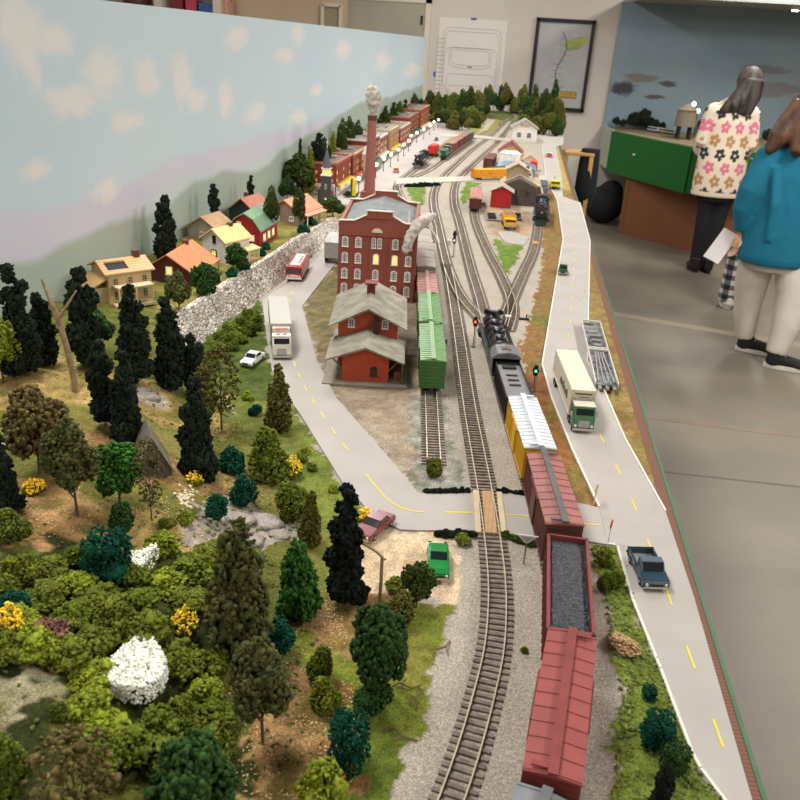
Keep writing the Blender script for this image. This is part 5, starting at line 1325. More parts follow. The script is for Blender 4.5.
house('white two-storey house with cream roof and dark-framed lit window', gz(-.556, 1.535), -.40, .060, .070, .045, .020, whb, mat('cream_roof', (228, 190, 130), rough=.8, var=.08), wins=[('f', .0, .018, .015, .015, M['dark'], LIT), ('f', .002, .046, .009, .015, M['dark'], M['glassd']), ('r', -.012, .02, .012, .014, WF, LIT), ('r', .016, .02, .012, .014, WF, LIT)], chim=(.0, .012), porch=(-.02, .045, .020, .026))
house('red barn with a green gambrel roof and glowing side windows', gz(-.556, 1.715), -.02, .066, .125, .034, .034, barn, grr, name='barn', cat='barn', gambrel=True, wins=[('f', -.012, .045, .010, .012, WF, M['glassd']), ('r', -.03, .015, .018, .016, WF, LIT), ('r', .0, .015, .018, .016, WF, LIT), ('r', .03, .015, .018, .016, WF, LIT), ('f', .016, .018, .012, .012, WF, LIT)])
house('tan-roofed cottage behind the white house', gz(-.635, 1.66), -.2, .070, .065, .030, .022, mat('cottage', (150, 140, 126)), mat('tan_roof2', (176, 140, 102), rough=.8, var=.1), wins=[('f', 0, .016, .012, .012, WF, M['glassd'])])
house('dark house with a pinkish roof behind the red barn', gz(-.625, 1.90), -.2, .07, .08, .032, .028, mat('dark_house', (36, 44, 42)), mat('pink_roof', (176, 112, 92), rough=.8, var=.1), chim=(-.01, .0), wins=[('f', .01, .02, .01, .012, WF, M['glassd'])])
house('low bungalow with an orange-tan roof under two tall trees', gz(-.540, 2.00), -.25, .085, .11, .034, .026, mat('bungalow', (136, 116, 98)), mat('salmon_roof', (202, 140, 104), rough=.8, var=.1), wins=[('f', -.02, .018, .012, .012, WF, LIT), ('r', -.03, .018, .012, .012, WF, M['glassd']), ('r', .02, .018, .012, .012, WF, M['glassd']), ('f', .02, .018, .012, .012, WF, M['glassd'])], porch=(-.05, .05, .020, .03))
# A-frame roof cabin in the woods
P = hit(147, 470); house('weathered grey A-frame cabin half hidden by the bright green tree', P+Vector((0, .01, 0)), .55, .036, .042, .003, .038, mat('cabin', (96, 88, 78)), striped('cabin_roof', (124, 116, 104), (92, 86, 76), 'Y', .004, .25), name='cabin', cat='cabin', over=.002, wins=[('f', 0, .014, .008, .010, M['dark'], M['glassd'])])
# church
q = hz(326, 204, .03)
ch = thing('church', 'dark stone church with a pointed grey steeple and lit belfry', 'church', q, .1); ch.scale = (.66, .66, .86); dst = mat('church_stone', (72, 68, 62), rough=.9, var=.25, scale=200.)
g = MB(); g.box(0, 0, .055, .042, .042, .110); g.build('tower', dst, ch)
g = MB(); g.box(0, 0, .120, .034, .034, .022); g.build('belfry', mat('belfry', (236, 214, 130), emit=.35), ch)
g = MB(); g.box(0, 0, .132, .042, .042, .003); g.box(0, 0, .110, .046, .046, .003); g.build('cornice', M['white'], ch)
g = MB(); g.cyl((0, 0, .133), (0, 0, .196), .021, .001, n=8); g.build('steeple', mat('steeple', (86, 92, 104), rough=.5), ch)
g = MB(); g.box(0, 0, .210, .0022, .0022, .03); g.box(0, 0, .213, .009, .0022, .0022); g.build('spire_cross', M['white'], ch)
g = MB(); g.box(-.01, .065, .028, .06, .09, .056); g.build('nave', dst, ch); g = MB(); g.profy([(-.044, .054), (-.01, .085), (.024, .054)], .018, .112); g.build('nave_roof', mat('steeple', (86, 92, 104)), ch)
for z in (.03, .075): window(ch, 0, -.021, z, 0, .008, .016, WF, LIT if z < .05 else M['glassd'], True); window(ch, .021, 0, z, PI/2, .008, .016, WF, M['glassd'], True)
# ---- town blocks
facades = [  # Yfront, Yback, height, brick, trim, roof, label, shopfront colour
 (2.62, 2.86, .096, (136, 52, 38), (164, 104, 80), (96, 74, 68), 'corner brick shop with glowing orange upper windows and a white shopfront', (226, 214, 204)),
 (2.87, 3.12, .096, (140, 62, 46), (196, 156, 104), (84, 62, 58), 'brick block with a cream-topped front next to the corner shop', (220, 186, 110)),
 (3.13, 3.38, .118, (120, 44, 36), (206, 196, 182), (104, 88, 82), 'tall dark red block behind the smokestack', (190, 160, 130)),
 (3.39, 3.65, .098, (146, 74, 54), (222, 214, 200), (104, 92, 86), 'brick block with grey parapet in the middle of the row', (196, 120, 90)),
 (3.66, 3.95, .106, (164, 124, 84), (186, 164, 132), (124, 112, 98), 'tan-fronted block in the middle of the town row', (206, 160, 70)),
 (3.96, 4.30, .092, (140, 84, 68), (206, 184, 160), (112, 92, 84), 'low brown brick block toward the far end of the row', (170, 90, 70)),
 (4.31, 4.75, .112, (124, 48, 40), (140, 84, 68), (86, 60, 56), 'long dark red brick block toward the far end of the row', (206, 180, 140)),
 (4.76, 5.2, .122, (136, 64, 48), (168, 104, 76), (92, 66, 60), 'farthest brick block with an orange end wall by the forest', (190, 130, 90))]
XF = -.575
for i, (ya, yb, h, bc, tc_, rc, lb, sc_) in enumerate(facades):
    xf = XF+.006*((i*37) % 3); xk = -.678; Wd = xf-xk; Ld = yb-ya-.006
    t = thing('town_building', lb, 'building', (xk+Wd/2, (ya+yb)/2, T)); bm_ = brick('town_brick%d' % i, bc, tuple(int(v*.85) for v in bc), tuple(min(255, int(v*1.2)+10) for v in bc), scale=.8)
    g = MB(); g.box(0, 0, h/2, Wd, Ld, h); g.build('walls', bm_, t)
    g = MB(); tm = mat('town_trim%d' % i, tc_)
    for (cx, cy, sx, sy) in ((0, -Ld/2, Wd+.003, .004), (0, Ld/2, Wd+.003, .004), (Wd/2, 0, .005, Ld+.003), (-Wd/2, 0, .004, Ld)): g.box(cx, cy, h+.003, sx, sy, .007)
    g.build('parapet', tm, t)
    g = MB(); g.box(0, 0, h+.001, Wd-.006, Ld-.006, .002); rf = g.build('roof', mat('town_roof%d' % i, rc, var=.15), t)
    for k in range(2): g = MB(); g.box(-.02+k*.035, -.04+k*.06, h+.006, .016, .02, .010); g.build('roof_unit', mat('roof_unit', (150, 140, 130)), rf)
    g = MB(); g.box(Wd/2+.001, 0, .014, .003, Ld*.94, .026); shp = g.build('shopfront', mat('shop%d' % i, sc_), t)
    if i == 0:
        g = MB(); g.box(0, -Ld/2-.001, .018, Wd*.96, .003, .034); g.build('shopfront', mat('shop_white', (232, 224, 216)), t)
        for k in range(4): window(t, -Wd*.36+Wd*.24*k, -Ld/2-.0026, .017, 0, Wd*.18, .024, M['white'], mat('shop_red', (190, 110, 90)), bars=(1, 1), name='shop_window')
    n = max(2, int(Ld/.05))
    for k in range(n):
        y = -Ld/2+Ld*(k+.5)/n; window(t, Wd/2+.0026, y, .013, PI/2, Ld/n*.7, .018, M['white'], LIT if (k+i) % 2 else M['glassd'], bars=(2, 0), name='shop_window')
    for z in ((.045, .07) if h < .1 else (.045, .07, .095)):
        m_ = int(Ld/.03)
        for k in range(m_):
            y = -Ld/2+Ld*(k+.5)/m_; window(t, Wd/2, y, z, PI/2, .011, .014, tm, M['glassd'] if (k*7+i) % 3 else LIT)
        if z < h-.015:
            for k in range(4): window(t, -Wd/2+Wd*(k+.5)/4, -Ld/2, z, 0, .009, .012, tm, LITO if i == 0 else M['glassd'])
    g = MB(); g.box(Wd/2+.010, 0, .031, .020, Ld*.9, .0014, ry=.3); g.build('awning', mat('awn%d' % i, [(220, 180, 60), (170, 60, 50), (60, 110, 80), (226, 214, 190)][i % 4]), t)
# yellow sign post between corner shop and chimney, round tower
q = gp(354, 199); t = thing('banner_sign', 'tall yellow and green banner beside the corner shop', 'sign', q); g = MB(); g.box(0, 0, .035, .012, .004, .05); g.build('banner', mat('banner_y', (226, 200, 40)), t); g = MB(); g.box(-.009, 0, .035, .006, .005, .056); g.build('banner_edge', mat('banner_g', (40, 92, 60)), t); g = MB(); g.box(0, 0, .006, .003, .003, .014); g.build('post', M['dark'], t)
q = Vector((-.545, 3.0, T)); t = thing('clock_tower', 'slim cream octagonal turret on the town street behind the smokestack', 'tower', q); g = MB(); g.cyl((0, 0, 0), (0, 0, .085), .014, n=8); g.build('shaft', mat('tower_stone', (196, 188, 170)), t); g = MB(); g.cyl((0, 0, .085), (0, 0, .092), .019, n=8); g.cyl((0, 0, .092), (0, 0, .125), .016, .001, n=8); g.build('cap', mat('tower_cap', (206, 200, 186)), t)
# ---- street lamps with white globes
globe = mat('lamp_globe', (255, 246, 226), emit=5., var=0)
lamp = thing('street_lamp', 'black street lamp with a glowing white globe along the town fronts', 'street lamp', (0, 0, 0), 0, 'globe lamps along the town street')
g = MB(); g.cyl((0, 0, 0), (0, 0, .042), .0013, n=8); g.cyl((0, 0, 0), (0, 0, .004), .003, n=8); g.build('post', M['black'], lamp)
g = MB(); g.ball((0, 0, .048), .0062, n=14); g.build('globe', globe, lamp, smooth=True)
for i, (x, y) in enumerate(((359, 179), (376, 165), (384, 159), (391, 155), (398.5, 150), (404, 145), (409, 141), (411, 136), (417, 133), (424, 130), (430, 126), (434, 122), (438.5, 120))):
    P = gp(x, y, T+.048); P.z = T+.0018
    if i == 0: lamp.location = P
    else: copytree(lamp, loc=P)
# ---- yard buildings
q = gp(523, 143); a = -.05
sw = striped('station_white', (224, 214, 206), (200, 190, 180), 'Z', .01, .1)
t = house('white far station with a grey gable roof and two arched doorways', Vector((q.x-.0, q.y+.16, T)), .04, .135, .16, .072, .040, sw, mat('station_roof', (150, 144, 134)), name='station_building', cat='station building', over=.012)
for dx in (-.03, .025): window(t, dx, -.08, .034, 0, .036, .040, WF, mat('station_pane', (96, 92, 92)), True, bars=(2, 1))
g = MB(); g.box(.0, -.0815, .084, .05, .002, .014); g.build('gable_vent', mat('vent_tan', (180, 160, 116)), t)
q = gp(512, 161)
t = house('small station with a dark red gable over a round white front', Vector((q.x-.01, q.y-.02, T)), 0, .095, .12, .050, .038, mat('stn_cream', (206, 176, 146)), mat('stn_redroof', (132, 50, 46)), name='station_building', cat='station building', over=.01)
g = MB(); g.cyl((0, -.07, 0), (0, -.07, .045), .046, n=24); g.build('round_bay', mat('bay_white', (232, 226, 218)), t); g = MB(); g.cyl((0, -.07, .045), (0, -.07, .056), .048, .03, n=24); g.build('bay_roof', mat('bay_roofw', (222, 216, 208)), t); g = MB(); g.box(0, -.07, .062, .02, .02, .014); g.build('cupola', mat('cupola', (190, 164, 96)), t)
# curved blue-grey roof
q = gp(513, 176); t = thing('roundhouse', 'low blue-grey metal-roofed roundhouse in front of the red-gabled station', 'building', Vector((q.x, q.y+.05, T)))
g = MB(); g.box(0, 0, .014, .17, .15, .028); g.build('walls', mat('rh_wall', (120, 116, 116)), t)
g = MB(); pr = [(.090*math.cos(PI*i/12), .027+.016*math.sin(PI*i/12)) for i in range(13)]; g.profy(pr, -.08, .08); g.build('roof', mat('rh_roof', (122, 142, 164), rough=.35, metal=.3, var=.15, scale=30.), t)
for k in range(4): window(t, -.06+k*.04, -.075, .014, 0, .035, .022, WF, M['glassd'])
g = MB(); g.box(.02, -.079, .04, .10, .004, .006); g.build('white_fascia', M['white'], t)
q = gp(528, 165); house('small cream shed with a tan roof beside the station', Vector((q.x, q.y, T)), .1, .05, .09, .03, .018, mat('shedw', (214, 196, 170)), mat('shedr', (196, 166, 132)), name='shed', cat='shed')
q = gp(533, 170); g = MB(); g.box(q.x, q.y-.02, T+.02, .03, .06, .04); tag(g.build('red_kiosk', mat('kiosk_red', (206, 70, 56))), 'small red kiosk beside the cream shed', 'kiosk')
# coal / feed mill: tan roof & dark walls
q = gp(518, 206)
t = thing('feed_mill', 'weathered grey-brown mill with a stepped tan roof behind the red shed', 'building', Vector((q.x-.005, q.y+.07, T)))
dk = mat('mill_grey', (86, 76, 66), rough=.9, var=.2, scale=90.); tr_ = mat('mill_tanroof', (186, 166, 136), rough=.85, var=.12, scale=60.)
g = MB(); g.profy([(-.055, 0), (.060, 0), (.060, .060), (.0, .085), (-.055, .060)], -.06, .10); g.build('walls', dk, t)
g = MB(); roof(g, -.065, .070, .0, .054, .086, -.0, .11); g.build('roof', tr_, t)
g = MB(); g.profy([(-.045, .05), (.03, .05), (.03, .100), (-.008, .118), (-.045, .100)], .03, .11); g.build('head_house', mat('mill_tan', (172, 152, 124)), t)
g = MB(); roof(g, -.052, .037, -.008, .096, .120, .022, .118); g.build('head_roof', tr_, t)
for k in range(2): g = MB(); g.box(.022, .05+k*.03, .1035, .014, .006, .012); g.build('roof_vent', mat('vent_brown', (92, 70, 56)), t)
g = MB(); g.tube([(.064, .08, .07), (.076, .02, .045), (.085, -.04, .03)], .004, n=6); g.build('chute', tr_, t)
window(t, .03, -.06, .04, 0, .016, .02, dk, M['glassd']); window(t, -.01, -.06, .04, 0, .016, .02, dk, M['glassd'])
q = gp(500, 208); t = thing('shed', 'bright red shed front under a pale grey gable roof in the yard', 'shed', Vector((q.x, q.y+.035, T)))
g = MB(); g.profy([(-.033, 0), (.033, 0), (.033, .052), (0, .066), (-.033, .052)], -.03, .04); g.build('walls', mat('shed_red', (170, 30, 34)), t)
g = MB(); roof(g, -.040, .040, 0, .048, .067, -.036, .044); g.build('roof', mat('shed_roof', (168, 158, 142)), t)
g = MB(); g.box(0, -.0308, .024, .036, .0012, .044); g.build('door', striped('shed_door', (184, 38, 40), (140, 24, 28), 'X', .006, .15), t)
# stack of ladder-like racks in front of red shed
q = gp(498, 219); t = thing('lumber_rack', 'grey timber racks with dark gaps in front of the red shed', 'rack', Vector((q.x, q.y, T)), .1)
g = MB(); g.box(0, 0, .003, .07, .085, .005); g.build('base', mat('rack_grey', (128, 122, 114)), t)
for i in range(2):
    g = MB()
    for k in range(3): g.box(-.02+i*.04, -.028+k*.026, .009, .024, .006, .008)
    g.build('slot', M['dark'], t)
# ---- retaining wall
def stonemat():
    m = bpy.data.materials.new('rubble_stone'); m.use_nodes = True; nt = m.node_tree; b = nt.nodes['Principled BSDF']; b.inputs['Roughness'].default_value = .9
    geo = nt.nodes.new('ShaderNodeNewGeometry'); mp_ = nt.nodes.new('ShaderNodeMapping'); mp_.inputs['Scale'].default_value = (1, .55, 1.3); nt.links.new(geo.outputs['Position'], mp_.inputs['Vector'])
    v = nt.nodes.new('ShaderNodeTexVoronoi'); v.inputs['Scale'].default_value = 150; nt.links.new(mp_.outputs[0], v.inputs['Vector'])
    sp = nt.nodes.new('ShaderNodeSeparateColor'); nt.links.new(v.outputs['Color'], sp.inputs[0])
    cr = nt.nodes.new('ShaderNodeValToRGB'); e = cr.color_ramp.elements; e[0].position = 0; e[1].position = 1; e[0].color = (*lin((178, 166, 150)), 1); e[1].color = (*lin((242, 236, 226)), 1); nt.links.new(sp.outputs[0], cr.inputs[0])
    v2 = nt.nodes.new('ShaderNodeTexVoronoi'); v2.feature = 'DISTANCE_TO_EDGE'; v2.inputs['Scale'].default_value = 150; nt.links.new(mp_.outputs[0], v2.inputs['Vector'])
    lt_ = nt.nodes.new('ShaderNodeMath'); lt_.operation = 'LESS_THAN'; lt_.inputs[1].default_value = .07; nt.links.new(v2.outputs['Distance'], lt_.inputs[0])
    mx = nt.nodes.new('ShaderNodeMix'); mx.data_type = 'RGBA'; mx.inputs['B'].default_value = (*lin((118, 98, 78)), 1); nt.links.new(lt_.outputs[0], mx.inputs['Factor']); nt.links.new(cr.outputs[0], mx.inputs['A']); nt.links.new(mx.outputs['Result'], b.inputs['Base Color'])
    bu = nt.nodes.new('ShaderNodeBump'); bu.inputs['Strength'].default_value = .8; bu.inputs['Distance'].default_value = .002; nt.links.new(v2.outputs['Distance'], bu.inputs['Height']); nt.links.new(bu.outputs['Normal'], b.inputs['Normal'])
    return m
Pw = smooth_path([(p.x, p.y, 0) for p in WALL], .006); vs = []; fs = []; rr = random.Random(9); K = 7
for i, q in enumerate(Pw):
    d = (Pw[min(i+1, len(Pw)-1)]-Pw[max(i-1, 0)]).normalized(); n = Vector((-d.y, d.x, 0)); hh = float(np.interp(q.y, HTY, HTV))+.004
    if n.x > 0: n = -n
    for k in range(K+1):
        u = k/K; w_ = q-n*.003+n*(.022*u)+n*rr.uniform(-.0009, .0009); vs.append((w_.x, w_.y, T-.001+hh*u+(rr.uniform(-.0012, .0012) if k == K else 0)))
    w_ = q+n*.030; vs.append((w_.x, w_.y, T-.001+hh)); vs.append((w_.x, w_.y, T-.002))
for i in range(len(Pw)-1):
    for k in range(K+2): a_ = i*(K+3)+k; fs.append((a_, a_+K+3, a_+K+4, a_+1))
g = MB(); g.add(vs, fs); rw_ = g.build('retaining_wall', stonemat()); tag(rw_, 'long pale rubble-stone retaining wall between the houses and the road', 'stone wall')
# ---- signals and signs
def signal(label, q, h, lights, side=1, double=False, cab=True):
    t = thing('track_signal', label, 'railway signal', q); g = MB(); g.cyl((0, 0, 0), (0, 0, h), .0011, n=8); g.cyl((0, 0, 0), (0, 0, .003), .004, n=10); g.tube([(.003, 0, 0), (.003, 0, h*.9)], .0004, n=4)
    for k in range(10): g.box(.0015, 0, h*.08*(k+1), .003, .0004, .0004)
    g.build('mast', mat('mast_grey', (136, 134, 130), rough=.4, metal=.4), t)
    for i, (z, col) in enumerate(lights):
        g = MB(); g.cyl((0, -.003, z), (0, .002, z), .0050, n=18); g.box(0, 0, z, .006, .005, .016); hd = g.build('signal_head', M['black'], t)
        if col: g = MB(); g.cyl((0, -.0036, z), (0, -.003, z), .0021, n=14); g.build('signal_lamp', mat('sig_'+col, {'g': (60, 240, 150), 'r': (255, 90, 60), 'w': (255, 190, 160)}[col], emit=2.5, var=0), hd)
    return t
signal('two-headed signal mast between the two main tracks above the locomotive', gp(453, 257), .062, ((.056, None), (.041, 'w')))
signal('signal mast with a red lamp standing beside the big locomotive', gp(473, 347), .050, ((.046, 'r'),))
signal('signal with a bright green lamp on the grass beside the tender', gp(533, 392), .040, ((.035, 'g'),))
t = thing('relay_box', 'white signal relay box beside the two-headed mast', 'box', gp(449, 245)); g = MB(); g.box(0, 0, .006, .008, .006, .012); g.build('cabinet', mat('relay', (170, 176, 180)), t); g = MB(); g.box(0, 0, .0125, .009, .007, .001); g.build('lid', M['white'], t)
for (x, y, c_, lb) in ((499, 132, 'r', 'far red signal lamp by the yard throat'), (511, 127, 'g', 'far green signal lamp by the curved far track')):
    signal(lb, gp(x, y), .05, ((.045, c_),))
t = thing('crossbuck', 'white triangular crossing sign on a thin post beside the main line', 'crossing sign', gp(523.5, 564)); g = MB(); g.cyl((0, 0, 0), (0, 0, .026), .0008, n=8); g.build('post', mat('mast_grey', (120, 116, 110)), t)
g = MB(); g.profy([(-.0105, .034), (.0105, .034), (0, .024)], -.0006, .0006); g.build('sign_board', M['white'], t); g = MB(); g.profy([(-.0065, .0325), (.0065, .0325), (0, .0265)], -.0009, -.0006); g.build('sign_face', mat('sign_grey', (176, 170, 160)), t)
t = thing('stop_sign', 'small red octagonal stop sign at the highway junction', 'stop sign', gp(607.5, 546), 1.25); g = MB(); g.cyl((0, 0, 0), (.0, 0, .024), .0006, n=6); g.build('post', M['white'], t)
g = MB(); g.profy([(.0052*math.cos(PI/8+PI/4*i), .027+.0052*math.sin(PI/8+PI/4*i)) for i in range(8)], -.0005, .0005); g.build('sign_plate', mat('stop_red', (186, 44, 44)), t)
t = thing('stop_sign', 'pale back-turned road sign at the crossing beside the brown boxcar', 'road sign', gp(593, 507), 1.2); g = MB(); g.tube([(0, 0, 0), (.003, 0, .02)], .0007, n=6); g.box(.004, 0, .023, .009, .001, .009, ry=.3); g.build('sign', mat('signback', (206, 170, 120)), t)
t = thing('switch_stand', 'dark switch stand beside the highway-side spur track', 'switch stand', gp(524, 320)); g = MB(); g.box(0, 0, .002, .020, .004, .004); g.cyl((.004, 0, .003), (.004, 0, .012), .0012, n=6); g.build('stand', M['dark'], t)
t = thing('switch_stand', 'small switch lever beside the near green boxcar', 'switch stand', gp(446, 344)); g = MB(); g.box(0, 0, .004, .003, .004, .008); g.build('stand', M['dark'], t)
for i, (x, y) in enumerate(((511, 319), (516, 318.5))):
    pass
g = MB(); q = gp(508, 318); g.box(q.x, q.y, T+.003, .012, .010, .004); tag(g.build('switch_motor', mat('relay2', (206, 198, 180))), 'cream switch motor box between the spur tracks', 'box')
# old utility pole by the gravel lot
P = hit(379, 606); hh = zheight(P, 553)
t = thing('dead_branch', 'bare hooked twig pole standing at the edge of the gravel lot', 'branch', P); g = MB(); g.tube([(0, 0, -.002), (.0006, 0, hh*.5), (.0004, 0, hh*.93), (-.004, 0, hh), (-.016, -.0, hh*1.12), (-.030, 0, hh*1.3)], [.0016, .0015, .0016, .0013, .0012, .0009], n=7); g.tube([(0, 0, hh*.88), (.004, 0, hh*.9)], .001, n=5)
g.build('stem', mat('bark_pale', (150, 126, 96), rough=.9, var=.2), t)
P = hit(73, 392); hh = zheight(P, 281)
t = thing('dead_tree', 'tall bare forked dead tree trunk on the hillside at the left', 'dead tree', P); g = MB()
g.tube([(.004, 0, -.003), (.002, 0, hh*.2), (-.002, 0, hh*.45), (-.008, 0, hh*.68), (-.016, 0, hh*.85), (-.022, 0, hh)], [.0042, .0036, .0034, .0032, .0022, .0012], n=9); g.tube([(-.008, 0, hh*.66), (.002, 0, hh*.76), (.018, 0, hh*.93)], [.0026, .0018, .0009], n=7)
g.build('trunk', mat('bark_tan', (176, 150, 116), rough=.9, col2=(136, 112, 84), scale=90., bump=.5), t, smooth=True)
a_, b_ = hit(215, 463), hit(276, 487); t = thing('fallen_log', 'fallen pale log lying across the leaf litter', 'log', a_); d = b_-a_; g = MB(); g.tube([Vector((0, 0, .002)), d*.4+Vector((0, .002, .004)), d*.7+Vector((0, -.001, .003)), d+Vector((0, 0, .002))], [.003, .0026, .0022, .0012], n=8); g.tube([d*.35+Vector((0, 0, .004)), d*.42+Vector((0, .012, .010))], [.0014, .0006], n=5); g.build('trunk', mat('bark_pale', (150, 126, 96)), t, smooth=True)
# ================================================================== TREES AND BUSHES (rows: kind, colour, base x, base y, top y, width, label)
TREES = [
 ('conifer','dark',24,376,264,40,'tall black-green conifer at the left edge, left of the forked dead trunk'),
 ('conifer','dark',46,366,292,30,'shorter dark conifer touching the tall one at the left edge'),
 ('conifer','dark',88,368,266,40,'dark pointed conifer directly behind the forked dead trunk'),
 ('round','green',98,352,308,38,'mid-green tree beside the beige house wing'),
 ('conifer','dark',136,384,284,36,'dark conifer right in front of the beige house'),
 ('conifer','dark',106,428,336,36,'dark conifer in the middle of the left grove, below the mid-green tree'),
 ('conifer','dark',128,442,352,38,'dark conifer in front of the grove, left of the A-frame cabin'),
 ('conifer','dark',172,388,296,34,'dark conifer below the dark red house'),
 ('conifer','dark',196,400,332,30,'dark conifer at the near end of the stone wall'),
 ('conifer','dark',198,476,378,40,'black-green conifer standing alone above the fallen log'),
 ('conifer','dark',167,256,195,26,'thin dark conifer leaning against the painted hills behind the dark red house'),
 ('conifer','dark',215,230,181,15,'thin dark conifer behind the white house'),
 ('conifer','dark',251,204,175,11,'small dark conifer behind the red barn'),
 ('conifer','dark',8,512,428,34,'dark conifer cut by the left edge above the thicket'),
 ('round','lime',4,384,314,46,'yellow-green tree cut by the left edge below the tall conifer'),
 ('round','brown',40,474,384,64,'wide brownish tree with a bare forked trunk at the left'),
 ('round','grey',78,516,416,58,'grey-green round-headed tree left of the bright green tree'),
 ('round','bright',120,506,442,58,'bright green lobed tree in front of the A-frame cabin'),
 ('bush','green',123,532,500,26,'round green bush at the foot of the bright green tree'),
 ('airy','brown',152,522,438,30,'thin dark brown see-through tree right of the A-frame cabin'),
 ('box','teal',108,578,528,46,'boxy teal-green bush at the top of the thicket'),
 ('airy','brolive',222,430,345,42,'airy brown-green tree beside the lawn with the white car'),
 ('airy','brolive',206,428,366,28,'narrow brown-green tree left of the airy one by the lawn'),
 ('cone','brolive',278,432,364,34,'brown-green conical tree at the road bend below the white truck'),
 ('cone','ygreen',268,480,425,46,'yellow-green layered conifer above the fallen log'),
 ('bush','teal',232,474,446,26,'small teal bush left of the layered conifer'),
 ('bush','teal',243,504,472,28,'pointed teal bush below the fallen log'),
 ('round','teal',218,524,493,28,'small teal tree on a thin stem beside the rock outcrop'),
 ('bush','ygreen',292,520,478,32,'yellow-green bush under the orange-yellow flowers'),
 ('bush','ygreen',289,520,500,20,'little lime bush below the flowering bush by the road'),
 ('cone','brolive',311,546,488,28,'brown-green small tree left of the black conifer by the road'),
 ('conifer','black',346,602,482,44,'tall black conifer beside the road curve and the maroon car'),
 ('cone','bright',298,616,538,52,'bright green tree left of the black conifer'),
 ('cone','grey',240,652,514,72,'large olive-grey tree in the middle foreground below the rock outcrop'),
 ('round','grey',263,744,636,68,'large greyish round tree in the foreground centre'),
 ('box','teal',348,768,710,40,'dark teal bush standing alone near the ballast edge'),
 ('round','green',375,700,604,66,'mid-green tree with a pale trunk near the gravel lot'),
 ('bush','green',372,708,678,40,'low dark green bush under the mid-green tree'),
 ('round','forest',416,608,562,38,'dark olive tree at the right end of the gravel lot'),
 ('bush','brolive',400,624,590,32,'brown-olive bush beside the green car lot'),
 ('bush','ygreen',319,680,644,28,'upper yellow-green bush of the pair on the leaf litter'),
 ('bush','lime',325,708,676,34,'lower yellow-green bush of the pair on the leaf litter'),
 ('bush','teal',280,652,616,32,'dark teal bush between the two large foreground trees'),
 ('bush','lime',322,806,764,52,'yellow-green bush at the bottom edge below the teal one'),
 ('round','green',198,830,742,92,'dark green round tree cut by the bottom edge'),
 ('bush','ygreen',8,800,730,54,'yellow-green bush in the bottom-left corner'),
 ('airy','brown',80,826,738,90,'blurry brown scrub at the bottom left edge'),
 ('bush','teal',14,616,588,34,'teal bush cut by the left edge above the yellow flowers'),
 ('bush','plum',48,642,620,44,'reddish brown scrub beside the yellow flowers at the left'),
 ('bush','moss',62,722,700,20,'small yellow-green tuft on the bare ground at the left'),
 ('box','teal',655,746,712,34,'dark green bush on the grass strip right of the red boxcar'),
 ('box','green',672,772,742,26,'rounded dark green bush beside the highway edge, below the larger one'),
 ('box','teal',648,700,684,14,'tiny dark green bush on the strip beside the highway'),
 ('conifer','black',656,815,762,26,'black shrub at the bottom of the right grass strip'),
 ('bush','ygreen',604,566,546,18,'green bush beside the junction next to the stop sign'),
 ('bush','ygreen',614,588,566,20,'second green bush along the junction strip'),
 ('bush','moss',603,590,570,14,'mossy bush beside the coal hopper'),
 ('bush','olive',434,477,456,17,'olive bush growing at the track bumper'),
 ('round','grey',180,322,270,28,'small grey-green yard tree in front of the dark red house'),
 ('round','green',206,312,262,32,'dark green yard tree right of the dark red house'),
 ('round','green',237,276,242,26,'green yard tree between the white house and the red barn'),
 ('round','forest',272,240,184,17,'slim tree beside the red barn roof'),
 ('round','forest',299,232,186,15,'slim tree in front of the orange-roofed bungalow'),
 ('round','forest',333,220,196,25,'spreading olive tree at the end of the stone wall'),
 ('bush','teal',232,278,266,12,'dark foundation bush left of the barn'),
 ('bush','teal',244,272,258,14,'dark foundation bush at the barn corner'),
 ('bush','green',242,284,274,18,'low dark bush below the yard tree by the barn'),
 ('bush','teal',266,250,241,9,'small foundation bush in front of the barn windows'),
 ('bush','teal',262,257,247,8,'small foundation bush nearest the barn corner'),
 ('bush','teal',303,234,224,14,'bush at the foot of the bungalow'),
 ('bush','teal',312,226,216,12,'bush along the bungalow porch'),
 ('bush','green',208,312,302,14,'low bush at the foot of the yard tree by the wall'),
 ('conifer','dark',318,160,133,20,'dark tree behind the church tower'),
 ('round','forest',299,200,152,36,'big dark round tree left of the church'),
 ('round','green',287,200,176,20,'dark bushy tree left of the big round tree by the church'),
 ('conifer','dark',300,150,134,8,'small pointed conifer above the big round tree'),
 ('cone','lime',310,165,144,13,'yellow-green cone tree left of the church steeple'),
 ('cone','lime',333,152,131,13,'yellow-green cone tree right of the church steeple'),
 ('round','green',324,160,136,18,'green tree directly behind the church steeple'),
 ('round','forest',342,146,117,13,'dark tree behind the corner shop, left one of two'),
 ('round','forest',349,144,115,13,'dark tree behind the corner shop, right one of two'),
 ('round','green',358,134,119,12,'green tree just left of the smokestack'),
 ('round','brolive',424,120,100,14,'olive tree at the end of the backdrop'),
 ('bush','moss',624,650,624,0,''),
]
for (k, c, bx, by, ty, w, lb) in TREES:
    if w: px_plant(k, c, bx, by, ty, w, lb)
# brown hay-like clump on the right strip
P = hit(624, 650); o = plant('bush', 'brown', P, .012, .020, 'brown dry tuft lying on the grass strip right of the hopper', name='dry_tuft', cat='dry grass'); o.children[0].data = crown_mesh('bush', 'brown', 1).copy(); o.children[0].data.materials.clear(); o.children[0].data.materials.append(mat('foam_straw', (140, 108, 70), col2=(176, 142, 98), scale=300., island=True)); o.children[0].scale = (.024, .034, .013)
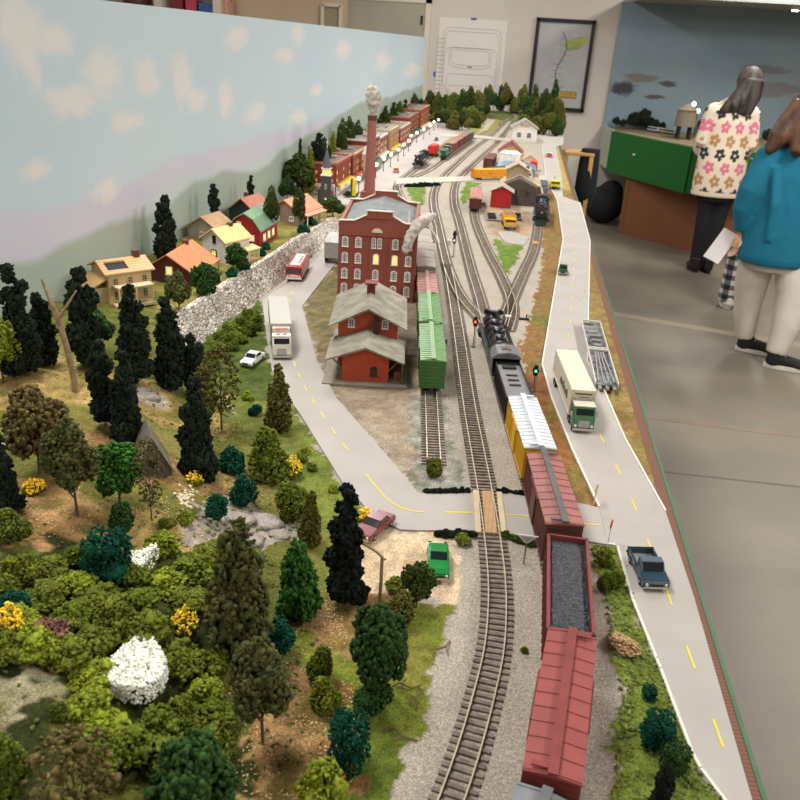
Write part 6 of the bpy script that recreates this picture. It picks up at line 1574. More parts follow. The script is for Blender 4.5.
# backdrop-side trees behind the town
r6 = random.Random(21)
for i, (x, b, t_, w) in enumerate(((385, 132, 105, 12), (393, 130, 102, 12), (399, 128, 101, 12), (404, 126, 100, 11), (390, 134, 112, 10), (409, 124, 104, 9), (413, 120, 92, 8), (417, 118, 98, 8), (372, 134, 118, 9), (380, 134, 114, 9), (421, 116, 98, 8))):
    px_p = gp(x, b+22); P = Vector((-.715-.0*i, 0, T)); 
    Yv = atX(x, b, -.67).y; P = Vector((-.672, Yv, T)); h = zheight(P, t_); plant('conifer' if i % 2 else 'round', ('forest', 'green', 'moss')[i % 3], P, h, w/pxm(P), 'green tree squeezed between the town blocks and the sky backdrop', group='trees behind the town row')
# far forest at the end of the layout
def fpx(x, b, t_, w, c, k, g_, lb):
    P = gp(x, b); P = P if P.y < 6.9 else Vector((P.x*6.9/P.y, 6.9-((x*7) % 5)*.04, T)); h = zheight(P, t_); plant(k, c, P, h, w/pxm(P), lb, group=g_)
G1 = 'forest trees behind the curved far track, left part'; L1 = 'bushy dark green tree in the far forest left of the curved track'
G2 = 'forest trees at the far right end of the layout'; L2 = 'bushy olive-dark tree in the far forest right of the curved track'
rows = []
for x, b, t_, w in ((428, 120, 90, 11), (436, 121, 91, 12), (444, 122, 94, 12), (452, 124, 92, 14), (460, 125, 88, 14), (468, 124, 86, 14), (476, 120, 90, 13), (484, 116, 86, 10), (488, 110, 84, 9), (494, 108, 92, 10), (500, 108, 84, 8), (504, 109, 82, 9), (508, 110, 90, 10), (514, 112, 96, 10), (520, 114, 100, 11)):
    rows.append((x, b, t_, w, G1, L1))
for x, b, t_, w in ((446, 128, 108, 14), (454, 130, 110, 14), (462, 130, 108, 15), (470, 127, 106, 14), (478, 123, 106, 12), (440, 126, 106, 12), (468, 132, 118, 10), (476, 128, 114, 9)):
    rows.append((x, b, t_, w, G1, L1))
for x, b, t_, w in ((521, 122, 84, 11), (528, 124, 96, 14), (532, 120, 83, 12), (536, 126, 98, 14), (542, 128, 88, 12), (545, 126, 96, 14), (551, 122, 78, 8), (550, 130, 98, 14), (557, 132, 98, 14), (540, 133, 110, 14), (549, 135, 112, 14), (556, 136, 114, 12), (526, 128, 108, 12), (534, 120, 100, 14), (545, 118, 94, 12), (554, 124, 96, 10)):
    rows.append((x, b, t_, w, G2, L2))
for i, (x, b, t_, w, g_, lb) in enumerate(rows): fpx(x, b, t_, w*1.25, ('forest', 'brolive', 'forest', 'moss', 'green')[i % 5], ('round', 'cone', 'round')[i % 3], g_, lb)
# fill of low forest
for i in range(34):
    x = r6.uniform(430, 482) if i % 2 else r6.uniform(522, 560); b = r6.uniform(106, 126) if i % 2 else r6.uniform(112, 134); P = gp(x, b); P = P if P.y < 6.85 else Vector((P.x*6.85/P.y, 6.85, T)); plant('bush', ('forest', 'brolive', 'moss')[i % 3], P, r6.uniform(.06, .11), r6.uniform(.09, .13), 'low bushy undergrowth clump in the far forest', group='undergrowth of the far forest')
# thicket of olive bushes in the left foreground
cells = []
def inside(x, y):
    if 128 < x < 160 and 552 < y < 572: return False
    if (x-135)**2/44**2+(y-690)**2/50**2 < 1: return False
    if x < 60 and 655 < y < 740: return False
    if 540 <= y <= 660 and x < 216: return not (x < 60 and y < 566) and not (x > 148 and 606 < y < 660) 
    if 655 < y < 775 and 84 < x < 214: return True
    return False
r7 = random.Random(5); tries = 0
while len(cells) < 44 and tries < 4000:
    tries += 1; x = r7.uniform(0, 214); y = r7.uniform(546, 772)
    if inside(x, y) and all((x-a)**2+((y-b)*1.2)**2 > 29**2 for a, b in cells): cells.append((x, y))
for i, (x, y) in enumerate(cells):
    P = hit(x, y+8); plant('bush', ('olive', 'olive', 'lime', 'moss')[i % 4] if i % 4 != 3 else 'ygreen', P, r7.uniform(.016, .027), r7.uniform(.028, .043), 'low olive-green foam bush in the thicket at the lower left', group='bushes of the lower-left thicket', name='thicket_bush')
# bright hedge between the stone wall and the lawn
for i, (x, y) in enumerate(((212, 352), (220, 346), (227, 340), (234, 335), (241, 330), (248, 325), (254, 320), (219, 356), (230, 350), (240, 343), (249, 336), (256, 330), (208, 360), (212, 368))):
    P = hit(x, y); plant('bush', ('ygreen', 'moss', 'ygreen')[i % 3], P, .020+.006*(i % 3), .028, 'bright green hedge bush between the stone wall and the lawn', group='hedge bushes below the stone wall', name='hedge_bush')
# dark ground-cover along crossing edges
def hedge(pts, c, h, w, lab, grp):
    P = smooth_path([gp(*q) for q in pts], w*.6)
    for q in P: q = Vector(q); q.z = T; plant('bush', c, q, h*r7.uniform(.7, 1.2), w*r7.uniform(.9, 1.3), lab, group=grp, name='verge_bush')
hedge([(428, 493), (467, 493)], 'black', .007, .010, 'dark low bush along the far side of the crossing road, left of the main line', 'verge bushes on the far road edge, left')
hedge([(499, 492), (526, 496)], 'black', .006, .010, 'dark low bush along the far side of the crossing road, right of the main line', 'verge bushes on the far road edge, right')
hedge([(438, 536), (472, 536)], 'black', .008, .011, 'dark low bush along the near side of the crossing road, left of the main line', 'verge bushes on the near road edge, left')
hedge([(505, 537), (530, 545)], 'forest', .007, .011, 'dark low bush along the near side of the crossing road, right of the main line', 'verge bushes on the near road edge, right')
hedge([(407, 187), (436, 186)], 'black', .014, .025, 'dark bush along the near side of the yard street', 'verge bushes on the yard street')
for i, (x, y, w, h, c) in enumerate(((463, 544, .018, .013, 'ygreen'), (300, 500, .02, .016, 'moss'), (305, 455, .014, .012, 'lime'), (302, 462, .016, .013, 'ygreen'), (333, 492, .012, .010, 'lime'), (312, 470, .014, .010, 'moss'), (168, 528, .018, .012, 'ygreen'), (186, 524, .016, .014, 'lime'), (210, 400, .02, .016, 'ygreen'), (255, 415, .02, .018, 'teal'), (248, 400, .018, .014, 'lime'), (160, 470, .014, .01, 'teal'), (235, 640, .02, .016, 'green'), (14, 540, .03, .03, 'moss'), (40, 330, .03, .03, 'moss'), (395, 590, .02, .013, 'ygreen'), (524, 652, .007, .006, 'moss'))):
    labs = ['small yellow-green bush on the near verge beside the crossing planks', 'mossy small bush at the roadside above the flowering bush', 'lime tuft beside the winding road, upper one', 'yellow-green tuft just below the lime one by the road', 'lime tuft near the black conifer at the road edge', 'mossy tuft between the road and the flowering bush', 'small green bush right of the boxy teal bush', 'bright lime tuft left of the rock outcrop', 'yellow-green bush below the airy brown-green tree', 'teal bush between the brown-green trees', 'lime bush behind the teal one near the lawn', 'tiny teal tuft beside the A-frame cabin', 'green bush at the foot of the large olive-grey tree', 'mossy bush above the thicket at the left edge', 'mossy bush among the dark conifers at the left', 'yellow-green bush left of the gravel lot trees', 'tiny mossy tuft on the ballast right of the main line']
    P = hit(x, y); plant('bush', c, P, h, w, labs[i])
# flower clumps
def flowers(bx, by, wpx, cm, lab, n=110, h=.014, name='flower_clump'):
    P = hit(bx, by); w = wpx/pxm(P); t = thing(name, lab, 'flowers', P); rr = random.Random(int(bx)); C_ = []; R_ = []
    for i in range(n):
        a = rr.uniform(0, 2*PI); d = w/2*math.sqrt(rr.random()); C_.append((d*math.cos(a), d*math.sin(a), h*rr.uniform(.5, 1)*(1-.4*(d/(w/2))**2))); R_.append(rr.uniform(.0007, .0015))
    me = clump_mesh(C_, R_, 3, .4, 1, 'blossom'); me.materials.append(cm); link('blossoms', me, t)
    me = clump_mesh([(c[0]*.9, c[1]*.9, c[2]*.5) for c in C_[::2]], [r_*1.8 for r_ in R_[::2]], 4, .4, 1); me.materials.append(fmat('ygreen')); link('foliage', me, t)
fy = mat('blossom_yellow', (236, 190, 30), rough=.8, col2=(250, 214, 60), scale=300., island=True)
for a in ((12, 638, 26, 'cluster of yellow flowers at the left edge of the thicket'), (186, 638, 26, 'orange-yellow spiky flower cluster right of the thicket'), (35, 494, 22, 'yellow flowers on the hillside under the wide brownish tree'), (195, 484, 16, 'yellow flowers beside the lone black-green conifer'), (293, 478, 18, 'orange-yellow flowers on top of the bush above the road'), (365, 520, 14, 'yellow flowers between the black conifer and the road'), (4, 484, 8, 'tiny yellow flowers at the far left edge')):
    flowers(a[0], a[1], a[2], fy, a[3], h=.016 if a[0] not in (293, 12, 186) else .030)
fwh = mat('blossom_white', (222, 222, 204), rough=.9, col2=(244, 242, 230), scale=300., island=True)
def bed(poly, lab, dens):
    Pts = [hit(q[0]+1, q[1]+9) for q in poly]; cx = sum(p.x for p in Pts)/len(Pts); cy = sum(p.y for p in Pts)/len(Pts); base = Vector((cx, cy, T+float(gh(cx, cy))))
    t = thing('flower_bed', lab, 'flowers', base); rr = random.Random(2); C_ = []; R_ = []; x0, x1 = min(p.x for p in Pts), max(p.x for p in Pts); y0, y1 = min(p.y for p in Pts), max(p.y for p in Pts)
    while len(C_) < dens:
        x = rr.uniform(x0, x1); y = rr.uniform(y0, y1); ins = False
        for i in range(len(Pts)):
            a, b = Pts[i], Pts[(i+1) % len(Pts)]
            if (a.y > y) != (b.y > y) and x < (b.x-a.x)*(y-a.y)/(b.y-a.y)+a.x: ins = not ins
        if ins: C_.append((x-cx, y-cy, .0165+rr.uniform(-.0015, .0015))); R_.append(rr.uniform(.0006, .0014))
    for i in range(dens//2):
        k = rr.randrange(len(Pts)); a, b = Pts[k], Pts[(k+1) % len(Pts)]; u = rr.random(); C_.append(((a.x+(b.x-a.x)*u-cx)*.99, (a.y+(b.y-a.y)*u-cy)*.99, rr.uniform(.002, .0165))); R_.append(rr.uniform(.0006, .0014))
    me = clump_mesh(C_, R_, 3, .5, 1, 'blossom'); me.materials.append(fwh); tag(link('blossoms', me, t), kind='stuff')
    g = MB(); g.prism([((p.x-cx)*.97, (p.y-cy)*.97) for p in Pts], -.008, .0158); g.build('foliage', fmat('grey'), t, bevel=.003)
bed([(104, 683), (108, 664), (122, 650), (137, 641), (150, 645), (160, 661), (168, 682), (162, 696), (146, 704), (128, 699), (114, 691)], 'rounded patch of white blossoms in the thicket at the lower left', 1900)
bed([(130, 556), (158, 556), (150, 566), (136, 578), (130, 576)], 'small patch of white blossoms beside the boxy teal bush', 420)
# rock outcrop and pebbles
rk = mat('rock_pinkgrey', (146, 132, 122), rough=.9, col2=(188, 176, 166), scale=60., bump=.6, bscale=250.)
def rock(P, sx, sy, sz, lab, seed, m=rk, name='rock', group=None):
    V0, F0 = _ico(2) if False else ICO[2]; r = np.random.RandomState(seed); d = 1+.22*(r.rand(len(V0), 1)*2-1); co = V0*d*np.array([sx, sy, sz]); me = fastmesh('rock', co, F0); me.materials.append(m); o = link(name, me); o.location = P; tag(o, lab, 'rock', group); return o
for i, (x, y, a, b_, c, lb) in enumerate(((238, 520, .018, .012, .006, 'flat pinkish rock at the left of the outcrop'), (262, 522, .022, .014, .007, 'large flat grey rock in the middle of the outcrop'), (278, 536, .014, .010, .005, 'lower right rock of the outcrop'), (250, 540, .016, .010, .005, 'lower left rock of the outcrop'), (200, 556, .012, .007, .004, 'grey rock half hidden at the thicket edge'), (150, 398, .016, .01, .006, 'grey rock among the dark conifers'))):
    rock(hit(x, y), a, b_, c, lb, i)
peb = mat('pebble_cream', (214, 200, 170), rough=.9, var=.1)
for i in range(34):
    x = 185+r7.gauss(0, 7); y = 498+r7.gauss(0, 6); rock(hit(x, y), r7.uniform(.0018, .0034), r7.uniform(.0018, .003), r7.uniform(.001, .002), 'cream pebble in the small heap beside the A-frame cabin', i % 6+20, peb, 'pebble', 'pebbles beside the cabin')
# leaf litter and ground foam as uncountable stuff
def litter(regions, n, m, nm, lab, r0, r1, seed):
    rr = random.Random(seed); C_ = []; R_ = []
    for i in range(n):
        x, y, a, b_ = rr.choice(regions); P = hit(x, y); X_ = P.x+rr.gauss(0, a/2); Y_ = P.y+rr.gauss(0, b_/2)
        if X_ > float(np.interp(Y_, XBY, XBX))+.02 or X_ < -.735: continue
        C_.append((X_, Y_, T+float(gh(X_, Y_))+.0012)); R_.append(rr.uniform(r0, r1))
    V0 = np.array([(-1, -.4, 0), (1, -.5, .15), (.7, .5, 0), (-.8, .6, .25)]); F0 = np.array([(0, 1, 2, 3)]); r = np.random.RandomState(seed); k = len(C_); ang_ = r.rand(k)*6.28; ca, sa = np.cos(ang_), np.sin(ang_)
    cc = np.array(C_); R = np.array(R_); v = V0[None]*R[:, None, None]; tilt = (r.rand(k)-.5)*1.2
    x = v[..., 0]*ca[:, None]-v[..., 1]*sa[:, None]; y = v[..., 0]*sa[:, None]+v[..., 1]*ca[:, None]; z = v[..., 2]+v[..., 0]*tilt[:, None]*.5
    co = np.stack([x, y, z], -1)+cc[:, None]; F = (F0[None]+(np.arange(k)*4)[:, None, None]).reshape(-1, 4); me = fastmesh(nm, co.reshape(-1, 3), F); me.materials.append(m); o = link(nm, me); tag(o, lab, 'leaves', kind='stuff')
lm = mat('leaf_tan', (170, 130, 84), rough=.9, col2=(204, 170, 124), scale=300., island=True, coord='World')
litter([(300, 700, .04, .05), (285, 770, .05, .06), (340, 620, .04, .05), (40, 385, .12, .05), (20, 510, .06, .04), (130, 455, .08, .04), (230, 480, .06, .03), (170, 520, .07, .03), (375, 720, .03, .03)], 5200, lm, 'leaf_litter', 'scattered tan leaf litter on the hillside ground', .0004, .0012, 1)
# grass foam specks on grassy ground
gm = mat('grass_foam', (78, 88, 34), rough=.95, col2=(114, 120, 52), scale=260., island=True, coord='World')
C_ = []; R_ = []; rr = random.Random(12)
polyR = [gp(*q) for q in [(590, 545), (632, 548), (634, 600), (660, 670), (692, 755), (735, 815), (610, 815), (622, 700), (614, 665), (605, 600)]]
while len(C_) < 3800:
    if len(C_) % 3 == 0:
        x = rr.uniform(.09, .21); y = rr.uniform(.38, .75); ins = False
        for i in range(len(polyR)):
            a, b_ = polyR[i], polyR[(i+1) % len(polyR)]
            if (a.y > y) != (b_.y > y) and x < (b_.x-a.x)*(y-a.y)/(b_.y-a.y)+a.x: ins = not ins
        if not ins: continue
    else:
        y = rr.uniform(.34, 1.15); xb = float(np.interp(y, XBY, XBX)); x = xb-abs(rr.gauss(0, .11))-.002
        if x < -.73: continue
    C_.append((x, y, T+float(gh(x, y))+.0008)); R_.append(rr.uniform(.0007, .0019))
me = clump_mesh(C_, R_, 9, .5, 1, 'grass'); me.materials.append(gm); tag(link('grass', me), 'short tufts of green ground foam on the grassy areas', 'grass', kind='stuff')
# twigs near the ballast edge
for i, (x, y, lb) in enumerate(((404, 690, 'curled dry twig at the ballast edge, the farther one'), (420, 700, 'curled dry twig on the ballast beside the grass'), (400, 735, 'dry twig lying on the grass near the ballast, the nearest one'), (440, 650, 'short straight twig on the ballast edge'))):
    P = hit(x, y); g = MB(); g.tube([(-.014, -.004, .0012), (-.004, .003, .004), (.006, .000, .003), (.013, .008, .0012)], [.0006, .0009, .0008, .0004], n=5); g.tube([(-.004, .003, .004), (.0, .011, .002)], [.0006, .0003], n=5)
    o = g.build('twig', mat('twig', (112, 88, 56))); o.location = P; o.rotation_euler = (0, 0, i*1.3); tag(o, lb, 'twig')
# smokes
smoke('grey cotton smoke plume rising from the smokestack', Vector((-.463, 2.62, T+.255)), [(0, 0, -.006), (.003, 0, .015), (.002, 0, .040), (-.001, 0, .062), (-.005, 0, .080)], [.006, .014, .025, .026, .014], 5)
smoke('drooping tuft of grey cotton smoke over the right corner of the mill', mq+Vector((-.002, -.010, 0)), [(-.010, -.004, -.004), (-.006, 0, .014), (.004, .012, .036), (.018, .03, .048), (.034, .055, .056)], [.009, .012, .013, .013, .006], 6)
# ================================================================== PEOPLE
skin = mat('skin', (206, 158, 132), rough=.55, var=.04, scale=8.)
def rings(g, rs, n=28):
    """loft of ellipses (cx,cy,z,rx,ry)"""
    vs = []; fs = []
    for (cx, cy, z, rx, ry) in rs: vs += [(cx+rx*math.cos(2*PI*j/n), cy+ry*math.sin(2*PI*j/n), z) for j in range(n)]
    for i in range(len(rs)-1): fs += [(i*n+j, i*n+(j+1) % n, (i+1)*n+(j+1) % n, (i+1)*n+j) for j in range(n)]
    fs += [tuple(range(n-1, -1, -1)), tuple(range(len(vs)-n, len(vs)))]; g.add(vs, fs)
def head_geo(g, c, yaw=0, s=1.):
    """skull, jaw, nose, ears; faces +y turned by yaw"""
    c = Vector(c); f = Vector((-math.sin(yaw), math.cos(yaw), 0)); r_ = Vector((f.y, -f.x, 0)); u = Vector((0, 0, 1))
    def P(a, b, d): return c+(r_*a+f*b+u*d)*s
    g.ball(P(0, -.010, .025), .088*s, sx=.88, sy=1.02, sz=1.08, n=20); g.ball(P(0, .018, -.045), .062*s, sx=.9, sy=1., sz=1.0, n=16); g.ball(P(0, .045, -.085), .026*s, n=12)
    g.tube([P(0, .082, .02), P(0, .104, -.018), P(0, .088, -.030)], [.008*s, .014*s, .010*s], n=8)
    for k in (-1, 1): g.ball(P(k*.080, -.004, 0), .022*s, sx=.5, sy=.8, sz=1.2, n=12); g.ball(P(k*.035, .072, -.018), .018*s, n=10)
    g.tube([P(-.022, .080, -.052), P(0, .090, -.053), P(.022, .080, -.052)], [.006*s, .009*s, .006*s], n=6)
def face_parts(parent, c, yaw, s=1.):
    c = Vector(c); f = Vector((-math.sin(yaw), math.cos(yaw), 0)); r_ = Vector((f.y, -f.x, 0)); u = Vector((0, 0, 1))
    for k in (-1, 1):
        g = MB(); q = c+(r_*k*.032+f*.080+u*.008)*s; g.ball(q, .0115*s, n=12); e = g.build('eye', mat('eye_white', (230, 226, 220), rough=.3), parent, smooth=True)
        g = MB(); q = q+f*.008*s; g.ball(q, .0055*s, n=10); g.build('iris', mat('iris', (60, 44, 32), rough=.2), e)
    g = MB(); q = c+(f*.090-u*.053)*s; g.tube([q-r_*.02*s, q+f*.004*s, q+r_*.02*s], [.003, .006, .003], n=6); g.build('lips', mat('lips', (168, 92, 84)), parent)
def hand(g, wrist, d, n, s=1., curl=.5, side=1):
    """palm with four unequal fingers and a side thumb; d=finger direction, n=palm normal"""
    d = Vector(d).normalized(); n = Vector(n).normalized(); t = d.cross(n).normalized()*side; w = Vector(wrist)
    g.tube([w, w+d*.04*s, w+d*.085*s], [.024*s, .032*s, .030*s], n=10)
    for k, L in enumerate((.070, .080, .074, .058)):
        b = w+d*.080*s+t*(.027-.018*k)*s; p1 = b+d*L*.45*s+n*L*.15*curl*s; p2 = p1+(d*(1-curl*.6)+n*curl).normalized()*L*.32*s; p3 = p2+(d*(1-curl)+n*curl*1.3).normalized()*L*.25*s
        g.tube([b-d*.01, p1, p2, p3], [.0095*s, .0090*s, .0082*s, .0065*s], n=7)
    b = w+d*.025*s+t*.026*s; p1 = b+(d*.6+t*.7+n*.3).normalized()*.036*s; p2 = p1+(d*.9+t*.1+n*.5).normalized()*.032*s; g.tube([b, p1, p2], [.013*s, .011*s, .008*s], n=8)
def shoe(parent, heel, toe, up, low, canvas=True, h=.10, name='shoe'):
    heel = Vector(heel); toe = Vector(toe); d = (toe-heel); L = d.length; a = math.atan2(d.y, d.x)-PI/2
    t_ = MB(); t_.ball((0, L*.74, .034), .044, sx=1., sy=1.45, sz=.72, n=18); t_.ball((0, L*.20, .042), .042, sx=.95, sy=1.25, sz=.95, n=16); t_.tube([(0, L*.17, .03), (0, L*.20, h+.03)], [.043, .046], n=14); t_.tube([(0, L*.25, .055), (0, L*.7, .038)], [.040, .036], n=12)
    o = fuse(t_, name, up, parent, .007, 3); o.location = heel; o.rotation_euler = (0, 0, a)
    g = MB(); pts = []
    for i in range(28):
        q = 2*PI*i/28; wv = .042*(1+.12*math.sin(q)); pts.append((wv*math.cos(q), L*.49+L*.52*math.sin(q)))
    g.prism(pts, .0, .026); s = g.build('sole', low, o, bevel=.003)
    g = MB()
    for k in range(6): g.tube([(-.020, L*(.34+.055*k), .088-.006*k), (.0, L*(.36+.055*k), .092-.007*k), (.020, L*(.34+.055*k), .088-.006*k)], .0028, n=5)
    g.build('laces', M['white'], o)
    return o
hairg = mat('hair_greybrown', (40, 32, 30), rough=.5, col2=(92, 80, 74), scale=26., bump=.5, bscale=140.)
hairb = mat('hair_chestnut', (62, 38, 26), rough=.5, col2=(112, 72, 46), scale=24., bump=.5, bscale=120.)
for m_ in (hairg, hairb):   # strands run downwards
    nt = m_.node_tree
    for n in nt.nodes:
        if n.type == 'TEX_NOISE':
            src = n.inputs['Vector'].links[0].from_socket; mp_ = nt.nodes.new('ShaderNodeMapping'); mp_.inputs['Scale'].default_value = (1, 1, .12); nt.links.new(src, mp_.inputs['Vector']); nt.links.new(mp_.outputs[0], n.inputs['Vector'])
# --- visitor in the flowered cardigan
ox, oy = 1.655, 7.2
w1 = thing('person', 'person seen from behind in a long cream cardigan with pink, black and tan flowers', 'person', (ox, oy, 0))
hd = (.085, .03, 1.520); yw = -.9
g = MB(); head_geo(g, hd, yw); g.tube([(.055, .02, 1.46), (.02, .0, 1.38), (0, 0, 1.30)], [.050, .052, .075], n=14)
rings(g, [(0, 0, .80, .14, .10), (0, 0, .95, .15, .10), (0, .0, 1.1, .135, .09), (0, 0, 1.25, .155, .10), (0, 0, 1.34, .14, .08), (0, 0, 1.39, .06, .05)])
for k in (-1, 1):
    g.tube([(k*.145, 0, 1.31), (k*.185, .0, 1.08), (k*.15, .20, .98)], [.044, .038, .028], n=12)
    g.tube([(k*.075, 0, .86), (k*.052+.01, .01, .48), (k*.045+.005, -.01, .08)], [.085, .056, .040], n=14)
    hand(g, (k*.15, .20, .98), (-k*.2, 1, 0), (0, 0, -1), 1., .5, -k)
    g.tube([(k*.045+.005, -.03, .05), (k*.045+.005, .08, .04)], [.034, .024], n=10)
b1 = fuse(g, 'body', skin, w1, .009, 4); face_parts(w1, hd, yw)
g = MB(); rings(g, [(.005, 0, .64, .205, .135), (.005, 0, .70, .205, .14), (0, 0, .9, .198, .145), (0, 0, 1.08, .190, .135), (0, 0, 1.22, .182, .13), (0, 0, 1.31, .160, .115), (0, 0, 1.375, .105, .085), (.02, 0, 1.42, .06, .055)], 36)
for k in (-1, 1):
    g.ball((k*.135, 0, 1.29), .078, n=16); g.tube([(k*.145, 0, 1.31), (k*.190, -.01, 1.06), (k*.18, .06, 1.0), (k*.15, .18, .98)], [.070, .062, .06, .05], n=16)
sw_ = fuse(g, 'cardigan', mat('cardigan_wool', (226, 208, 184), rough=.95, var=.05, scale=80., bump=.4), w1, .0075, 5)
me = sw_.data; ca = me.color_attributes.new('pattern', 'FLOAT_COLOR', 'POINT'); FL = [(52, 50, 52), (216, 116, 138), (178, 134, 88)]; base = lin((226, 208, 184)); buf = []
for v in me.vertices:
    x, y, z = v.co; col = base; arm = math.hypot(x, y*1.4) > .215
    u = math.atan2(x, -y)*.185 if not arm else (y*1.2+.33*(1 if x > 0 else -1)); row = math.floor((z+.02)/.105)
    for rr_ in (row-1, row, row+1):
        cz = rr_*.105+.036; off = (.075 if rr_ % 2 else 0); ku = round((u-off)/.150); cu = ku*.150+off
        a = math.atan2(z-cz, u-cu); d = math.hypot(z-cz, u-cu)
        if z > .68 and d < .052*(.60+.40*abs(math.cos(2.5*(a+rr_)))):
            col = lin(FL[(-rr_) % 3]) if d > .010 else base
    buf += [*col, 1]
ca.data.foreach_set('color', buf)
nt = me.materials[0].node_tree; at = nt.nodes.new('ShaderNodeAttribute'); at.attribute_name = 'pattern'; nt.links.new(at.outputs['Color'], nt.nodes['Principled BSDF'].inputs['Base Color'])
trs = mat('trousers_black', (24, 23, 26), rough=.85, var=.1)
g = MB(); rings(g, [(0, 0, .60, .15, .11), (0, 0, .78, .158, .115), (0, 0, .92, .155, .11)])
for k in (-1, 1): g.tube([(k*.078, 0, .82), (k*.052+.01, .01, .48), (k*.045+.005, -.01, .07)], [.095, .072, .058], n=16)
fuse(g, 'trousers', trs, w1, .010, 4)
for k in (-1, 1): shoe(w1, (k*.048+.002, -.09, 0), (k*.062+.002, .14, 0), mat('shoe_black', (22, 21, 22), rough=.5), M['black'], h=.09)
g = MB(); c = Vector(hd); g.ball((c.x, c.y-.02, c.z+.022), .104, sx=.95, sy=1.08, sz=1.06, n=20)
g.tube([(c.x-.005, c.y-.07, c.z+.02), (c.x-.035, c.y-.085, c.z-.08), (c.x-.115, c.y-.115, c.z-.17), (c.x-.19, c.y-.10, c.z-.225)], [.085, .082, .070, .030], n=14)
g.tube([(c.x+.035, c.y-.06, c.z+.02), (c.x+.035, c.y-.085, c.z-.10), (c.x+.015, c.y-.115, c.z-.22)], [.072, .058, .028], n=14)
g.tube([(c.x-.0, c.y-.07, c.z+.02), (c.x-.01, c.y-.10, c.z-.10), (c.x-.035, c.y-.125, c.z-.235)], [.085, .065, .04], n=14)
fuse(g, 'hair', hairg, w1, .009, 3)
# --- visitor in the teal hoodie
ox, oy = 1.575, 5.0
w2 = thing('person', 'person in a teal-blue hoodie and light grey trousers holding a white paper', 'person', (ox, oy, 0))
hd = (-.02, .03, 1.43); yw = -.8
g = MB(); head_geo(g, hd, yw); g.tube([(.015, .03, 1.37), (0, .0, 1.30), (0, 0, 1.2)], [.052, .056, .08], n=14)
rings(g, [(0, 0, .66, .15, .12), (0, 0, .85, .17, .125), (0, 0, 1.0, .155, .11), (0, 0, 1.16, .165, .11), (0, 0, 1.25, .15, .09), (0, 0, 1.31, .06, .05)])
lw = Vector((-.225, .015, .745))
g.tube([(-.165, 0, 1.22), (-.235, -.03, .98), lw], [.048, .040, .028], n=12); g.tube([(.165, 0, 1.22), (.24, .02, .98), (.20, .22, .92)], [.048, .040, .028], n=12)
hand(g, lw, (-.15, .05, -1), (-.9, -.2, 0), 1., .7, -1); hand(g, (.20, .22, .92), (0, 1, 0), (0, 0, -1), 1., .4, -1)
g.tube([(-.07, .06, .72), (-.055, .10, .42), (-.030, .12, .09)], [.098, .062, .042], n=14); g.tube([(.08, -.04, .72), (.10, -.09, .42), (.085, -.14, .09)], [.098, .062, .042], n=14)
for q in ((-.03, .12), (.085, -.14)): g.tube([(q[0], q[1], .05), (q[0]+.12, q[1], .04)], [.034, .024], n=10)
fuse(g, 'body', skin, w2, .009, 4); face_parts(w2, hd, yw)
teal = mat('hoodie_teal', (16, 104, 128), rough=.85, var=.10, scale=5., bump=.3, bscale=300.)
g = MB(); rings(g, [(.0, .0, .60, .222, .17), (.0, .0, .64, .232, .18), (0, 0, .78, .232, .18), (-.005, 0, .95, .215, .165), (-.005, 0, 1.10, .21, .155), (-.0, 0, 1.22, .19, .135), (.0, 0, 1.29, .12, .10), (.01, .01, 1.33, .075, .07)], 36)
g.ball((-.15, 0, 1.20), .088, n=16); g.ball((.15, 0, 1.20), .088, n=16)
g.tube([(-.16, 0, 1.21), (-.235, -.03, 1.00), (-.250, -.02, .90), (-.228, .012, .775)], [.086, .080, .068, .052], n=16); g.tube([(.16, 0, 1.21), (.25, .0, .98), (.22, .12, .94), (.20, .20, .92)], [.086, .076, .066, .05], n=16)
g.ball((-.0, -.10, 1.27), .085, sx=1.35, sy=.7, sz=.8, n=18)
for k in range(4): g.tube([(-.16+k*.10, -.10, 1.16), (-.13+k*.085, -.145, .95), (-.12+k*.08, -.15, .75)], [.02, .026, .02], n=8)
fuse(g, 'hoodie', teal, w2, .010, 3)
gry = mat('joggers_grey', (206, 196, 184), rough=.9, var=.05, scale=12., bump=.3, bscale=200.)
g = MB(); rings(g, [(0, .0, .56, .17, .13), (0, 0, .70, .185, .145), (0, 0, .80, .18, .14)])
g.tube([(-.085, .05, .68), (-.085, .09, .45), (-.065, .12, .25), (-.035, .12, .085)], [.118, .098, .078, .054], n=18); g.tube([(.085, -.03, .68), (.115, -.08, .45), (.105, -.12, .25), (.08, -.14, .085)], [.120, .102, .082, .058], n=18)
fuse(g, 'joggers', gry, w2, .010, 3)
blk = mat('canvas_black', (26, 25, 26), rough=.8)
shoe(w2, (-.075, .13, 0), (.165, .06, 0), blk, mat('rubber_white', (206, 200, 188)), h=.085); shoe(w2, (.03, -.14, 0), (.285, -.19, 0), blk, mat('rubber_white', (206, 200, 188)), h=.10)
g = MB(); c = Vector(hd); g.ball((c.x, c.y-.01, c.z+.02), .108, sx=1.0, sy=1.08, sz=1.04, n=20)
g.tube([(c.x-.03, c.y-.05, c.z+.03), (c.x-.10, c.y-.07, c.z-.06), (c.x-.15, c.y-.10, c.z-.13), (c.x-.20, c.y-.12, c.z-.21)], [.085, .075, .060, .018], n=14); g.tube([(c.x-.01, c.y-.07, c.z), (c.x-.04, c.y-.13, c.z-.10), (c.x-.07, c.y-.19, c.z-.20)], [.085, .07, .03], n=14)
fuse(g, 'hair', hairb, w2, .009, 3)
pc = Vector((ox, oy, 0))+lw+Vector((-.055, .035, -.085))
g = MB(); n = 8
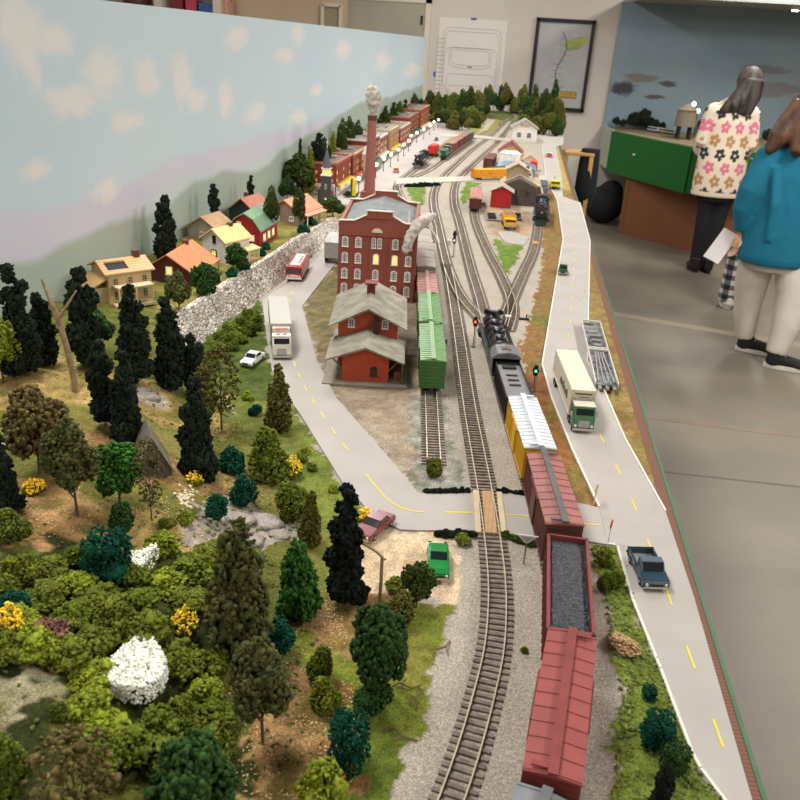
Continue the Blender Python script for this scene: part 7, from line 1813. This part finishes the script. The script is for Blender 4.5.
for i in range(n):
    x0, x1 = -.055+.11*i/n, -.055+.11*(i+1)/n; z = lambda x: .014*math.sin((x+.085)*14)
    g.add([(x0, z(x0), -.10), (x1, z(x1), -.10), (x1, z(x1), .10), (x0, z(x0), .10), (x0, z(x0)+.0006, -.10), (x1, z(x1)+.0006, -.10), (x1, z(x1)+.0006, .10), (x0, z(x0)+.0006, .10)], [(0, 1, 2, 3), (7, 6, 5, 4), (3, 2, 6, 7), (1, 0, 4, 5)])
o = g.build('paper_sheet', mat('paper_white', (244, 242, 238), rough=.7, var=.02)); o.location = pc+Vector((-.04, -.02, 0)); o.rotation_euler = (.1, .42, .1); tag(o, 'white folded paper held in the hand of the person in the teal hoodie', 'paper')
# --- child mostly hidden behind the teal hoodie
w3 = thing('person', 'child in black-and-white checked trousers mostly hidden behind the person in teal', 'person', (1.735, 6.12, 0))
hd = (.02, .03, .98)
g = MB(); head_geo(g, hd, -.3, .9); g.tube([(.02, .01, .92), (0, 0, .84)], [.04, .05], n=12); rings(g, [(0, 0, .50, .10, .08), (0, 0, .62, .105, .08), (0, 0, .78, .11, .075), (0, 0, .85, .09, .06), (0, 0, .88, .04, .04)])
for k in (-1, 1):
    g.tube([(k*.10, 0, .83), (k*.125, .02, .66), (k*.09, .12, .60)], [.032, .027, .022], n=10); hand(g, (k*.09, .12, .60), (0, 1, 0), (0, 0, -1), .7, .5, -k); g.tube([(k*.055, 0, .52), (k*.07, 0, .28), (k*.08, -.01, .06)], [.06, .042, .032], n=12); g.tube([(k*.08, -.02, .04), (k*.08, .07, .035)], [.026, .02], n=8)
fuse(g, 'body', skin, w3, .008, 3); face_parts(w3, hd, -.3, .9)
chk = bpy.data.materials.new('checked_cloth'); chk.use_nodes = True; nt = chk.node_tree; b = nt.nodes['Principled BSDF']; b.inputs['Roughness'].default_value = .9
tc = nt.nodes.new('ShaderNodeTexCoord'); mix = []
sp = nt.nodes.new('ShaderNodeSeparateXYZ'); nt.links.new(tc.outputs['Object'], sp.inputs[0])
for ax in (0, 2):
    d = nt.nodes.new('ShaderNodeMath'); d.operation = 'MULTIPLY'; d.inputs[1].default_value = 1/.072; nt.links.new(sp.outputs[ax], d.inputs[0]); fr = nt.nodes.new('ShaderNodeMath'); fr.operation = 'FRACT'; nt.links.new(d.outputs[0], fr.inputs[0]); gt = nt.nodes.new('ShaderNodeMath'); gt.operation = 'GREATER_THAN'; gt.inputs[1].default_value = .5; nt.links.new(fr.outputs[0], gt.inputs[0]); mix.append(gt)
ad = nt.nodes.new('ShaderNodeMath'); nt.links.new(mix[0].outputs[0], ad.inputs[0]); nt.links.new(mix[1].outputs[0], ad.inputs[1]); hf = nt.nodes.new('ShaderNodeMath'); hf.operation = 'MULTIPLY'; hf.inputs[1].default_value = .5; nt.links.new(ad.outputs[0], hf.inputs[0])
cr = nt.nodes.new('ShaderNodeValToRGB'); cr.color_ramp.elements[0].color = (.012, .012, .014, 1); cr.color_ramp.elements[1].color = (.55, .52, .50, 1); e = cr.color_ramp.elements.new(.5); e.color = (.12, .12, .125, 1); nt.links.new(hf.outputs[0], cr.inputs[0]); nt.links.new(cr.outputs[0], b.inputs['Base Color'])
g = MB(); rings(g, [(0, 0, .42, .10, .08), (0, 0, .50, .115, .09), (0, 0, .58, .112, .088)])
for k in (-1, 1): g.tube([(k*.06, 0, .52), (k*.075, 0, .28), (k*.085, -.01, .05)], [.078, .078, .074], n=14)
fuse(g, 'checked_trousers', chk, w3, .008, 3)
g = MB(); rings(g, [(0, 0, .52, .125, .095), (0, 0, .7, .12, .09), (0, 0, .83, .11, .08), (0, 0, .875, .055, .05)]); 
for k in (-1, 1): g.tube([(k*.095, 0, .83), (k*.13, .015, .67), (k*.10, .10, .61)], [.045, .04, .032], n=12)
fuse(g, 'shirt', mat('shirt_red', (150, 44, 50), rough=.9), w3, .008, 3)
g = MB(); g.ball((.02, .015, 1.015), .095, n=18); fuse(g, 'hair', hairb, w3, .009, 2)
for k in (-1, 1): shoe(w3, (k*.085, -.075, 0), (k*.085, .105, 0), mat('shoe_cream', (214, 204, 192)), mat('rubber_white', (206, 200, 188)), h=.055)
# ================================================================== things on the second table
q = gp(628, 126, tz)
r8 = random.Random(3)
def tree2(px, py, s, k='round', c='dark', lb='dark forest tree at the left end of the second layout', gr='trees on the second layout'):
    P = gp(px, py, tz); P.z = tz
    if P.y > YB-.14: P.y = YB-.14
    plant(k, c, P, s, s*.8, lb, group=gr)
for (x, y, s) in ((612, 120, .10), (617, 119, .14), (622, 121, .18), (625, 118, .22), (631, 121, .13), (636, 122, .14), (641, 124, .13), (646, 125, .12), (651, 125, .10), (628, 123, .15), (609, 122, .12)): tree2(x, y, s)
q = gp(684, 140, tz); t = thing('water_tank', 'tan water tank on dark legs standing on the second layout', 'tank', (q.x, q.y+.10, tz)); mt = mat('tank_tan', (128, 116, 96), rough=.8, var=.1)
g = MB(); g.cyl((0, 0, .12), (0, 0, .27), .10, .09, n=24); g.build('tank', mt, t); g = MB(); g.cyl((0, 0, .27), (0, 0, .33), .10, .01, n=24); g.build('roof', mt, t)
for k in range(4): a = PI/4+k*PI/2; g = MB(); g.cyl((.08*math.cos(a), .08*math.sin(a), 0), (.07*math.cos(a), .07*math.sin(a), .13), .013, n=8); g.build('leg', M['dark'], t)
for i, (x, y) in enumerate(((653, 132), (661, 133), (670, 134.5))):
    q = gp(x, y, tz); t = thing('passenger_coach', ['silver coach at the left of the short string on the second layout', 'cream coach in the middle of the short string on the second layout', 'silver-grey coach nearest the tan tank on the second layout'][i], 'coach', (q.x, q.y, tz+.002), -.75+PI/2*0-.25); g = MB(); g.box(0, 0, .03, .15, .05, .04); g.build('body', mat('coach%d' % i, [(170, 174, 182), (190, 168, 140), (150, 150, 158)][i], rough=.3), t, bevel=.006); g = MB(); g.box(0, 0, .036, .14, .052, .012); g.build('windows', M['glassd'], t); g = MB(); g.box(0, 0, .006, .14, .03, .011); g.build('underframe', M['dark'], t)
q = gp(668, 128, tz); t = thing('engine_house', 'long dark grey engine house roof on the second layout', 'building', (q.x, q.y+.12, tz), -.2); g = MB(); g.box(0, 0, .05, .40, .14, .10); g.build('walls', mat('eh_wall', (86, 84, 88)), t); g = MB(); g.profx([(-.08, .10), (0, .14), (.08, .10)], -.21, .21); g.build('roof', mat('eh_roof', (92, 96, 108)), t)
for i, (x, y) in enumerate(((694, 104), (698, 111))):
    q = atY(x, y, 8.75); t = thing('string_light', ['upper small white lamp above the tan tank', 'lower bright white lamp above the tan tank'][i], 'lamp', (q.x, q.y, tz)); g = MB(); g.cyl((0, 0, 0), (0, 0, q.z-tz-.02), .004, n=8); g.build('pole', M['dark'], t); g = MB(); g.ball((0, 0, q.z-tz), .022, n=14); g.build('globe', globe, t, smooth=True)
q = gp(681, 136, tz); t = thing('yellow_light', 'small yellow-lit crane lamp at the foot of the tan tank', 'lamp', (q.x-.03, q.y, tz)); g = MB(); g.cyl((0, 0, 0), (0, 0, .05), .004, n=8); g.build('pole', M['dark'], t); g = MB(); g.ball((0, 0, .06), .016, n=12); g.build('globe', mat('yel_glow', (255, 214, 90), emit=3.), t)
for i in range(5):
    q = gp(690+i*16, 134+i*5, tz); tree2(700+i*22, 134+i*4, .16, 'round', 'dark', 'dark bushy tree on the second layout behind the visitors', 'trees on the second layout behind the visitors')
g = MB(); a = A0+Vector((.03, -.02)); P_ = [A0+dirf*s*.4+Vector((-dirf.y, dirf.x))*(.10+.03*math.sin(s)) for s in range(8)]
t = thing('track', 'curved track along the front edge of the second layout', 'railway track', (0, 0, 0)); g = MB()
for k in (-.02, .02): g.tube([(p.x+k, p.y, tz+.004) for p in P_], .003, n=5)
g.build('rail', mat('rail2', (176, 166, 150), rough=.4), t); g = MB()
for p0_, p1_ in zip(P_[:-1], P_[1:]):
    for k in range(10): c = p0_.lerp(p1_, k/10); g.box(c.x, c.y, tz+.0012, .08, .012, .003, rz=-.3)
tag(g.build('ties', mat('tie2', (84, 70, 58)), t), kind='stuff')
# ================================================================== stool and bag beyond the table end
q = gp(572, 215, 0); Yt = 6.6
L0 = atY(562, 147, Yt); L1 = atY(591, 152, Yt)
st = thing('wooden_stool', 'light wooden stool standing beyond the far right corner of the layout', 'stool', ((L0.x+L1.x)/2+.02, Yt, 0)); hs = L0.z-.02; w = .095
g = MB(); g.box(0, 0, hs-.012, .23, .23, .024); g.build('seat', M['wood'], st, bevel=.006)
for sx in (-1, 1):
    for sy in (-1, 1): g = MB(); g.box(sx*w, sy*w, (hs-.024)/2, .03, .03, hs-.024); g.build('leg', M['wood'], st)
for z in (.3,): 
    for sy in (-1, 1): g = MB(); g.box(0, sy*w, z, .16, .02, .03); g.build('stretcher', M['wood'], st)
bm_ = mat('jacket_black', (22, 22, 24), rough=.9, var=.2)
Q = atY(588, 165, 6.43); g = MB(); rings(g, [(0, 0, hs-.42, .055, .05), (0, 0, hs-.3, .085, .07), (.0, 0, hs-.1, .08, .06), (0, 0, hs+.03, .07, .05)], 18); o = fuse(g, 'black_jacket', bm_, None, .014, 3); o.location = (st.location.x+.085, st.location.y-.05, 0); tag(o, 'black jacket bundle hanging down beside the wooden stool', 'jacket')
Q = gp(590, 222, 0); g = MB(); g.ball((0, 0, .19), .21, sx=1.0, sy=.8, sz=.95, n=20); g.ball((.05, 0, .32), .13, n=14); g.tube([(-.1, 0, .28), (0, 0, .40), (.1, 0, .30)], [.016, .016, .016], n=8); o = fuse(g, 'black_bag', bm_, None, .012, 4); o.location = (Q.x+.12, Q.y-.0, .01); tag(o, 'black bag on the floor against the back wall beside the brown-skirted table', 'bag')
# ================================================================== LIGHTS
def area(x, y, z, sx, sy, e, col=(1, .99, .97)):
    l = bpy.data.lights.new('ceiling_tube', 'AREA'); l.shape = 'RECTANGLE'; l.size = sx; l.size_y = sy; l.energy = e; l.color = col
    o = bpy.data.objects.new('ceiling_tube', l); o.location = (x, y, z); C.objects.link(o)
for y, e in ((-1.5, 22), (1.0, 40), (3.3, 46), (5.6, 42), (7.9, 36)):
    for x, k in ((-3.6, .4), (-.8, 1.0), (2.2, 1.75)): area(x, y, 2.93, .35, 1.25, e*k)
w = bpy.data.worlds.new('World'); bpy.context.scene.world = w; w.use_nodes = True; w.node_tree.nodes['Background'].inputs[0].default_value = (.9, .93, 1, 1); w.node_tree.nodes['Background'].inputs[1].default_value = .05
# ================================================================== CAMERA
cd = bpy.data.cameras.new('camera'); cam = bpy.data.objects.new('camera', cd); C.objects.link(cam); bpy.context.scene.camera = cam
cd.sensor_width = 36; cd.sensor_fit = 'HORIZONTAL'; cd.lens = 36*FP/800; cd.clip_start = .01; cd.clip_end = 50
R3 = Matrix((RT, UP, -FW)).transposed(); cam.matrix_world = Matrix.Translation(EYE) @ R3.to_4x4()
cd.dof.use_dof = True; cd.dof.focus_distance = 1.05; cd.dof.aperture_fstop = 20.
sc = bpy.context.scene; sc.view_settings.view_transform = 'Standard'; sc.view_settings.look = 'None'; sc.view_settings.gamma = 1; sc.view_settings.use_curve_mapping = False; sc.view_settings.exposure = -0.03
